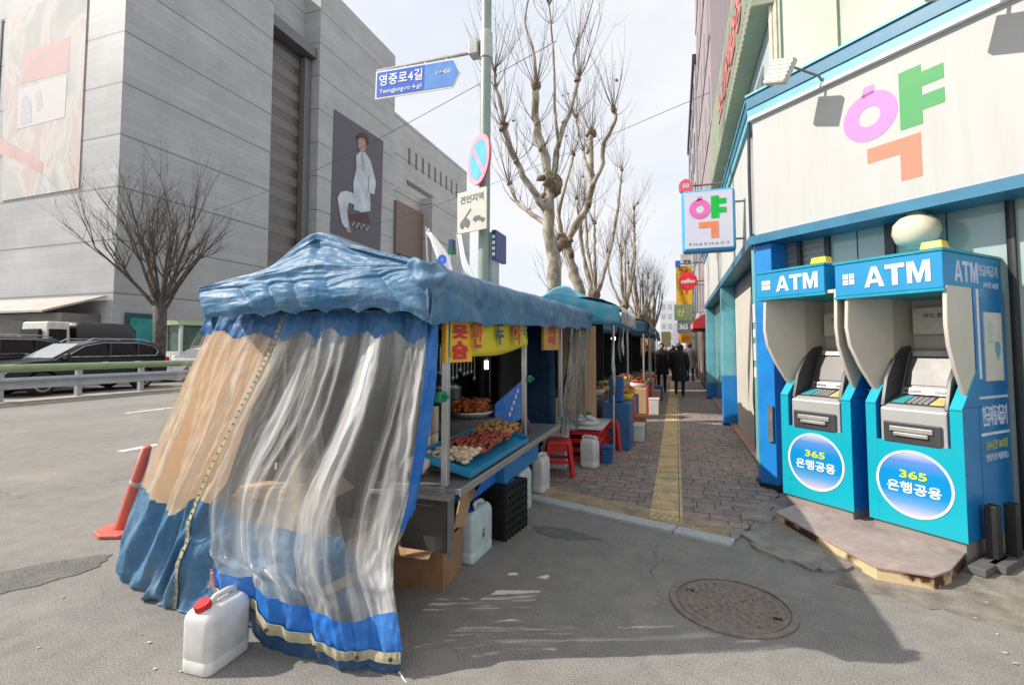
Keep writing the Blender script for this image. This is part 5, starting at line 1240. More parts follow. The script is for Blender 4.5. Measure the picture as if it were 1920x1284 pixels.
def jerrycan(label, loc, rot, cap, m=None, h=.42, sx=.085, sy=.165, decal=None):
    m = m or M_WPL
    t = thing('jerrycan', label, 'jerrycan', tuple(loc), 'plastic jerrycans around the stall')
    M = Matrix.Translation(loc) @ Matrix.Rotation(R(rot), 4, 'Z')
    g = MB(); can_shape(g, sx, sy, h * .93, M); g.build('body', m, t, smooth=True)
    g = MB(); g.tube([M @ Vector((0, y, z)) for y, z in ((.11 * sy / .165, h * .88), (.10, h * .97), (.06, h * 1.0), (-.02, h * 1.0), (-.06, h * .9))], [.020, .018, .016, .016, .02], 10); g.build('handle', m, t, smooth=True)
    g = MB(); c = M @ Vector((0, -sy * .62, h * .90)); ax = (M.to_3x3() @ Vector((0, -.35, 1))).normalized()
    g.tube([c - ax * .02, c + ax * .012], .030, 18); g.build('neck', m, t, smooth=True)
    g = MB(); g.tube([c + ax * .008, c + ax * .042], .036, 18)
    for i in range(18):
        a = 2 * math.pi * i / 18; u_ = ax.orthogonal().normalized(); v_ = ax.cross(u_); q = c + (u_ * math.cos(a) + v_ * math.sin(a)) * .036
        g.tube([q + ax * .010, q + ax * .040], .0035, 5)
    g.build('cap', cap, t)
    if decal:
        g = MB()
        Md = M @ Matrix.Translation((sx + .001, 0, 0)) @ FR((0, 0, 0), (0, 1, 0))
        for x, z, w_, h_ in ((-.03, .15, .05, .03), (-.015, .18, .04, .04), (0, .13, .03, .05)): g.prism([(x, z), (x + w_, z + .01), (x + w_ * .8, z + h_), (x + .01, z + h_ * .8)], 0, .001, 0, Md)
        g.build('print', mat('green_print', (.08, .22, .06), .6), t)
    return t
M_REDCAP = mat('red_cap', (.62, .025, .03), .35); M_BLUECAP = mat('blue_cap', (.01, .04, .30), .35); M_WCAP = mat('white_cap', (.6, .6, .6), .4)
jerrycan('large white jerrycan with red cap standing alone on sunlit asphalt', Vector((-2.27, 1.995, 0)), 2, M_REDCAP, None, .325, .092, .135)
jerrycan('milky blue tinted jerrycan with dark blue cap before the blue bin', Vector((-1.50, 3.60, 0)), -3, M_BLUECAP, M_BPL, .40, .062, .185, True)
jerrycan('clear pale jerrycan just beyond the black crate', Vector((-1.50, 4.72, 0)), 176, M_WCAP, M_BPL, .44, .08, .15)
jerrycan('narrow white jerrycan next to the nearest red stool', Vector((-1.46, 5.38, 0)), 176, M_WCAP, None, .42, .07, .13)
jerrycan('white can standing on the pavers right of the red stool', Vector((-1.12, 6.62, .022)), 75, M_WCAP, None, .40, .09, .11)
# --- stools
M_RPL = mat('red_plastic', (.58, .015, .015), .35, var=.1)
def stool(label, loc, rot=0, h=.44):
    t = thing('stool', label, 'stool', tuple(loc), 'red plastic stools'); M = Matrix.Translation(loc) @ Matrix.Rotation(R(rot), 4, 'Z')
    g = MB(); g.taper((-.155, -.155, h - .055), (.155, .155, h), (.88, .88), 0, M); g.build('seat', M_RPL, t, bevel=.02)
    for sx in (-1, 1):
        for sy in (-1, 1):
            g = MB(); P0 = M @ Vector((sx * .125, sy * .125, h - .05)); P1 = M @ Vector((sx * .17, sy * .17, 0))
            for a, b_ in (((0, 0), 1),): g.tube([P0, P0.lerp(P1, .5), P1], [.040, .034, .028], 4)
            g.build('leg', M_RPL, t)
    g = MB()
    for s in (-1, 1):
        g.box((-.14, s * .147 - .008, .16), (.14, s * .147 + .008, .20), 0, M); g.box((s * .147 - .008, -.14, .16), (s * .147 + .008, .14, .20), 0, M)
        g.box((-.13, s * .135 - .008, h - .13), (.13, s * .135 + .008, h - .05), 0, M); g.box((s * .135 - .008, -.13, h - .13), (s * .135 + .008, .13, h - .05), 0, M)
    g.build('brace', M_RPL, t)
stool('red plastic stool standing at the end of the counter', Vector((-1.42, 6.1, .022)), 12)
stool('red stool under the crate table beyond the white can', Vector((-1.02, 7.9, .022)), 0, .46)
stool('red stool farther along before the second stall', Vector((-.98, 8.9, .022)), 20, .46)
# --- cone
M_CONE = mat('faded_cone', (.60, .13, .10), .5, var=.1, scale=6, stain='e07a66', stain_amt=.4)
cn = thing('traffic_cone', 'faded red slender traffic cone leaning against the tarp skirt', 'cone', (-4.42, 2.98, 0))
A0 = aZ(232, 985, .05); top = aY(276, 838, A0.y - .1)
g = MB(); 
for i in range(4): pass
g.prism([(A0.x + .22 * math.cos(R(a)), A0.y + .2 * math.sin(R(a))) for a in range(0, 360, 45)], .004, .035); g.build('base', M_CONE, cn, bevel=.01)
g = MB(); g.tube([A0.lerp(top, t_) for t_ in (-.05, .03, .5, 1.0)], [.085, .065, .052, .033], 18); g.build('body', M_CONE, cn, smooth=True)
g = MB(); g.tube([A0.lerp(top, t_) for t_ in (.545, .60)], [.0515, .0495], 18); g.build('band', mat('dull_band', (.55, .45, .42), .7), cn, smooth=True)
# ================================================================== STALLS FARTHER ALONG
M_PLY = mat('plywood', (.55, .36, .20), .75, var=.12, scale=4, stretch=(1, 1, .3), stain='b5814c', stain_amt=.4); M_NAVY = tarp_mat('navy_tarp', (.02, .05, .09), (.10, .14, .18), .4)
M_PALEV = vinyl_mat('milky_vinyl', (.35, .9), (.55, .60, .72))
GOODS = [mat('goods_orange', (.60, .22, .03), .5, var=.4, scale=12), mat('goods_red', (.42, .04, .03), .5, var=.4, scale=12), mat('goods_yellow', (.62, .44, .05), .5, var=.4, scale=12),
         mat('goods_white', (.62, .62, .60), .6, var=.2, scale=12), mat('goods_green', (.10, .20, .05), .6, var=.4, scale=12), mat('goods_blue', (.02, .10, .32), .4, var=.2)]
def far_stall(label, Y0_, Y1_, xr, zr, ze, mroof, mval, panel=None, seed=1, xl=-2.75):
    rnd = random.Random(seed); xm = (xr + xl) / 2
    t = thing('food_stall', label, 'food stall', (xm, (Y0_ + Y1_) / 2, 0), 'food stalls along the pavement')
    rows = []
    for i in range(13):
        Y = lerp(Y0_, Y1_, i / 12); f = min(1, min(i, 12 - i) / 2.0 + .15)
        rows.append([Vector((xr + .02, Y, ze - .26)), Vector((xr, Y, ze)), Vector((lerp(xr, xm, .5), Y, lerp(ze, zr, .55) - .06)), Vector((xm, Y, lerp(ze, zr, f))), Vector((lerp(xm, xl, .5), Y, lerp(zr, ze, .5) - .06)), Vector((xl, Y, ze)), Vector((xl, Y, ze - .25))])
    P = displace(surf(rows, 50, 60), lambda u, v, p: .03 * noise.noise(p * 3.5) + .02 * noise.noise(Vector((p.x * 8, p.y * 3, seed))))
    g = MB(); g.grid(P, lambda u, v: 1 if u < .19 else 0)
    F_ = [[Vector((lerp(xl, xr, j / 20), Y0_ - .01 + .02 * noise.noise(Vector((j * .5, seed, 0))), lerp(ze - .26, lerp(ze, zr, 1 - abs(j / 10 - 1)) * .6 + ze * .4, k / 4))) for j in range(21)] for k in range(5)]
    g.grid(F_, 0)
    g.build('roof', [mroof, mval], t, smooth=True, solid=.004)
    for y in (Y0_ + .1, Y1_ - .1):
        for x in (xl + .1, xr - .12):
            g = MB(); g.cyl((x, y, 0), (x, y, ze - .05), .02, n=8); g.build('post', M_STEEL, t)
    g = MB(); g.box((xl + .3, Y0_ + .3, .02), (xr - .42, Y1_ - .2, .78)); g.build('counter', M_STEELD, t, bevel=.01)
    P = [[Vector((xl + .04 * noise.noise(Vector((y, z, seed))), y, z)) for y in [lerp(Y0_, Y1_, i / 16) for i in range(17)]] for z in (0, .7, 1.4, ze)]
    g = MB(); g.grid(P); g.build('side_curtain', M_TARPD, t, smooth=True, solid=.004)
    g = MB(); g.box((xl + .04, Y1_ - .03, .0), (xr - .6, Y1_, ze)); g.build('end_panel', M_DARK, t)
    if panel:
        x0_, x1_, z0_, z1_, m = panel; g = MB(); g.box((x0_, Y0_ - .04, z0_), (x1_, Y0_ - .015, z1_)); g.build('front_panel', m, t)

    return t
far_stall('second stall with bright teal tarpaulin and pale drooping hem', 7.5, 10.05, -.80, 2.62, 2.22, M_TEAL, M_PALEV, (-1.75, -1.16, .55, 1.93, M_PLY), 2)
far_stall('third stall, low under a dark navy cover behind the teal one', 11.9, 14.5, -.62, 2.55, 2.2, M_NAVY, M_NAVY, None, 3)
far_stall('fourth stall with a navy awning dipping to the pavement side', 14.7, 18.0, -.60, 2.6, 2.15, M_NAVY, M_TARPD, None, 4)
far_stall('fifth stall with tan plywood end, past the bright sun gap', 19.2, 23.5, -.9, 2.5, 2.2, M_NAVY, M_NAVY, (-2.4, -.95, .0, 2.1, M_PLY), 5)
far_stall('sixth stall far down the pavement beside distant walkers', 24.5, 29, -.9, 2.6, 2.2, M_TEAL, M_NAVY, (-2.4, -1.0, .0, 2.1, M_PLY), 6)
def basket(label, c, r, h, mb_, mgood, n, rg, seed, name='basket', cat='basket', items='produce', group='baskets of goods on the stalls'):
    t = thing(name, label, cat, c, group); M = Matrix.Translation(c)
    g = MB(); g.lathe([(r * .8, 0), (r, h), (r * .96, h), (r * .76, .01), (.001, .01)], 20, M=M); g.build('bowl', mb_, t, smooth=True)
    g = MB(); disc_items(g, (c[0], c[1], c[2] + h * .6), r * .62, r * .62, n, rg, seed); g.build(items, mgood, t, smooth=True)
    return t
# crate table between first and second stall
ct = thing('crate_table', 'red plastic crates topped with a white board, by the second stall', 'table', (-1.3, 7.4, .022))
for y in (7.05, 7.55):
    g = MB(); 
    for z in (.03, .15, .27, .39): g.box((-1.50, y - .2, z), (-1.02, y + .2, z + .06))
    for sx in (-1.5, -1.06):
        for sy in (y - .2, y + .16): g.box((sx - .005, sy - .005, .022), (sx + .045, sy + .045, .47))
    g.build('crate', M_RPL, ct, bevel=.006)
g = MB(); g.box((-1.56, 6.8, .475), (-.98, 7.8, .50)); g.build('board', mat('white_board', (.58, .58, .57), .5, var=.15, scale=5), ct, bevel=.004)
basket('shallow pale tray of shellfish on the red crate table', (-1.24, 7.1, .502), .19, .07, M_WPL, GOODS[3], 40, .04, 41)
basket('green bowl of leafy vegetables at the back of the crate table', (-1.36, 7.55, .502), .16, .10, M_CLIP, GOODS[4], 40, .04, 43)
g = MB(); g.box((-1.02, 7.86, .75), (-.80, 8.06, 1.15)); tag(g.build('blue_tub', GOODS[5], loc=(-.9, 7.95, .75), bevel=.02), 'upright blue tub on the second stall, below its plywood panel', 'tub')
g = MB(); g.box((-1.12, 7.82, .02), (-.7, 8.5, .745)); tag(g.build('display_stand', mat('stand_blue', (.03, .12, .30), .5, var=.2), loc=(-.9, 8.1, 0), bevel=.02), 'blue stand carrying the tub and fruit beside the second stall', 'stand')
basket('yellow basket heaped with oranges at the second stall', (-.84, 8.35, .747), .17, .11, GOODS[2], GOODS[0], 36, .05, 51)
for i, (y, k, a, c_n) in enumerate(((9.1, 1, 2, 'red basket with yellow fruit deeper along the second stall'), (9.75, 2, 0, 'yellow basket with orange fruit at the end of the second stall'), (11.6, 3, 1, 'white basket of red goods at the third stall'), (12.6, 2, 1, 'yellow basket of red goods in the third stall shade'), (13.5, 3, 0, 'white basket of orange goods at the third stall end'), (15.3, 1, 3, 'red basket of pale goods at the fourth stall'), (16.6, 2, 4, 'yellow basket of greens at the fourth stall'))):
    x = -.92 if y < 11 else -.85
    g = MB(); g.box((x - .22, y - .28, .022), (x + .2, y + .28, .70)); tag(g.build('display_box', [M_RPL, mat('crate_blue', (.02, .09, .26), .5), M_PLY][i % 3], loc=(x, y, .022), bevel=.01), ['red', 'blue', 'wooden'][i % 3] + ' box under ' + c_n, 'box', 'boxes carrying baskets')
    basket(c_n, (x, y, .705), .18, .10, GOODS[k], GOODS[a], 34, .05, 60 + i)
# loose goods that crowd the stalls
M_FOAM = mat('styrofoam', (.62, .62, .61), .8, var=.06)
def foam(label, lo, hi, m=None):
    t = thing('foam_box', label, 'box', ((lo[0] + hi[0]) / 2, (lo[1] + hi[1]) / 2, lo[2]), 'loose boxes of the stalls')
    g = MB(); g.taper(lo, (hi[0], hi[1], hi[2] - .045), (1.04, 1.04)); g.build('body', m or M_FOAM, t, bevel=.012)
    g = MB(); g.box((lo[0] - .012, lo[1] - .012, hi[2] - .044), (hi[0] + .012, hi[1] + .012, hi[2])); g.build('lid', m or M_FOAM, t, bevel=.01)
foam('white foam box on the ground behind the red stool', (-1.72, 6.35, .022), (-1.40, 6.72, .30))
foam('white foam box stacked on top of the ground one', (-1.70, 6.36, .302), (-1.42, 6.70, .54))
foam('blue foam box beside the red crate table', (-1.0, 6.86, .022), (-.86, 7.0, .26), GOODS[5])
foam('tan carton on the crate table behind the shellfish', (-1.54, 7.25, .502), (-1.36, 7.45, .72), M_CARD)
foam('pale foam box at the foot of the second stall baskets', (-.74, 8.6, .022), (-.55, 8.95, .30))
foam('brown carton at the foot of the second stall, farther in', (-.74, 9.15, .022), (-.55, 9.5, .38), M_CARD2)
foam('white foam box standing out from the third stall', (-.64, 12.2, .022), (-.42, 12.6, .40))
foam('tan carton before the third stall end', (-.64, 13.2, .022), (-.42, 13.7, .5), M_CARD)
foam('blue foam box before the fourth stall', (-.64, 15.4, .022), (-.42, 15.9, .45), GOODS[5])
def hang(label, x, y, z0, z1, w_, m, cat='cloth'):
    P = [[Vector((x + .02 * math.sin(j * 1.1 + k), y + lerp(-w_, w_, j / 8) * (1 - .3 * math.sin(k / 8 * 3.1)), lerp(z1, z0, k / 8))) for j in range(9)] for k in range(9)]
    g = MB(); g.grid(P); tag(g.build('hanging_cloth', m, loc=(x, y, z1), smooth=True, solid=.006), label, cat, 'cloths hanging from the stall roofs')
hang('dark apron like cloth hanging under the teal roof edge', -.95, 8.7, 1.35, 1.95, .14, M_NAVY)
hang('white plastic bag bundle hanging in the second stall', -.95, 9.3, 1.45, 1.95, .10, M_WRAP)
hang('reddish cloth hanging at the third stall corner', -.75, 12.3, 1.4, 1.95, .12, GOODS[1])
hang('pale curtain strip hanging on the second stall front post', -.92, 7.62, .9, 2.0, .09, M_PALEV)
for i, (x, y, z, m, k, lb) in enumerate(((-1.35, 8.4, .79, 3, 1, 'white basket of red goods at the back of the second stall'), (-1.3, 9.2, .79, 2, 4, 'yellow basket of greens at the back of the second stall'), (-1.3, 9.75, .79, 1, 2, 'red basket of yellow fruit at the back corner of the second stall'), (-1.2, 12.4, .79, 2, 1, 'yellow basket of red goods at the back of the third stall'))):
    basket(lb, (x, y, z), .20, .12, GOODS[m], GOODS[k], 40, .05, 90 + i)
lp_ = thing('lamp', 'warm glowing bulb hanging in the second stall', 'lamp', (-1.35, 9.0, 1.85))
em2 = bpy.data.materials.new('bulb_glow'); em2.use_nodes = True; em2.node_tree.nodes['Principled BSDF'].inputs['Emission Color'].default_value = (1, .72, .35, 1); em2.node_tree.nodes['Principled BSDF'].inputs['Emission Strength'].default_value = 5
g = MB(); g.blob((-1.15, 9.6, 1.78), .045, 2, 0); g.build('bulb', em2, lp_, smooth=True); g = MB(); g.cyl((-1.15, 9.6, 1.82), (-1.15, 9.6, 2.2), .012, n=8); g.build('cord', M_BLK, lp_)

# ================================================================== PHARMACY CORNER BUILDING
M_PB = mat('pale_blue_wall', (.42, .485, .50), .7, var=.08, scale=1.5, stain='9fb0b4', stain_amt=.4); M_TEALP = mat('teal_paint', (.13, .42, .50), .45, var=.1, scale=3, stain='8fb9c2', stain_amt=.35, stain_scale=3)
M_BLUEP = mat('blue_paint', (.012, .22, .62), .4, var=.08, scale=3, stain='0a3f86', stain_amt=.4, stain_scale=2); M_DTEAL = mat('dark_teal', (.02, .16, .28), .45, var=.15, scale=3)
M_SHUT = mat('steel_shutter', (.36, .36, .35), .5, .3, var=.1, scale=2, stretch=(1, 1, 20)); M_CREAM = mat('cream_frame', (.62, .60, .52), .6, var=.08); M_PGLASS = mat('pale_glass', (.36, .45, .44), .12, 0, var=.12, scale=1, coat=.6)
ph = thing('pharmacy_building', 'corner building with teal trimmed chamfered pharmacy front', 'building', (1.0, 6.4, 0))
D2 = math.sqrt(.5)
def ch(u, s, z): return Vector(((s + u * math.sqrt(2)) / 2, (s - u * math.sqrt(2)) / 2, z))   # chamfer frame: u along, x+y = s
MC = lambda s: FR((s / 2, s / 2, 0), (D2, -D2, 0))          # local (u, z, out)
def cp(mb, pts, s, t0, t1, mi=0): return mb.prism(pts, t0, t1, mi, MC(s))
def cbox(mb, u0, u1, z0, z1, s, t0, t1, mi=0): return mb.box((u0, z0, t0), (u1, z1, t1), mi, MC(s))
g = MB(); g.prism([(1.18, 6.52), (6.5, 1.2), (14, 1.2), (14, 17.2), (1.18, 17.2)], 0, 2.9); g.build('ground_floor', mat('wall_dim', (.20, .22, .22), .7, var=.15, scale=2), ph)
g = MB(); g.prism([(1.02, 6.38), (6.5, .9), (14, .9), (14, 17.2), (1.02, 17.2)], 2.92, 4.28); g.build('fascia_core', M_PB, ph)
g = MB(); g.prism([(1.4, 7.7), (8, 1.1), (14, 1.1), (14, 17.2), (1.4, 17.2)], 4.28, 9.2); g.build('upper_wall', M_PB, ph)
# cornice (stepped teal ledge)
for nm, m, s, z0, z1, t in (('cornice', M_TEALP, 7.2, 4.565, 4.59, .07), ('cornice', M_DTEAL, 7.2, 4.425, 4.563, .05), ('cornice', MATS['teal_paint'], 7.2, 4.321, 4.423, .035)):
    g = MB(); cbox(g, -3.86, 1.0, z0, z1, s, -.6, t); g.box((.9 - t * .9, 6.4, z0), (1.5, 17.1, z1)); g.build(nm, m, ph)
g = MB(); cbox(g, -3.84, 1.0, 4.282, 4.319, 7.2, -.3, .05); g.build('white_trim', M_SWHITE, ph)
# street-side fascia: white board with faded red letters, teal lower edge
g = MB(); g.box((.90, 6.75, 2.98), (1.015, 17.1, 4.27)); g.build('street_fascia', mat('white_board_dirty', (.56, .56, .54), .6, var=.06, scale=1.5, stain='b9b9b2', stain_amt=.4), ph)
g = MB(); g.box((.88, 6.5, 2.86), (1.17, 17.1, 2.975)); cbox(g, -3.86, .9, 2.80, 2.90, 7.2, -.30, .06); g.build('fascia_edge', M_DTEAL, ph)
g = MB(); g.box((1.171, 6.7, 2.80), (1.35, 17.1, 2.88)); g.build('soffit', M_TEALP, ph)
MSF = FR((.898, 0, 0), (0, -1, 0))
g = MB(); text_mb('약국', MSF, -11.6, 3.75, 1.3, .5, .004, .02, mb=g); g.build('faded_lettering', mat('faded_red', (.62, .40, .37), .6), ph)
# upper floor windows on the chamfer (cream frames, pale green glass)
SU = 9.1
M_OLF = mat('sage_frame', (.42, .47, .36), .6, var=.08)
for i, (u0, u1) in enumerate(((-4.32, -3.62), (-3.56, -1.2), (-1.12, -.2))):
    g = MB(); cbox(g, u0, u1, 4.62, 8.2, SU, -.05, .03); f_ = g.build('window', mat('mint_glass', (.50, .545, .46), .12, var=.2, scale=.7, coat=.8), ph)
    g = MB()
    for a in (u0 - .03, u1 - .02): cbox(g, a, a + .05, 4.6, 8.2, SU, .03, .07)
    cbox(g, u0, u1, 4.58, 4.64, SU, .03, .07); g.build('frame', M_OLF, f_)
for u in (-4.43, -4.36):
    g = MB(); g.tube([ch(u, SU - .1, 4.55), ch(u, SU - .1, 9)], .035, 8); g.build('down_pipe', mat('cream_pipe', (.62, .55, .46), .5), ph)
# street side of the upper wall: seams and window
for y in (8.5, 10.5, 12.5, 14.5):
    g = MB(); g.box((1.385, y, 4.6), (1.399, y + .9, 6.1)); g.build('side_window', mat('bluish_glass', (.22, .29, .33), .15, var=.2), ph)
# ground floor, chamfer: glass panels, dark frames, shutter
SW = 7.7
for u0, u1 in ((-3.16, -2.63), (-2.55, -1.75), (-1.70, -.6), (-.55, .6)):
    g = MB(); cbox(g, u0, u1, .25, 2.85, SW, .0, .02); f_ = g.build('window', M_PGLASS, ph)
    g = MB(); cbox(g, u0 - .05, u0, .0, 2.88, SW, .0, .06); cbox(g, u1, u1 + .03, 0, 2.88, SW, 0, .06); cbox(g, (u0 + u1) / 2 - .004, (u0 + u1) / 2 + .004, .25, 2.85, SW, .021, .026); g.build('frame', M_DARKMETAL, f_)
g = MB(); cbox(g, -3.72, -3.22, .0, 2.85, SW, .0, .03)
for i in range(40): cbox(g, -3.72, -3.22, .05 + i * .07, .09 + i * .07, SW, .031, .045)
g.build('roller_shutter', M_SHUT, ph)
g = MB(); cbox(g, -3.50, -3.46, 0, 2.86, SW, .046, .09); g.build('shutter_rail', M_DARKMETAL, ph)
# corner pillar and street pillars
def pillar(label, x0, x1, y0, y1, zt):
    t = thing('pillar', label, 'pillar', ((x0 + x1) / 2, (y0 + y1) / 2, 0), 'painted pillars of the shop front')
    g = MB(); g.box((x0, y0, zt), (x1, y1, 2.86)); g.build('upper_part', M_TEALP, t, bevel=.012)
    g = MB(); g.box((x0 - .004, y0 - .004, .05), (x1 + .004, y1 + .004, zt)); g.build('lower_part', M_BLUEP, t, bevel=.012)
    g = MB(); g.box((x0 - .02, y0 - .02, 0), (x1 + .02, y1 + .02, .05)); g.build('foot', M_BLK, t)
    return t
cpl = thing('corner_pillar', 'blue and teal corner pillar between the street shops and cash machines', 'pillar', (.95, 6.35, 0))
g = MB(); g.prism([(.90, 6.33), (1.04, 6.19), (1.24, 6.39), (1.10, 6.55), (.90, 6.55)], .06, 2.80); g.build('shaft', M_BLUEP, cpl, bevel=.01)
g = MB(); g.box((.885, 6.34, .25), (.899, 6.55, 2.79)); g.build('street_face', M_TEALP, cpl)
g = MB()
for z, hh in ((1.25, .12), (1.45, .2), (1.72, .1), (1.9, .22)): g.box((.878, 6.37, z), (.884, 6.52, z + hh))
g.build('notice', M_SWHITE, cpl)
g = MB(); g.prism([(.88, 6.31), (1.05, 6.15), (1.27, 6.39), (1.11, 6.57), (.88, 6.57)], 0, .06); g.build('foot', M_BLK, cpl)
g = MB(); cbox(g, -3.72, -3.66, .55, .95, 7.22, .005, .02); g.build('meter_box', M_STEELD, cpl)
pillar('second pillar, teal above and bright blue below', .90, 1.16, 11.0, 11.3, 1.02)
pillar('third pillar, thin and teal, before the red awning', .90, 1.16, 16.6, 16.9, .5)
for y0, y1, m in ((6.75, 8.4, M_SHUT), (8.5, 10.9, mat('cream_shutter', (.58, .55, .48), .6, var=.06, scale=2)), (11.4, 13.6, mat('brown_shop_glass', (.17, .13, .11), .2, var=.4, scale=1)), (13.8, 16.5, M_PGLASS)):
    g = MB(); g.box((1.15, y0, .06), (1.179, y1, 2.6)); sd_ = g.build('shop_front', m, ph)
    g = MB(); g.box((1.13, y0 - .06, .06), (1.185, y0, 2.7)); g.box((1.13, y0, 2.6), (1.185, y1, 2.8)); g.build('frame', M_DARKMETAL, sd_)
# shop board
M_BOARD = mat('white_sign_board', (.475, .475, .465), .6, var=.03, scale=1.5, stain='a3a39a', stain_amt=.35, stain_scale=3, stretch=(2.5, 2.5, .22))
M_LPINK = mat('sign_pink_letter', (.54, .22, .52), .6, var=.03); M_LGREEN = mat('sign_green_letter', (.06, .32, .10), .6, var=.03); M_LORANGE = mat('sign_orange_letter', (.60, .21, .13), .6, var=.03)
sg = thing('shop_sign', 'huge white pharmacy sign board with pink, green and orange letter shapes', 'sign', tuple(ch(-2.3, 7.2, 2.9)))
g = MB(); cbox(g, -3.82, .9, 2.905, 4.28, 7.2, -.28, .0); g.build('board', M_BOARD, sg)
def yak(mb_list, M, k, ox, oz, t=.012):
    """the letter shapes: ring with tick, two-armed bar, corner"""
    S = Matrix.Translation((0, 0, 0))
    Mk = M @ Matrix.Translation((ox, oz, 0)) @ Matrix.Diagonal((k, k, 1, 1))
    a, b_, c__ = mb_list
    a.ring((-.27, .18), .095, .235, .001, t, 48, 0, Mk); a.prism([(-.34, .37), (-.22, .395), (-.22, .475), (-.31, .475)], .0015, t, 0, Mk)
    b_.prism([(-.02, -.06), (.15, -.06), (.15, .06), (.31, .06), (.31, .19), (.15, .19), (.15, .27), (.31, .27), (.31, .40), (.15, .40), (.15, .47), (-.02, .47)], .001, t, 0, Mk)
    c__.prism([(-.30, -.27), (-.03, -.27), (-.03, -.52), (.13, -.52), (.13, -.13), (-.30, -.13)], .001, t, 0, Mk)
a, b_, c__ = MB(), MB(), MB(); yak((a, b_, c__), MC(7.2), 1.0, -2.30, 3.62, .0025)
a.build('lettering', M_LPINK, sg); b_.build('lettering', M_LGREEN, sg); c__.build('lettering', M_LORANGE, sg)
g = MB(); 
for u in (-1.25, .1): cbox(g, u, u + .004, 2.91, 4.27, 7.2, .0001, .0008)
g.build('panel_joint', mat('joint_grey', (.5, .5, .49), .6), sg)
g = MB(); g.tube([ch(-3.875, 7.2, 2.75), ch(-3.875, 7.19, 3.6), ch(-3.87, 7.2, 4.28)], .018, 8); g.build('corner_pipe', M_DARKMETAL, ph)
# floodlights on arms over the sign
def flood(label, P):
    t = thing('floodlight', label, 'floodlight', tuple(P), 'floodlights over the white sign')
    M = FR(P, (D2, -D2, 0)) @ Matrix.Rotation(R(-22), 4, 'Z') @ Matrix.Rotation(R(-12), 4, 'X')
    g = MB(); g.box((-.125, -.125, -.04), (.125, .125, .03), 0, M); g.build('housing', mat('lamp_cream', (.60, .54, .46), .5, var=.1), t, bevel=.012)
    g = MB()
    for i in range(6): g.box((-.12, -.11 + i * .042, .0305), (.118, -.096 + i * .042, .037), 0, M)
    g.build('fin', MATS['lamp_cream'], t)
    g = MB(); g.box((-.11, -.10, -.042), (.11, .10, -.0355), 0, M); g.build('glass', M_PGLASS, t)
    q = P + Vector((.0, 0, .02)); m_ = Vector((q.x + .34, q.y + .34, 4.34))
    m_ = ch((P.x - P.y) / math.sqrt(2) + .16, 7.2, 4.33)
    g = MB(); g.tube([q, q + Vector((.08, .06, .07)), m_ + Vector((-.05, -.05, .06)), m_], .012, 8); g.build('arm', M_STEELD, t)
flood('ribbed cream floodlight over the left end of the white sign', Vector((1.05, 5.50, 4.42)))
flood('floodlight over the middle of the white sign, mostly out of frame', Vector((2.04, 4.51, 4.42)))
# globe lamp
gl_ = thing('globe_lamp', 'cream squashed globe lamp hanging under the white sign edge', 'lamp', (2.0, 5.15, 2.6))
g = MB(); Mg = Matrix.Translation((2.05, 5.26, 2.645)); g.lathe([(.02, -.16), (.09, -.15), (.15, -.10), (.178, -.02), (.168, .06), (.12, .115), (.07, .135)], 32, M=Mg); g.build('globe', mat('cream_glass', (.72, .64, .48), .3, var=.06, coat=.4), gl_, smooth=True)
g = MB(); g.lathe([(.072, .13), (.066, .135), (.066, .19), (.04, .195)], 20, M=Mg); g.build('cap', M_CREAM, gl_, smooth=True)
# projecting blade sign
bs = thing('projecting_sign', 'square lightbox sign in a blue frame sticking out over the pavement', 'sign', (.45, 7.0, 2.9))
x0_, x1_, z0_, z1_ = .10, .775, 2.88, 3.735
g = MB(); g.box((x0_, 7.0, z0_), (x1_, 7.16, z1_)); g.build('frame', mat('sign_frame_blue', (.06, .36, .66), .4, var=.05), bs, bevel=.05, bseg=4)
MBS = FR(((x0_ + x1_) / 2, 6.998, (z0_ + z1_) / 2), (1, 0, 0))
g = MB(); g.box((-.30, -.375, -.01), (.30, .39, .004), 0, MBS); g.build('panel', mat('lavender_panel', (.66, .67, .78), .4, var=.03), bs, bevel=.003)
a, b_, c__ = MB(), MB(), MB(); yak((a, b_, c__), MBS, .57, .045, .055, .004)
for q, m in ((a, mat('vivid_pink', (.82, .16, .50), .4)), (b_, mat('vivid_green', (.0, .50, .05), .4)), (c__, mat('vivid_orange', (.85, .25, .10), .4))):
    for v in q.v: v.y -= .004
    q.build('lettering', m, bs)
text_mb('PHARMACY', MBS, 0, -.315, .50, .035, .003, 0, lift=.005, spacing=1.5).build('lettering', mat('grey_ink', (.35, .34, .42), .5), bs)
g = MB(); g.cyl((x1_, 7.08, 3.55), (.92, 7.08, 3.55), .014, n=8); g.cyl((x1_, 7.08, 3.05), (.92, 7.08, 3.05), .014, n=8); g.build('bracket', M_STEELD, bs)

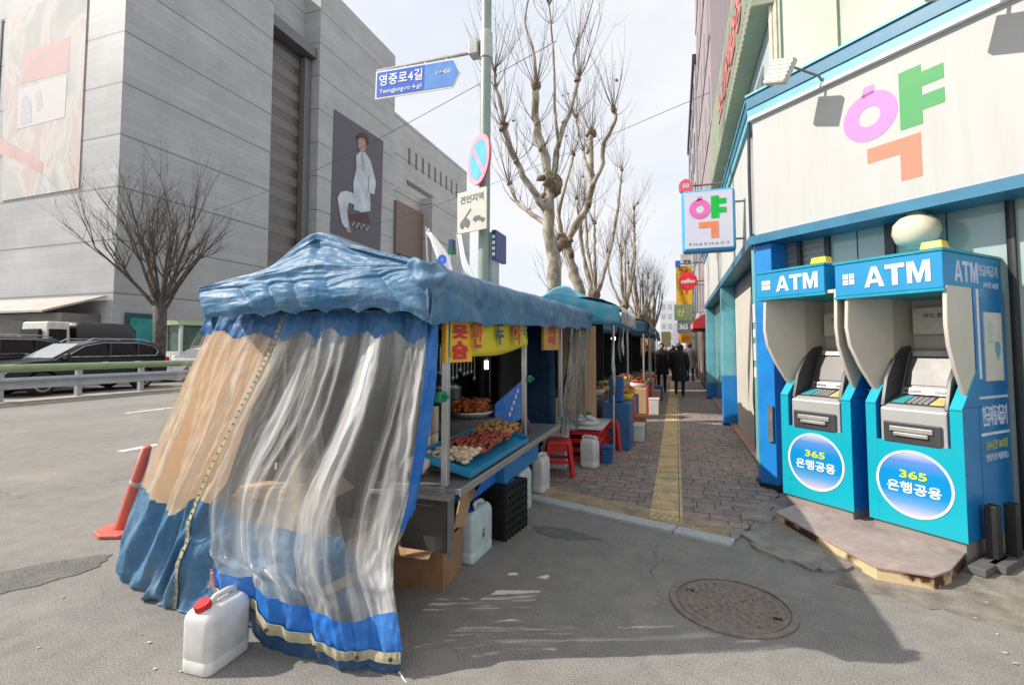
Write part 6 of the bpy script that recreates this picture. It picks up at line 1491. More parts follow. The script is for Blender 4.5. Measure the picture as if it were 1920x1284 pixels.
# second floor sign of the neighbour and the higher buildings
gs = thing('signboard', 'long weathered green signboard with red lettering above the pale blue wall', 'sign', (1.2, 12, 6.6))
M_OLIVE = mat('olive_board', (.30, .345, .24), .7, var=.12, scale=1.5, stain='6d7a54', stain_amt=.6)
g = MB(); g.box((1.16, 7.62, 6.75), (1.395, 16.9, 8.6)); g.build('board', M_OLIVE, gs)
g = MB(); g.box((1.10, 7.55, 6.5), (1.39, 16.95, 6.745))
for i in range(58): g.box((1.088, 7.6 + i * .16, 6.5), (1.0995, 7.66 + i * .16, 6.74))
g.build('fluted_edge', mat('fluted_green', (.37, .40, .29), .6, var=.1), gs)
g = MB(); g.box((1.14, 8.2, 7.0), (1.159, 13.6, 8.3)); g.build('dark_panel', mat('grey_green_panel', (.24, .27, .22), .7, var=.2, scale=2), gs)
text_mb('노래연습장', FR((1.138, 0, 0), (0, -1, 0)), -11.0, 7.6, 4.6, .8, .02, .03).build('lettering', mat('weathered_red', (.55, .20, .18), .6, var=.3, scale=4), gs)
M_MAUVE = mat('mauve_siding', (.36, .30, .325), .7, var=.08, scale=1.2, stretch=(6, 6, .2)); M_MAUVE2 = mat('pale_mauve', (.42, .375, .385), .7, var=.1, scale=1.2, stain='8d7f80', stain_amt=.4)
pk = thing('tall_building', 'tall mauve sided building rising behind the green signboard', 'building', (1.3, 22, 0))
g = MB(); g.prism([(1.25, 17.25), (14, 17.25), (14, 27), (1.25, 27)], 0, 26); g.build('wall', M_MAUVE, pk)
for i in range(7):
    for k in range(4):
        g = MB(); g.box((1.235, 17.9 + k * 2.3, 3.6 + i * 3.0), (1.249, 18.7 + k * 2.3, 5.0 + i * 3.0)); g.build('window', mat('mauve_glass', (.20, .17, .19), .3), pk)
for i in range(7):
    g = MB(); g.box((1.21, 17.3, 3.1 + i * 3), (1.249, 26.9, 3.2 + i * 3)); g.build('floor_band', M_MAUVE2, pk)
for i in range(4):
    g = MB(); g.box((.75, 17.6 + i * 2.4, 5.3 + i * .9), (1.245, 18.5 + i * 2.4, 5.9 + i * .9)); g.build('outdoor_unit', mat('unit_cream', (.60, .57, .50), .5), pk)
p2_ = thing('building', 'lower pale mauve building with dark roof edge, behind the tall one', 'building', (1.3, 33, 0))
g = MB(); g.prism([(1.15, 27.1), (14, 27.1), (14, 40), (1.15, 40)], 0, 16.6); g.build('wall', M_MAUVE2, p2_)
g = MB(); g.box((1.05, 27.1, 16.6), (14, 40, 17.2)); g.build('roof_edge', M_DARKMETAL, p2_)
for i in range(5):
    for k in range(4):
        g = MB(); g.box((1.11, 28 + k * 3, 3.6 + i * 2.7), (1.149, 30 + k * 3, 5.2 + i * 2.7)); g.build('window', M_DGLASS, p2_)
for i, (y0, y1, h, c, lb) in enumerate(((40.2, 55, 13, (.50, .50, .47), 'grey shop building behind the stacked coloured signs'), (55.2, 80, 15, (.50, .45, .40), 'beige building farther down the right side of the street'), (80.2, 130, 13, (.46, .48, .50), 'pale block where the right side of the street ends'))):
    t = thing('building', lb, 'building', (1.2, y0, 0)); g = MB(); g.prism([(1.12, y0), (15, y0), (15, y1), (1.12, y1)], 0, h); g.build('wall', mat('far_wall_%s' % 'abc'[i], c, .7, var=.1, scale=.5), t)
    for a in range(4):
        for k in range(int((y1 - y0) / 3)):
            g = MB(); g.box((1.08, y0 + .6 + k * 3, 3.4 + a * 2.9), (1.119, y0 + 2.4 + k * 3, 5.0 + a * 2.9)); g.build('window', M_DGLASS, t)
# street level shop fronts farther on
sf = thing('red_awning', 'red shop fascia with white lettering beyond the last teal pillar', 'awning', (.9, 19.5, 2.4))
g = MB(); P_ = [(1.24, 2.95), (.55, 2.5), (.55, 2.25), (1.24, 2.25)]; g.prism(P_, 17.4, 21.5, 0, Matrix(((1, 0, 0, 0), (0, 0, 1, 0), (0, 1, 0, 0), (0, 0, 0, 1)))); g.build('cover', mat('awning_red', (.50, .03, .035), .6, var=.1), sf)
text_mb('SHOES', FR((.545, 0, 0), (0, -1, 0)), -19.2, 2.375, 1.8, .16, .004, .02).build('lettering', M_SWHITE, sf)
for i, (y0, m, lb) in enumerate(((17.4, M_DGLASS, 'dark glazed shop front under the red fascia'), (22, mat('poster_glass', (.30, .24, .20), .3, var=.5, scale=1.2), 'poster covered shop front after the red fascia'), (27.2, M_DGLASS, 'dim shop front behind the right walker'))):
    g = MB(); g.box((1.02, y0, .02), (1.245 if i < 2 else 1.14, y0 + 4.3, 2.8)); 
    for k in range(3): g.box((.99, y0 + k * 1.4, .02), (1.019, y0 + k * 1.4 + .1, 2.8))
    tag(g.build('glazed_shop', m, loc=(1.1, y0, 0)), lb, 'shop')
# projecting signs down the street
def blade(label, Y, pts, m, letter=None, lm=None, disc=False, th=.15, name='projecting_sign'):
    q = [aY(x, y, Y) for x, y in pts]; x0 = min(p.x for p in q); x1 = max(p.x for p in q); z0 = min(p.z for p in q); z1 = max(p.z for p in q)
    t = thing(name, label, 'sign', ((x0 + x1) / 2, Y, z0), 'projecting signs along the street'); M = FR(((x0 + x1) / 2, Y, (z0 + z1) / 2), (1, 0, 0)); w_, h_ = (x1 - x0) / 2, (z1 - z0) / 2
    g = MB()
    if disc: g.lathe([(w_ - .01, -th), (w_, -th + .01), (w_, -.01), (w_ - .01, 0), (.001, 0)], 40, M=M)
    else: g.box((-w_, -h_, -th), (w_, h_, 0), 0, M)
    g.build('panel', m, t)
    if letter:
        g = MB()
        for s_, fx, fy, fw, fh in letter: text_mb(s_, M, fx * w_, fy * h_, fw * w_, fh * h_, .01, .03, mb=g)
        g.build('lettering', lm, t)
    g = MB(); g.cyl((x1, Y + th / 2, (z0 + z1) / 2), (max(1.2, x1 + .1), Y + th / 2, (z0 + z1) / 2), .02, n=8); g.build('bracket', M_STEELD, t)
    return t
blade('small round red and white sign peeking over the pharmacy lightbox', 9.5, ((1271, 334), (1301, 362)), mat('pale_ring', (.62, .48, .46), .5), None, None, True)
P9 = aY(1286, 349, 9.48); t9 = [o for o in bpy.data.objects if o.get('label', '').startswith('small round red')][0]
g = MB(); g.lathe([(.12, 0), (.12, .012), (.001, .012)], 32, M=FR(P9, (1, 0, 0))); g.build('disc', M_RED, t9); text_mb('50', FR(P9 + Vector((0, -.013, 0)), (1, 0, 0)), 0, 0, .11, .08, .003, .02).build('lettering', M_SWHITE, t9)
blade('round bright red sign with white script', 20.0, ((1272, 509), (1308, 545)), mat('bright_red', (.70, .03, .04), .4), (('coffee', 0, 0, 1.5, .42),), M_SWHITE, True)
blade('tall yellow and orange sign behind the round red sign', 21.0, ((1267, 500), (1298, 570)), mat('sign_yellow', (.78, .52, .03), .45, var=.1, scale=1), (('TV', 0, -.3, 1.2, .4), ('24', 0, .7, 1.2, .3)), mat('sign_orange_red', (.65, .10, .02), .5))
blade('square green sign under the yellow one', 22.0, ((1264, 572), (1297, 600)), mat('moss_sign', (.20, .30, .14), .5, var=.3, scale=2), (('산', -.2, 0, .9, .9),), mat('pale_moss', (.45, .55, .30), .5))
blade('dark patterned sign with white marks below the green one', 22.5, ((1270, 600), (1294, 625)), mat('charcoal_sign', (.14, .18, .2), .5, var=.4, scale=5), (('365', 0, 0, 1.4, .8),), M_SWHITE)
blade('pale lilac upright sign beside the orange one', 27.0, ((1262, 611), (1274, 645)), mat('lilac_sign', (.60, .58, .74), .5))
blade('orange twin panel sign just above the right walker', 25.0, ((1272, 625), (1297, 643)), mat('amber_sign', (.78, .40, .01), .5), (('김밥', 0, 0, 1.3, .9),), mat('amber_ink', (.55, .18, .01), .5))
blade('small blue square sign on top of the yellow sign', 20.8, ((1266, 489), (1276, 500)), M_SBLUE)
blade('grey and white upper sign behind the pharmacy lightbox', 23.5, ((1276, 476), (1300, 508)), mat('ash_sign', (.55, .54, .50), .6, var=.4, scale=2), (('치과', 0, 0, 1.2, .6),), M_BLK)
blade('yellow green distant sign over the crowd', 42.0, ((1240, 622), (1258, 650)), mat('olive_yellow_sign', (.55, .52, .22), .6))
# distant end of the street
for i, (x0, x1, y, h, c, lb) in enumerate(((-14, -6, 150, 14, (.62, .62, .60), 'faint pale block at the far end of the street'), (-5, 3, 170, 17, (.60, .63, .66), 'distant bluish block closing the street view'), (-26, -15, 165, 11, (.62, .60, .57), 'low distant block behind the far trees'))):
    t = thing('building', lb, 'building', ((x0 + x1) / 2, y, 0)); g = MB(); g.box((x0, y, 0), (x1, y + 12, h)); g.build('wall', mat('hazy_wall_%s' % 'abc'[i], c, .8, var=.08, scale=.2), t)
    for a in range(int(h / 3.2)):
        for k in range(int((x1 - x0) / 2)):
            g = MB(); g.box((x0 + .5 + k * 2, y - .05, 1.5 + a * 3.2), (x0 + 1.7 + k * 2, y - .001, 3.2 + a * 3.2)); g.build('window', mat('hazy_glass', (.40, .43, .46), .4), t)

# ================================================================== CASH MACHINES
M_ACY = mat('atm_cyan', (.0, .37, .475), .42, var=.06, scale=3, stain='2a8fa0', stain_amt=.35, stain_scale=6); M_ABL = mat('atm_blue', (.005, .19, .50), .32, var=.08, scale=2, coat=.3, stain='1d5c96', stain_amt=.4, stain_scale=5); M_AHB = mat('atm_header_blue', (.005, .25, .52), .45, var=.05)
M_ABE = mat('atm_beige', (.60, .565, .49), .5, var=.06, scale=8, stain='a89f8c', stain_amt=.35, stain_scale=4); M_AGR = mat('atm_grey', (.46, .46, .45), .35, .25, var=.06); M_ADK = mat('atm_dark', (.05, .05, .055), .4)
M_ASIL = mat('atm_silver', (.42, .41, .40), .4, .4); M_SCR = mat('atm_screen', (.10, .092, .088), .4, 0, var=.2, scale=3); M_LIME = mat('lime_letter', (.62, .78, .02), .4); M_BEAC = mat('beacon_yellow', (.85, .58, .01), .25, coat=.4)
def atm_letters(mb, M, x, y, w, h, d=.004):
    K = {'A': [[(0, 0), (.36, 1), (.62, 1), (.98, 0), (.74, 0), (.67, .22), (.31, .22), (.24, 0)], (.37, .40, .49, .78, .61, .40)],
         'T': [[(.36, 0), (.36, .80), (.04, .80), (.04, 1), (.94, 1), (.94, .80), (.62, .80), (.62, 0)], None],
         'M': [[(.06, 0), (.06, 1), (.36, 1), (.56, .38), (.76, 1), (1.06, 1), (1.06, 0), (.84, 0), (.84, .66), (.63, 0), (.49, 0), (.28, .66), (.28, 0)], None]}
    x0 = x - w / 2; k = w / 3.06
    for i, c in enumerate('ATM'):
        P, hole = K[c]; ox = (0, .98, 1.96)[i]
        if hole:        # A as two legs and a bar
            for Q in ([(0, 0), (.36, 1), (.49, 1), (.49, .78), (.24, 0)], [(.98, 0), (.74, 0), (.49, .78), (.49, 1), (.62, 1)], [(.305, .20), (.675, .20), (.62, .38), (.36, .38)]):
                mb.prism([(x0 + (ox + a) * k, y - h / 2 + b * h) for a, b in Q], 0, d - .0004 * (len(Q) == 4), 0, M)
        else: mb.prism([(x0 + (ox + a) * k, y - h / 2 + b * h) for a, b in P], 0, d, 0, M)
def oval_mat(cz, hz):
    m, nt, b = mk('badge_print'); l = nt.links.new
    tc = nnode(nt, "ShaderNodeTexCoord"); sp_ = nnode(nt, "ShaderNodeSeparateXYZ"); l(tc.outputs['Object'], sp_.inputs[0])
    mr = nnode(nt, "ShaderNodeMapRange"); mr.inputs[1].default_value = cz - hz; mr.inputs[2].default_value = cz + hz; l(sp_.outputs[2], mr.inputs[0])
    r = nnode(nt, "ShaderNodeValToRGB"); e = r.color_ramp.elements; e[0].position = 0.02; e[0].color = (.56, .50, .60, 1); e[1].position = .98; e[1].color = (.50, .56, .66, 1)
    for p_, c in ((.20, (.12, .32, .60)), (.36, (.0, .24, .58)), (.66, (.0, .24, .58)), (.84, (.10, .24, .62))): x = e.new(p_); x.color = (*c, 1)
    l(mr.outputs[0], r.inputs[0]); l(r.outputs[0], b.inputs['Base Color']); b.inputs['Roughness'].default_value = .35; return m
MYZ = lambda u: None
def atm(label, u0, u1, hz0, hz1, oz, side_text=True):
    S = 6.53; W = u1 - u0
    c = ch(u0, S, .1)
    t = thing('cash_machine', label, 'cash machine', tuple(c))
    M = MC(S)                                  # local x = u, y = z, z = outwards (negative = depth)
    def bx(mb, a0, a1, z0, z1, d0, d1, mi=0): mb.box((a0, z0, -d1), (a1, z1, -d0), mi, M)
    # side walls: profile (depth, z) extruded along u
    def sidep(mb, prof, a0, a1, mi=0):
        n = len(prof); vs = [M @ Vector((a0, z, -d)) for d, z in prof] + [M @ Vector((a1, z, -d)) for d, z in prof]
        mb.add(vs, [list(range(n)), list(range(n, 2 * n))[::-1]] + [(i, (i + 1) % n, n + (i + 1) % n, n + i) for i in range(n)], mi)
    top = hz0 + .02
    prof = [(0, .17), (0, 1.14), (.26, 1.42), (.26, top), (.78, top), (.78, .17)]
    g = MB(); sidep(g, prof, u0, u0 + .075); g.build('side_panel', M_ABL, t)
    g = MB(); sidep(g, prof, u1 - .075, u1); g.build('side_panel', M_ABL, t)
    g = MB()
    for a in (u0, u1 - .075):                     # cyan front edges
        sidep(g, [(-.004, .17), (-.004, 1.142), (.001, 1.14), (.001, .17)], a - .001, a + .076)
        sidep(g, [(-.004, 1.142), (.258, 1.425), (.262, 1.419), (.001, 1.136)], a - .001, a + .076)
    bx(g, u0 + .0761, u1 - .0761, .17, .84, -.003, .03); g.build('front_panel', M_ACY, t)
    g = MB(); bx(g, u0 + .02, u1 - .02, .004, .169, .02, .76); g.build('plinth', mat('plinth_grey', (.25, .22, .20), .7), t)
    # beige privacy wings leaning out under the hood
    wpx = lambda d: (d - .255) / .4
    wp = [(-.13, top), (-.145, 1.78), (-.12, 1.62), (-.04, 1.44), (.06, 1.27), (.13, 1.19), (.255, 1.41), (.255, top)]
    for a, s in ((u0 - .075, -1), (u1 - .035, 1)):
        g = MB(); sidep(g, wp, a, a + .03)
        if s < 0:
            nw = len(wp)
            for i_, v_ in enumerate(g.v):            # the left wing flares from the recess edge outwards
                d_ = wp[i_ % nw][0]; v_ += Vector((D2, -D2, 0)) * (.155 * (d_ + .145) / .4)
        g.build('privacy_wing', M_ABE, t, bevel=.006)
    # recess: back, ceiling, notice panel
    g = MB(); bx(g, u0 + .076, u1 - .076, .84, top, .60, .64); bx(g, u0 + .0755, u0 + .10, 1.3, top, .262, .60); bx(g, u1 - .10, u1 - .0755, 1.3, top, .262, .60); bx(g, u0 - .04, u1 - .04, top - .03, top, -.12, .60); g.build('recess', M_ABE, t)
    g = MB(); bx(g, u0 + .13, u1 - .13, 1.72, 1.95, .53, .599); g.build('notice_panel', mat('notice_beige', (.66, .62, .54), .5), t)
    Mn = M @ Matrix.Translation((0, 0, -.529)); g = MB(); text_mb('카드 분실 주의', Mn, (u0 + u1) / 2 + .02, 1.88, .28, .04, .002, .01, mb=g); text_mb('CCTV', Mn, (u0 + u1) / 2 + .08, 1.81, .12, .035, .002, .01, mb=g); g.build('lettering', M_NAVL, t)
    # machine: slanted fascia with screen, keypad deck, dispenser
    ms = [(.015, .80), (.015, 1.10), (.06, 1.13), (.30, 1.20), (.46, 1.56), (.59, 1.60), (.59, .80)]
    g = MB(); sidep(g, ms, u0 + .10, u1 - .10); mc = g.build('machine', M_AGR, t, bevel=.012)
    arcp = [(.03, 1.12), (.10, 1.34), (.22, 1.50), (.38, 1.60), (.50, 1.62), (.50, 1.56), (.30, 1.20), (.06, 1.13)]
    for a in (u0 + .095, u1 - .125):
        g = MB(); sidep(g, arcp, a, a + .03); g.build('screen_wing', M_ADK, mc, bevel=.005)
    def slant(mb, a0, a1, t0, t1, lift, th=.006):
        p0, p1 = Vector((.30, 1.20)), Vector((.46, 1.56)); nrm = Vector((-(p1.y - p0.y), (p1.x - p0.x))).normalized()
        q0, q1 = p0.lerp(p1, t0), p0.lerp(p1, t1)
        sidep(mb, [(q0.x + nrm.x * lift, q0.y + nrm.y * lift), (q1.x + nrm.x * lift, q1.y + nrm.y * lift), (q1.x + nrm.x * (lift + th), q1.y + nrm.y * (lift + th)), (q0.x + nrm.x * (lift + th), q0.y + nrm.y * (lift + th))], a0, a1)
    g = MB(); slant(g, u0 + .135, u1 - .135, .04, .98, .001, .010); g.build('screen_bezel', M_ADK, mc)
    g = MB(); slant(g, u0 + .16, u1 - .16, .22, .84, .0115); g.build('screen', M_SCR, mc)
    g = MB(); slant(g, u0 + .17, u1 - .17, .88, 1.0, .0115, .02); g.build('trim', M_ASIL, mc)
    g = MB(); slant(g, u0 + .15, u1 - .15, .0, .14, .0115, .02); g.build('trim', M_ASIL, mc)
    g = MB(); slant(g, u0 + .16, u0 + .28, .03, .09, .032); g.build('card_slot', M_ADK, mc)
    g = MB(); slant(g, u1 - .28, u1 - .16, .03, .09, .032); g.build('receipt_slot', M_ADK, mc)
    g = MB(); sidep(g, [(.075, 1.136), (.28, 1.196), (.28, 1.202), (.075, 1.142)], u0 + .14, u1 - .14); g.build('deck', M_ADK, mc)
    g = MB()
    for i in range(4):
        for k in range(4):
            d = .10 + k * .035; z = 1.143 + (d - .075) * .293; a = (u0 + u1) / 2 - .07 + i * .038; sidep(g, [(d, z + .001), (d + .025, z + .0085), (d + .025, z + .0145), (d, z + .007)], a, a + .028)
    g.build('key', M_ASIL, mc)
    g = MB(); sidep(g, [(.09, 1.1475), (.26, 1.197), (.26, 1.199), (.09, 1.1495)], u0 + .15, u0 + .24); g.build('sticker', mat('teal_sticker', (.05, .35, .42), .4), mc)
    g = MB(); sidep(g, [(.09, 1.1475), (.26, 1.197), (.26, 1.199), (.09, 1.1495)], u1 - .24, u1 - .15); g.build('sticker', mat('yellow_sticker', (.62, .55, .22), .4), mc)
    g = MB(); bx(g, u0 + .13, u1 - .13, .83, 1.0, -.01, .013); dsp = g.build('dispenser', M_ADK, mc, bevel=.012)
    g = MB(); bx(g, u0 + .18, u1 - .18, .925, .965, -.024, -.0105); bx(g, u0 + .21, u1 - .21, .89, .92, -.03, -.0105); g.build('shutter', M_ASIL, dsp, bevel=.006)
    # hood with lettering
    h0, h1 = u0 - .135, u1 - (.015 if u0 > -3 else .10)
    g = MB(); bx(g, h0, h1, hz0, hz1, -.15, .80); hd = g.build('hood', M_AHB, t, bevel=.008)
    g = MB(); bx(g, h0 - .006, h1 + .006, hz1 + .0005, hz1 + .022, -.158, .80); bx(g, h0 - .006, h1 + .006, hz0 - .022, hz0 - .0005, -.156, .80); g.build('edge', mat('atm_edge', (.0, .30, .42), .4), hd)
    Mh = M @ Matrix.Translation((0, 0, .151)); hh = hz1 - hz0; hm = (hz0 + hz1) / 2
    g = MB()
    for a in (0, 1):
        for b2_ in (0, 1): g.box((h0 + .07 + a * .05, hm - .045 + b2_ * .05, .0), (h0 + .112 + a * .05, hm - .003 + b2_ * .05, .004), 0, Mh)
    atm_letters(g, Mh, (h0 + h1) / 2 + .085, hm, (h1 - h0) * .60, hh * .60); g.build('lettering', M_SWHITE, hd)
    Ms = FR(ch(h1, S, 0), (D2, D2, 0))
    g = MB(); atm_letters(g, Ms @ Matrix.Translation((0, 0, .0005)), .20, hm, .38, hh * .58); text_mb('현금지급기', Ms, .56, hm + .03, .33, hh * .32, .004, .02, mb=g, lift=.0005); text_mb('24시간 365일', Ms, .60, hm - .085, .26, hh * .18, .004, .01, mb=g, lift=.0005); g.build('lettering', mat('pale_blue_letter', (.55, .62, .80), .4), hd)
    # round badge
    g = MB(); uo = (u0 + u1) / 2; rr = W * .395
    g.lathe([(rr, .003), (rr, .005), (.0005, .005)], 56, M=M @ Matrix.Translation((uo, oz, 0)) @ Matrix.Diagonal((1, 1.0, 1, 1))); bd = g.build('badge', oval_mat(oz - .1, rr), t)
    g = MB(); g.ring((uo, oz), rr - .013, rr + .004, .0035, .008, 56, 0, M); g.build('rim', M_SWHITE, bd)
    Mo = M @ Matrix.Translation((0, 0, .005))
    text_mb('365', Mo, uo, oz + .07, rr * .72, .062, .003, .02).build('lettering', M_LIME, bd); text_mb('은행공용', Mo, uo, oz - .035, rr * 1.42, .088, .003, .018).build('lettering', M_SWHITE, bd)
    # right side: framed notice, lines, writing
    Ms = FR(ch(u1, S, 0), (D2, D2, 0))
    g = MB(); g.box((.30, 1.36, 0), (.325, top - .01, .006), 0, Ms); g.build('white_strip', M_SWHITE, t)
    g = MB(); g.box((.40, 1.34, 0), (.70, 1.88, .008), 0, Ms); nf = g.build('notice_frame', M_CREAM, t)
    g = MB(); g.box((.415, 1.355, .008), (.685, 1.865, .010), 0, Ms); g.build('paper', mat('notice_paper', (.64, .62, .57), .5, var=.08, scale=6), nf)
    g = MB(); g.ring((.60, 1.60), .02, .05, .0101, .0115, 20, 0, Ms); g.prism([(.56, 1.56), (.60, 1.50), (.64, 1.56), (.60, 1.62)], .0101, .0118, 0, Ms)
    for i in range(9): g.box((.44, 1.80 - i * .02, .0101), (.50 + .03 * (i % 3), 1.805 - i * .02, .0112), 0, Ms)
    g.build('print', mat('teal_print', (.12, .38, .46), .5), nf)
    g = MB(); g.box((.28, 1.205, 0), (.76, 1.225, .004), 0, Ms); g.box((.28, .925, 0), (.76, .945, .004), 0, Ms); text_mb('현금자동지급기', Ms, .52, 1.075, .42, .16, .003, .02, mb=g); text_mb('연중무휴 이용가능', Ms, .53, .755, .38, .055, .003, .005, mb=g); g.build('lettering', mat('side_letter', (.62, .70, .80), .4), t)
    text_mb('24시간 365일', Ms, .53, .85, .36, .075, .003, .02).build('lettering', mat('olive_letter', (.45, .50, .10), .4), t)
    g = MB(); g.box((.0, 1.148, 0), (.78, 1.153, .0012), 0, Ms); g.box((.262, .17, 0), (.266, 1.148, .0012), 0, Ms); g.box((u0 - .001, 1.128, .0041), (u0 + .0755, 1.132, .0052), 0, M); g.box((u1 - .0755, 1.128, .0041), (u1 + .001, 1.132, .0052), 0, M); g.box((u0 + .0765, .325, .0031), (u0 + .0765 + .02, .329, .0040), 0, M)
    for a_, z_ in ((.03, .22), (.03, .66), (.03, 1.08), (.30, .22), (.74, .22), (.74, 1.30), (.36, 1.98)): g.lathe([(.006, 0), (.006, .002), (.001, .0025)], 10, M=Ms @ Matrix.Translation((a_, z_, 0)))
    g.build('panel_seam', mat('seam_dark', (.01, .05, .11), .6), t)
    # beacon
    pb = ch(h1 - .10, S + .1, hz1 + .022); Mb_ = MC(S) ; 
    g = MB(); bx(g, h1 - .19, h1 - .02, hz1 + .0225, hz1 + .035, -.06, .08); g.build('beacon_base', M_SWHITE, t)
    g = MB(); g.taper((h1 - .18, -.07, 0), (h1 - .03, .05, .06), (.86, .8), 0, Matrix.Translation((0, 0, 0)) @ M @ Matrix.Translation((0, hz1 + .0352, 0)) @ Matrix.Rotation(R(-90), 4, 'X')); g.build('beacon', M_BEAC, t, bevel=.008)
    return t
atm('left cash machine, partly covered by the larger one beside it', -3.225, -2.57, 2.10, 2.345, .535)
atm('right cash machine with its lettered blue side wall showing', -2.445, -1.79, 2.045, 2.325, .52)
# platform
pf = thing('metal_platform', 'low pinkish step with rusty cream edge in front of the cash machines', 'step', (1.4, 4.6, 0))
top_poly = [(.84, 5.13), (.98, 4.78), (1.28, 4.08), (1.59, 4.04), (1.74, 4.18), (1.86, 4.36), (2.02, 4.60), (2.5, 5.1), (2.0, 6.0), (1.3, 5.75)]
g = MB(); g.prism(top_poly, .082, .098); g.build('deck', mat('pinkish_deck', (.35, .27, .245), .7, var=.2, scale=7, stain='6d655f', stain_amt=.6, stain_scale=3), pf, bevel=.003)
ci = Vector((1.75, 5.0)); g = MB(); g.prism([tuple(Vector(p).lerp(ci, .012)) for p in top_poly], .0, .081)
g.build('skirt', mat('rusty_cream', (.62, .48, .28), .6, var=.12, scale=8, stain='4a2412', stain_amt=1.0, stain_scale=2.6, slo=.465, shi=.545), pf)
# black rubber posts on feet, right of the machines
for i, (x, y, lb) in enumerate(((1866, 1045, 'left black rubber post beside the cash machine side'), (1902, 1040, 'right black rubber post at the picture edge'))):
    p = aZ(x, y, .06); pt_ = thing('bollard', lb, 'post', (p.x, p.y, 0), 'black posts by the cash machines')
    Mp = Matrix.Translation((p.x, p.y, 0)) @ Matrix.Rotation(R(-42), 4, 'Z')
    g = MB(); g.box((-.035, -.05, .06), (.035, .05, .44), 0, Mp); g.build('post', M_BLK, pt_, bevel=.006)
    g = MB(); g.box((-.05, -.34, .008), (.05, .12, .06), 0, Mp); g.build('foot', mat('grey_foot', (.10, .10, .10), .7), pt_, bevel=.006)

# ================================================================== PEOPLE
M_SKIN = mat('skin', (.48, .30, .22), .55, var=.05); M_HAIR = mat('black_hair', (.012, .010, .010), .5); M_COAT = mat('black_coat', (.010, .010, .012), .85, var=.3, scale=10); M_TROU = mat('dark_trousers', (.018, .018, .022), .85); M_SHOE = mat('white_shoe', (.55, .54, .52), .6); M_COAT2 = mat('brown_black_coat', (.022, .012, .010), .85); M_GCOAT = mat('grey_coat', (.10, .10, .11), .85); M_RCOAT = mat('maroon_coat', (.16, .03, .03), .8)
def skin_body(name, pts, edges, rad, m, parent, sub=1):
    me = bpy.data.meshes.new(name); me.from_pydata([tuple(p) for p in pts], edges, []); me.materials.append(m)
    o = bpy.data.objects.new(name, me); COL.objects.link(o); o.parent = parent; ORG[o.name] = Vector((0, 0, 0))
    md = o.modifiers.new('skin', 'SKIN'); md.use_smooth_shade = True
    for i, v in enumerate(me.skin_vertices[0].data): v.radius = rad[i] if isinstance(rad[i], tuple) else (rad[i], rad[i]); v.use_root = (i == 0)
    md = o.modifiers.new('sub', 'SUBSURF'); md.levels = sub; md.render_levels = sub
    return o
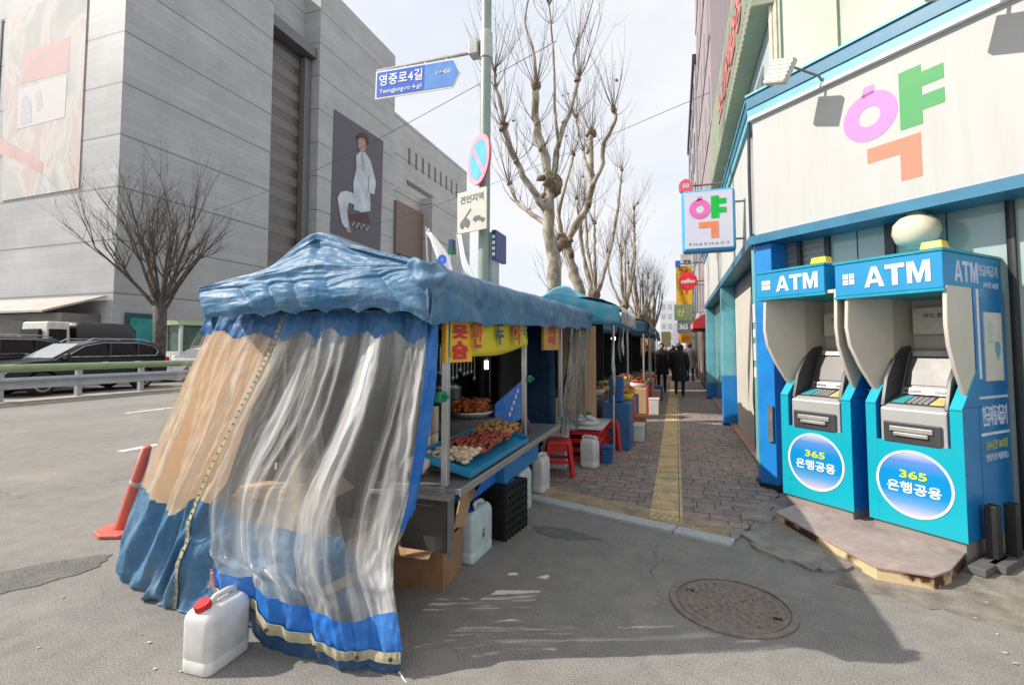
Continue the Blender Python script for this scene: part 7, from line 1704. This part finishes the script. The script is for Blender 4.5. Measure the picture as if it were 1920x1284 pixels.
def person(label, loc, face, H_=1.68, coat=M_COAT, coat_len=.52, stride=.16, shoes=M_SHOE, bag=None, group=None):
    """face: heading in degrees, 0 = walking away along the street (+Y)"""
    k = H_ / 1.70; t = thing('person', label, 'person', (0, 0, 0), group, local=True); s = stride
    pts = [(0, 0, .95), (0, .0, 1.18), (0, .01, 1.38), (0, .02, 1.48), (0, .035, 1.585), (0, .045, 1.66),
           (.19, 0, 1.40), (.25, -.02, 1.14), (.245, .06, .92), (.245, .09, .83), (-.19, 0, 1.40), (-.25, .02, 1.14), (-.25, .12, .93), (-.25, .16, .85),
           (.10, 0, .90), (.105, s * .5, .50), (.105, s * .5 - .10 * (s > 0), .09), (.11, s * .5 + .08, .035), (-.10, 0, .90), (-.105, -s * .35, .49), (-.105, -s * 1.1, .12), (-.11, -s * 1.0 + .09, .04)]
    ed = [(0, 1), (1, 2), (2, 3), (3, 4), (4, 5), (2, 6), (6, 7), (7, 8), (8, 9), (2, 10), (10, 11), (11, 12), (12, 13), (0, 14), (14, 15), (15, 16), (16, 17), (0, 18), (18, 19), (19, 20), (20, 21)]
    rad = [(.155, .11), (.15, .105), (.14, .10), (.055, .055), (.082, .095), (.06, .07), .065, .048, .038, .036, .065, .048, .038, .036, .095, .065, .048, .042, .095, .065, .048, .042]
    pts = [tuple(c * k for c in p) for p in pts]
    bd = skin_body('body', pts, ed, [tuple(a * k for a in r) if isinstance(r, tuple) else r * k for r in rad], M_TROU, t)
    # face, hair, hands
    g = MB(); g.blob((0, .062 * k, 1.595 * k), .088 * k, 3, 0, 0, (.86, .98, 1.22)); g.blob((0, .155 * k, 1.585 * k), .018 * k, 1, 0); g.blob((.08 * k, .05 * k, 1.59 * k), .02 * k, 1, 0, 0, (.5, 1, 1.5)); g.blob((-.08 * k, .05 * k, 1.59 * k), .02 * k, 1, 0, 0, (.5, 1, 1.5)); g.build('head', M_SKIN, t, smooth=True)
    g = MB(); g.blob((0, .030 * k, 1.625 * k), .105 * k, 3, .03, 0, (.92, .95, 1.08), 2); g.build('hair', M_HAIR, t, smooth=True)
    for sx, hp in ((1, pts[9]), (-1, pts[13])):
        g = MB(); hv = Vector(hp); g.blob(hv - Vector((0, 0, .03 * k)), .042 * k, 2, 0, 0, (.5, .85, 1.1))
        for i in range(4): g.tube([hv + Vector((0, -.03 + i * .02, -.06)) * k, hv + Vector((-.004 * sx, -.028 + i * .021, -.10)) * k, hv + Vector((-.018 * sx, -.026 + i * .02, -.128 - .008 * (i in (1, 2)))) * k], [.010 * k, .009 * k, .007 * k], 6)
        g.tube([hv + Vector((0, .03, -.02)) * k, hv + Vector((-.01 * sx, .052, -.055)) * k, hv + Vector((-.015 * sx, .055, -.08)) * k], [.011 * k, .010 * k, .008 * k], 6); g.build('hand', M_SKIN, t, smooth=True)
    # coat: one lofted shell with sleeves
    g = MB(); rows = []
    for z, rx, ry, oy in ((1.50, .085, .085, .02), (1.46, .13, .10, .012), (1.42, .215, .125, .0), (1.30, .225, .145, 0), (1.10, .205, .14, 0), (.95, .215, .15, 0), (.78, .235, .165, 0), (max(coat_len, .30), .255, .185, 0)):
        rows.append([Vector((rx * math.cos(a * math.pi / 14) * (1 + .03 * math.sin(a * 2.3 + z * 6)), oy + ry * math.sin(a * math.pi / 14) * (1 + .04 * math.sin(a * 1.7 + z * 9)), z)) * k for a in range(29)])
    g.grid(rows)
    for sx, (i0, i1, i2, i3) in ((1, (6, 7, 8, 9)), (-1, (10, 11, 12, 13))):
        P = [Vector(pts[i]) for i in (i0, i1, i2)]; P[0] += Vector((-.02 * sx, 0, .01)); P.append(P[2].lerp(Vector(pts[i3]), .6)); g.tube([interp(P, i / 9) for i in range(10)], [lerp(.092, .058, i / 9) * k for i in range(10)], 12)
    g.build('coat', coat, t, smooth=True)
    for x, y, z in (pts[17], pts[21]):
        g = MB(); g.blob((x, y - .02 * k, z + .008), .075 * k, 2, 0, 0, (.62, 1.75, .62)); g.build('shoe', shoes, t, smooth=True)
    if bag:
        g = MB(); c = Vector(pts[9]) - Vector((-.03, 0, .16 * k)); g.taper((c.x - .05, c.y - .14, c.z - .15), (c.x + .05, c.y + .14, c.z + .08), (.8, .85)); g.tube([c + Vector((0, -.08, .07)), c + Vector((0, -.03, .16)), c + Vector((0, .03, .16)), c + Vector((0, .08, .07))], .008, 6); g.build('bag', bag, t, bevel=.02)
    t.location = loc; t.rotation_euler = (0, 0, R(face)); return t
G_ = 'people walking along the pavement'
person('person in a long black coat and pale shoes, walking on the right alone', (.08, 16.9, .022), -4, 1.70, M_COAT, .50, .10, M_SHOE, None, G_)
person('left person of the couple in black, in slim trousers', (-.93, 18.3, .022), 175, 1.66, M_COAT2, .72, .05, M_BLK, None, G_)
person('right person of the couple in black, holding a black bag', (-.52, 18.6, .022), 180, 1.72, M_COAT, .60, .08, M_BLK, M_BLK, G_)
for i, (x, y, c, lb) in enumerate(((-.12, 27, M_RCOAT, 'distant person in a maroon coat between the couple and the right walker'), (-.62, 31, M_GCOAT, 'distant person in a grey coat behind the couple'), (.35, 33, M_COAT2, 'distant dark figure hidden partly by the right walker'), (-.25, 40, M_COAT, 'farthest tiny dark figure in the crowd'), (.6, 24.5, M_GCOAT, 'grey coated person close to the shop fronts behind the right walker'))):
    person(lb, (x, y, .022), 180 * (i % 2) + 5, 1.66 + .03 * i, c, .62, .1, M_BLK, None, G_)

p0, p1 = aY(843, 450, 9.0), aY(850, 471, 9.0)
bx = thing('box_sign', 'tiny navy and green box sign peeping between the two white flags', 'sign', tuple(p0))
g = MB(); g.box((p0.x, 8.95, p1.z), (p1.x, 9.1, p0.z)); g.build('panel', mat('navy_plate', (.03, .07, .22)), bx); g = MB(); g.box((p0.x - .01, 8.93, p1.z - .05), (p1.x + .01, 9.12, p1.z + .06)); g.build('base', M_CLIP, bx); g = MB(); g.cyl((p0.x + .03, 9.02, 0), (p0.x + .03, 9.02, p1.z - .051), .03, n=8); g.build('post', M_GALV, bx)
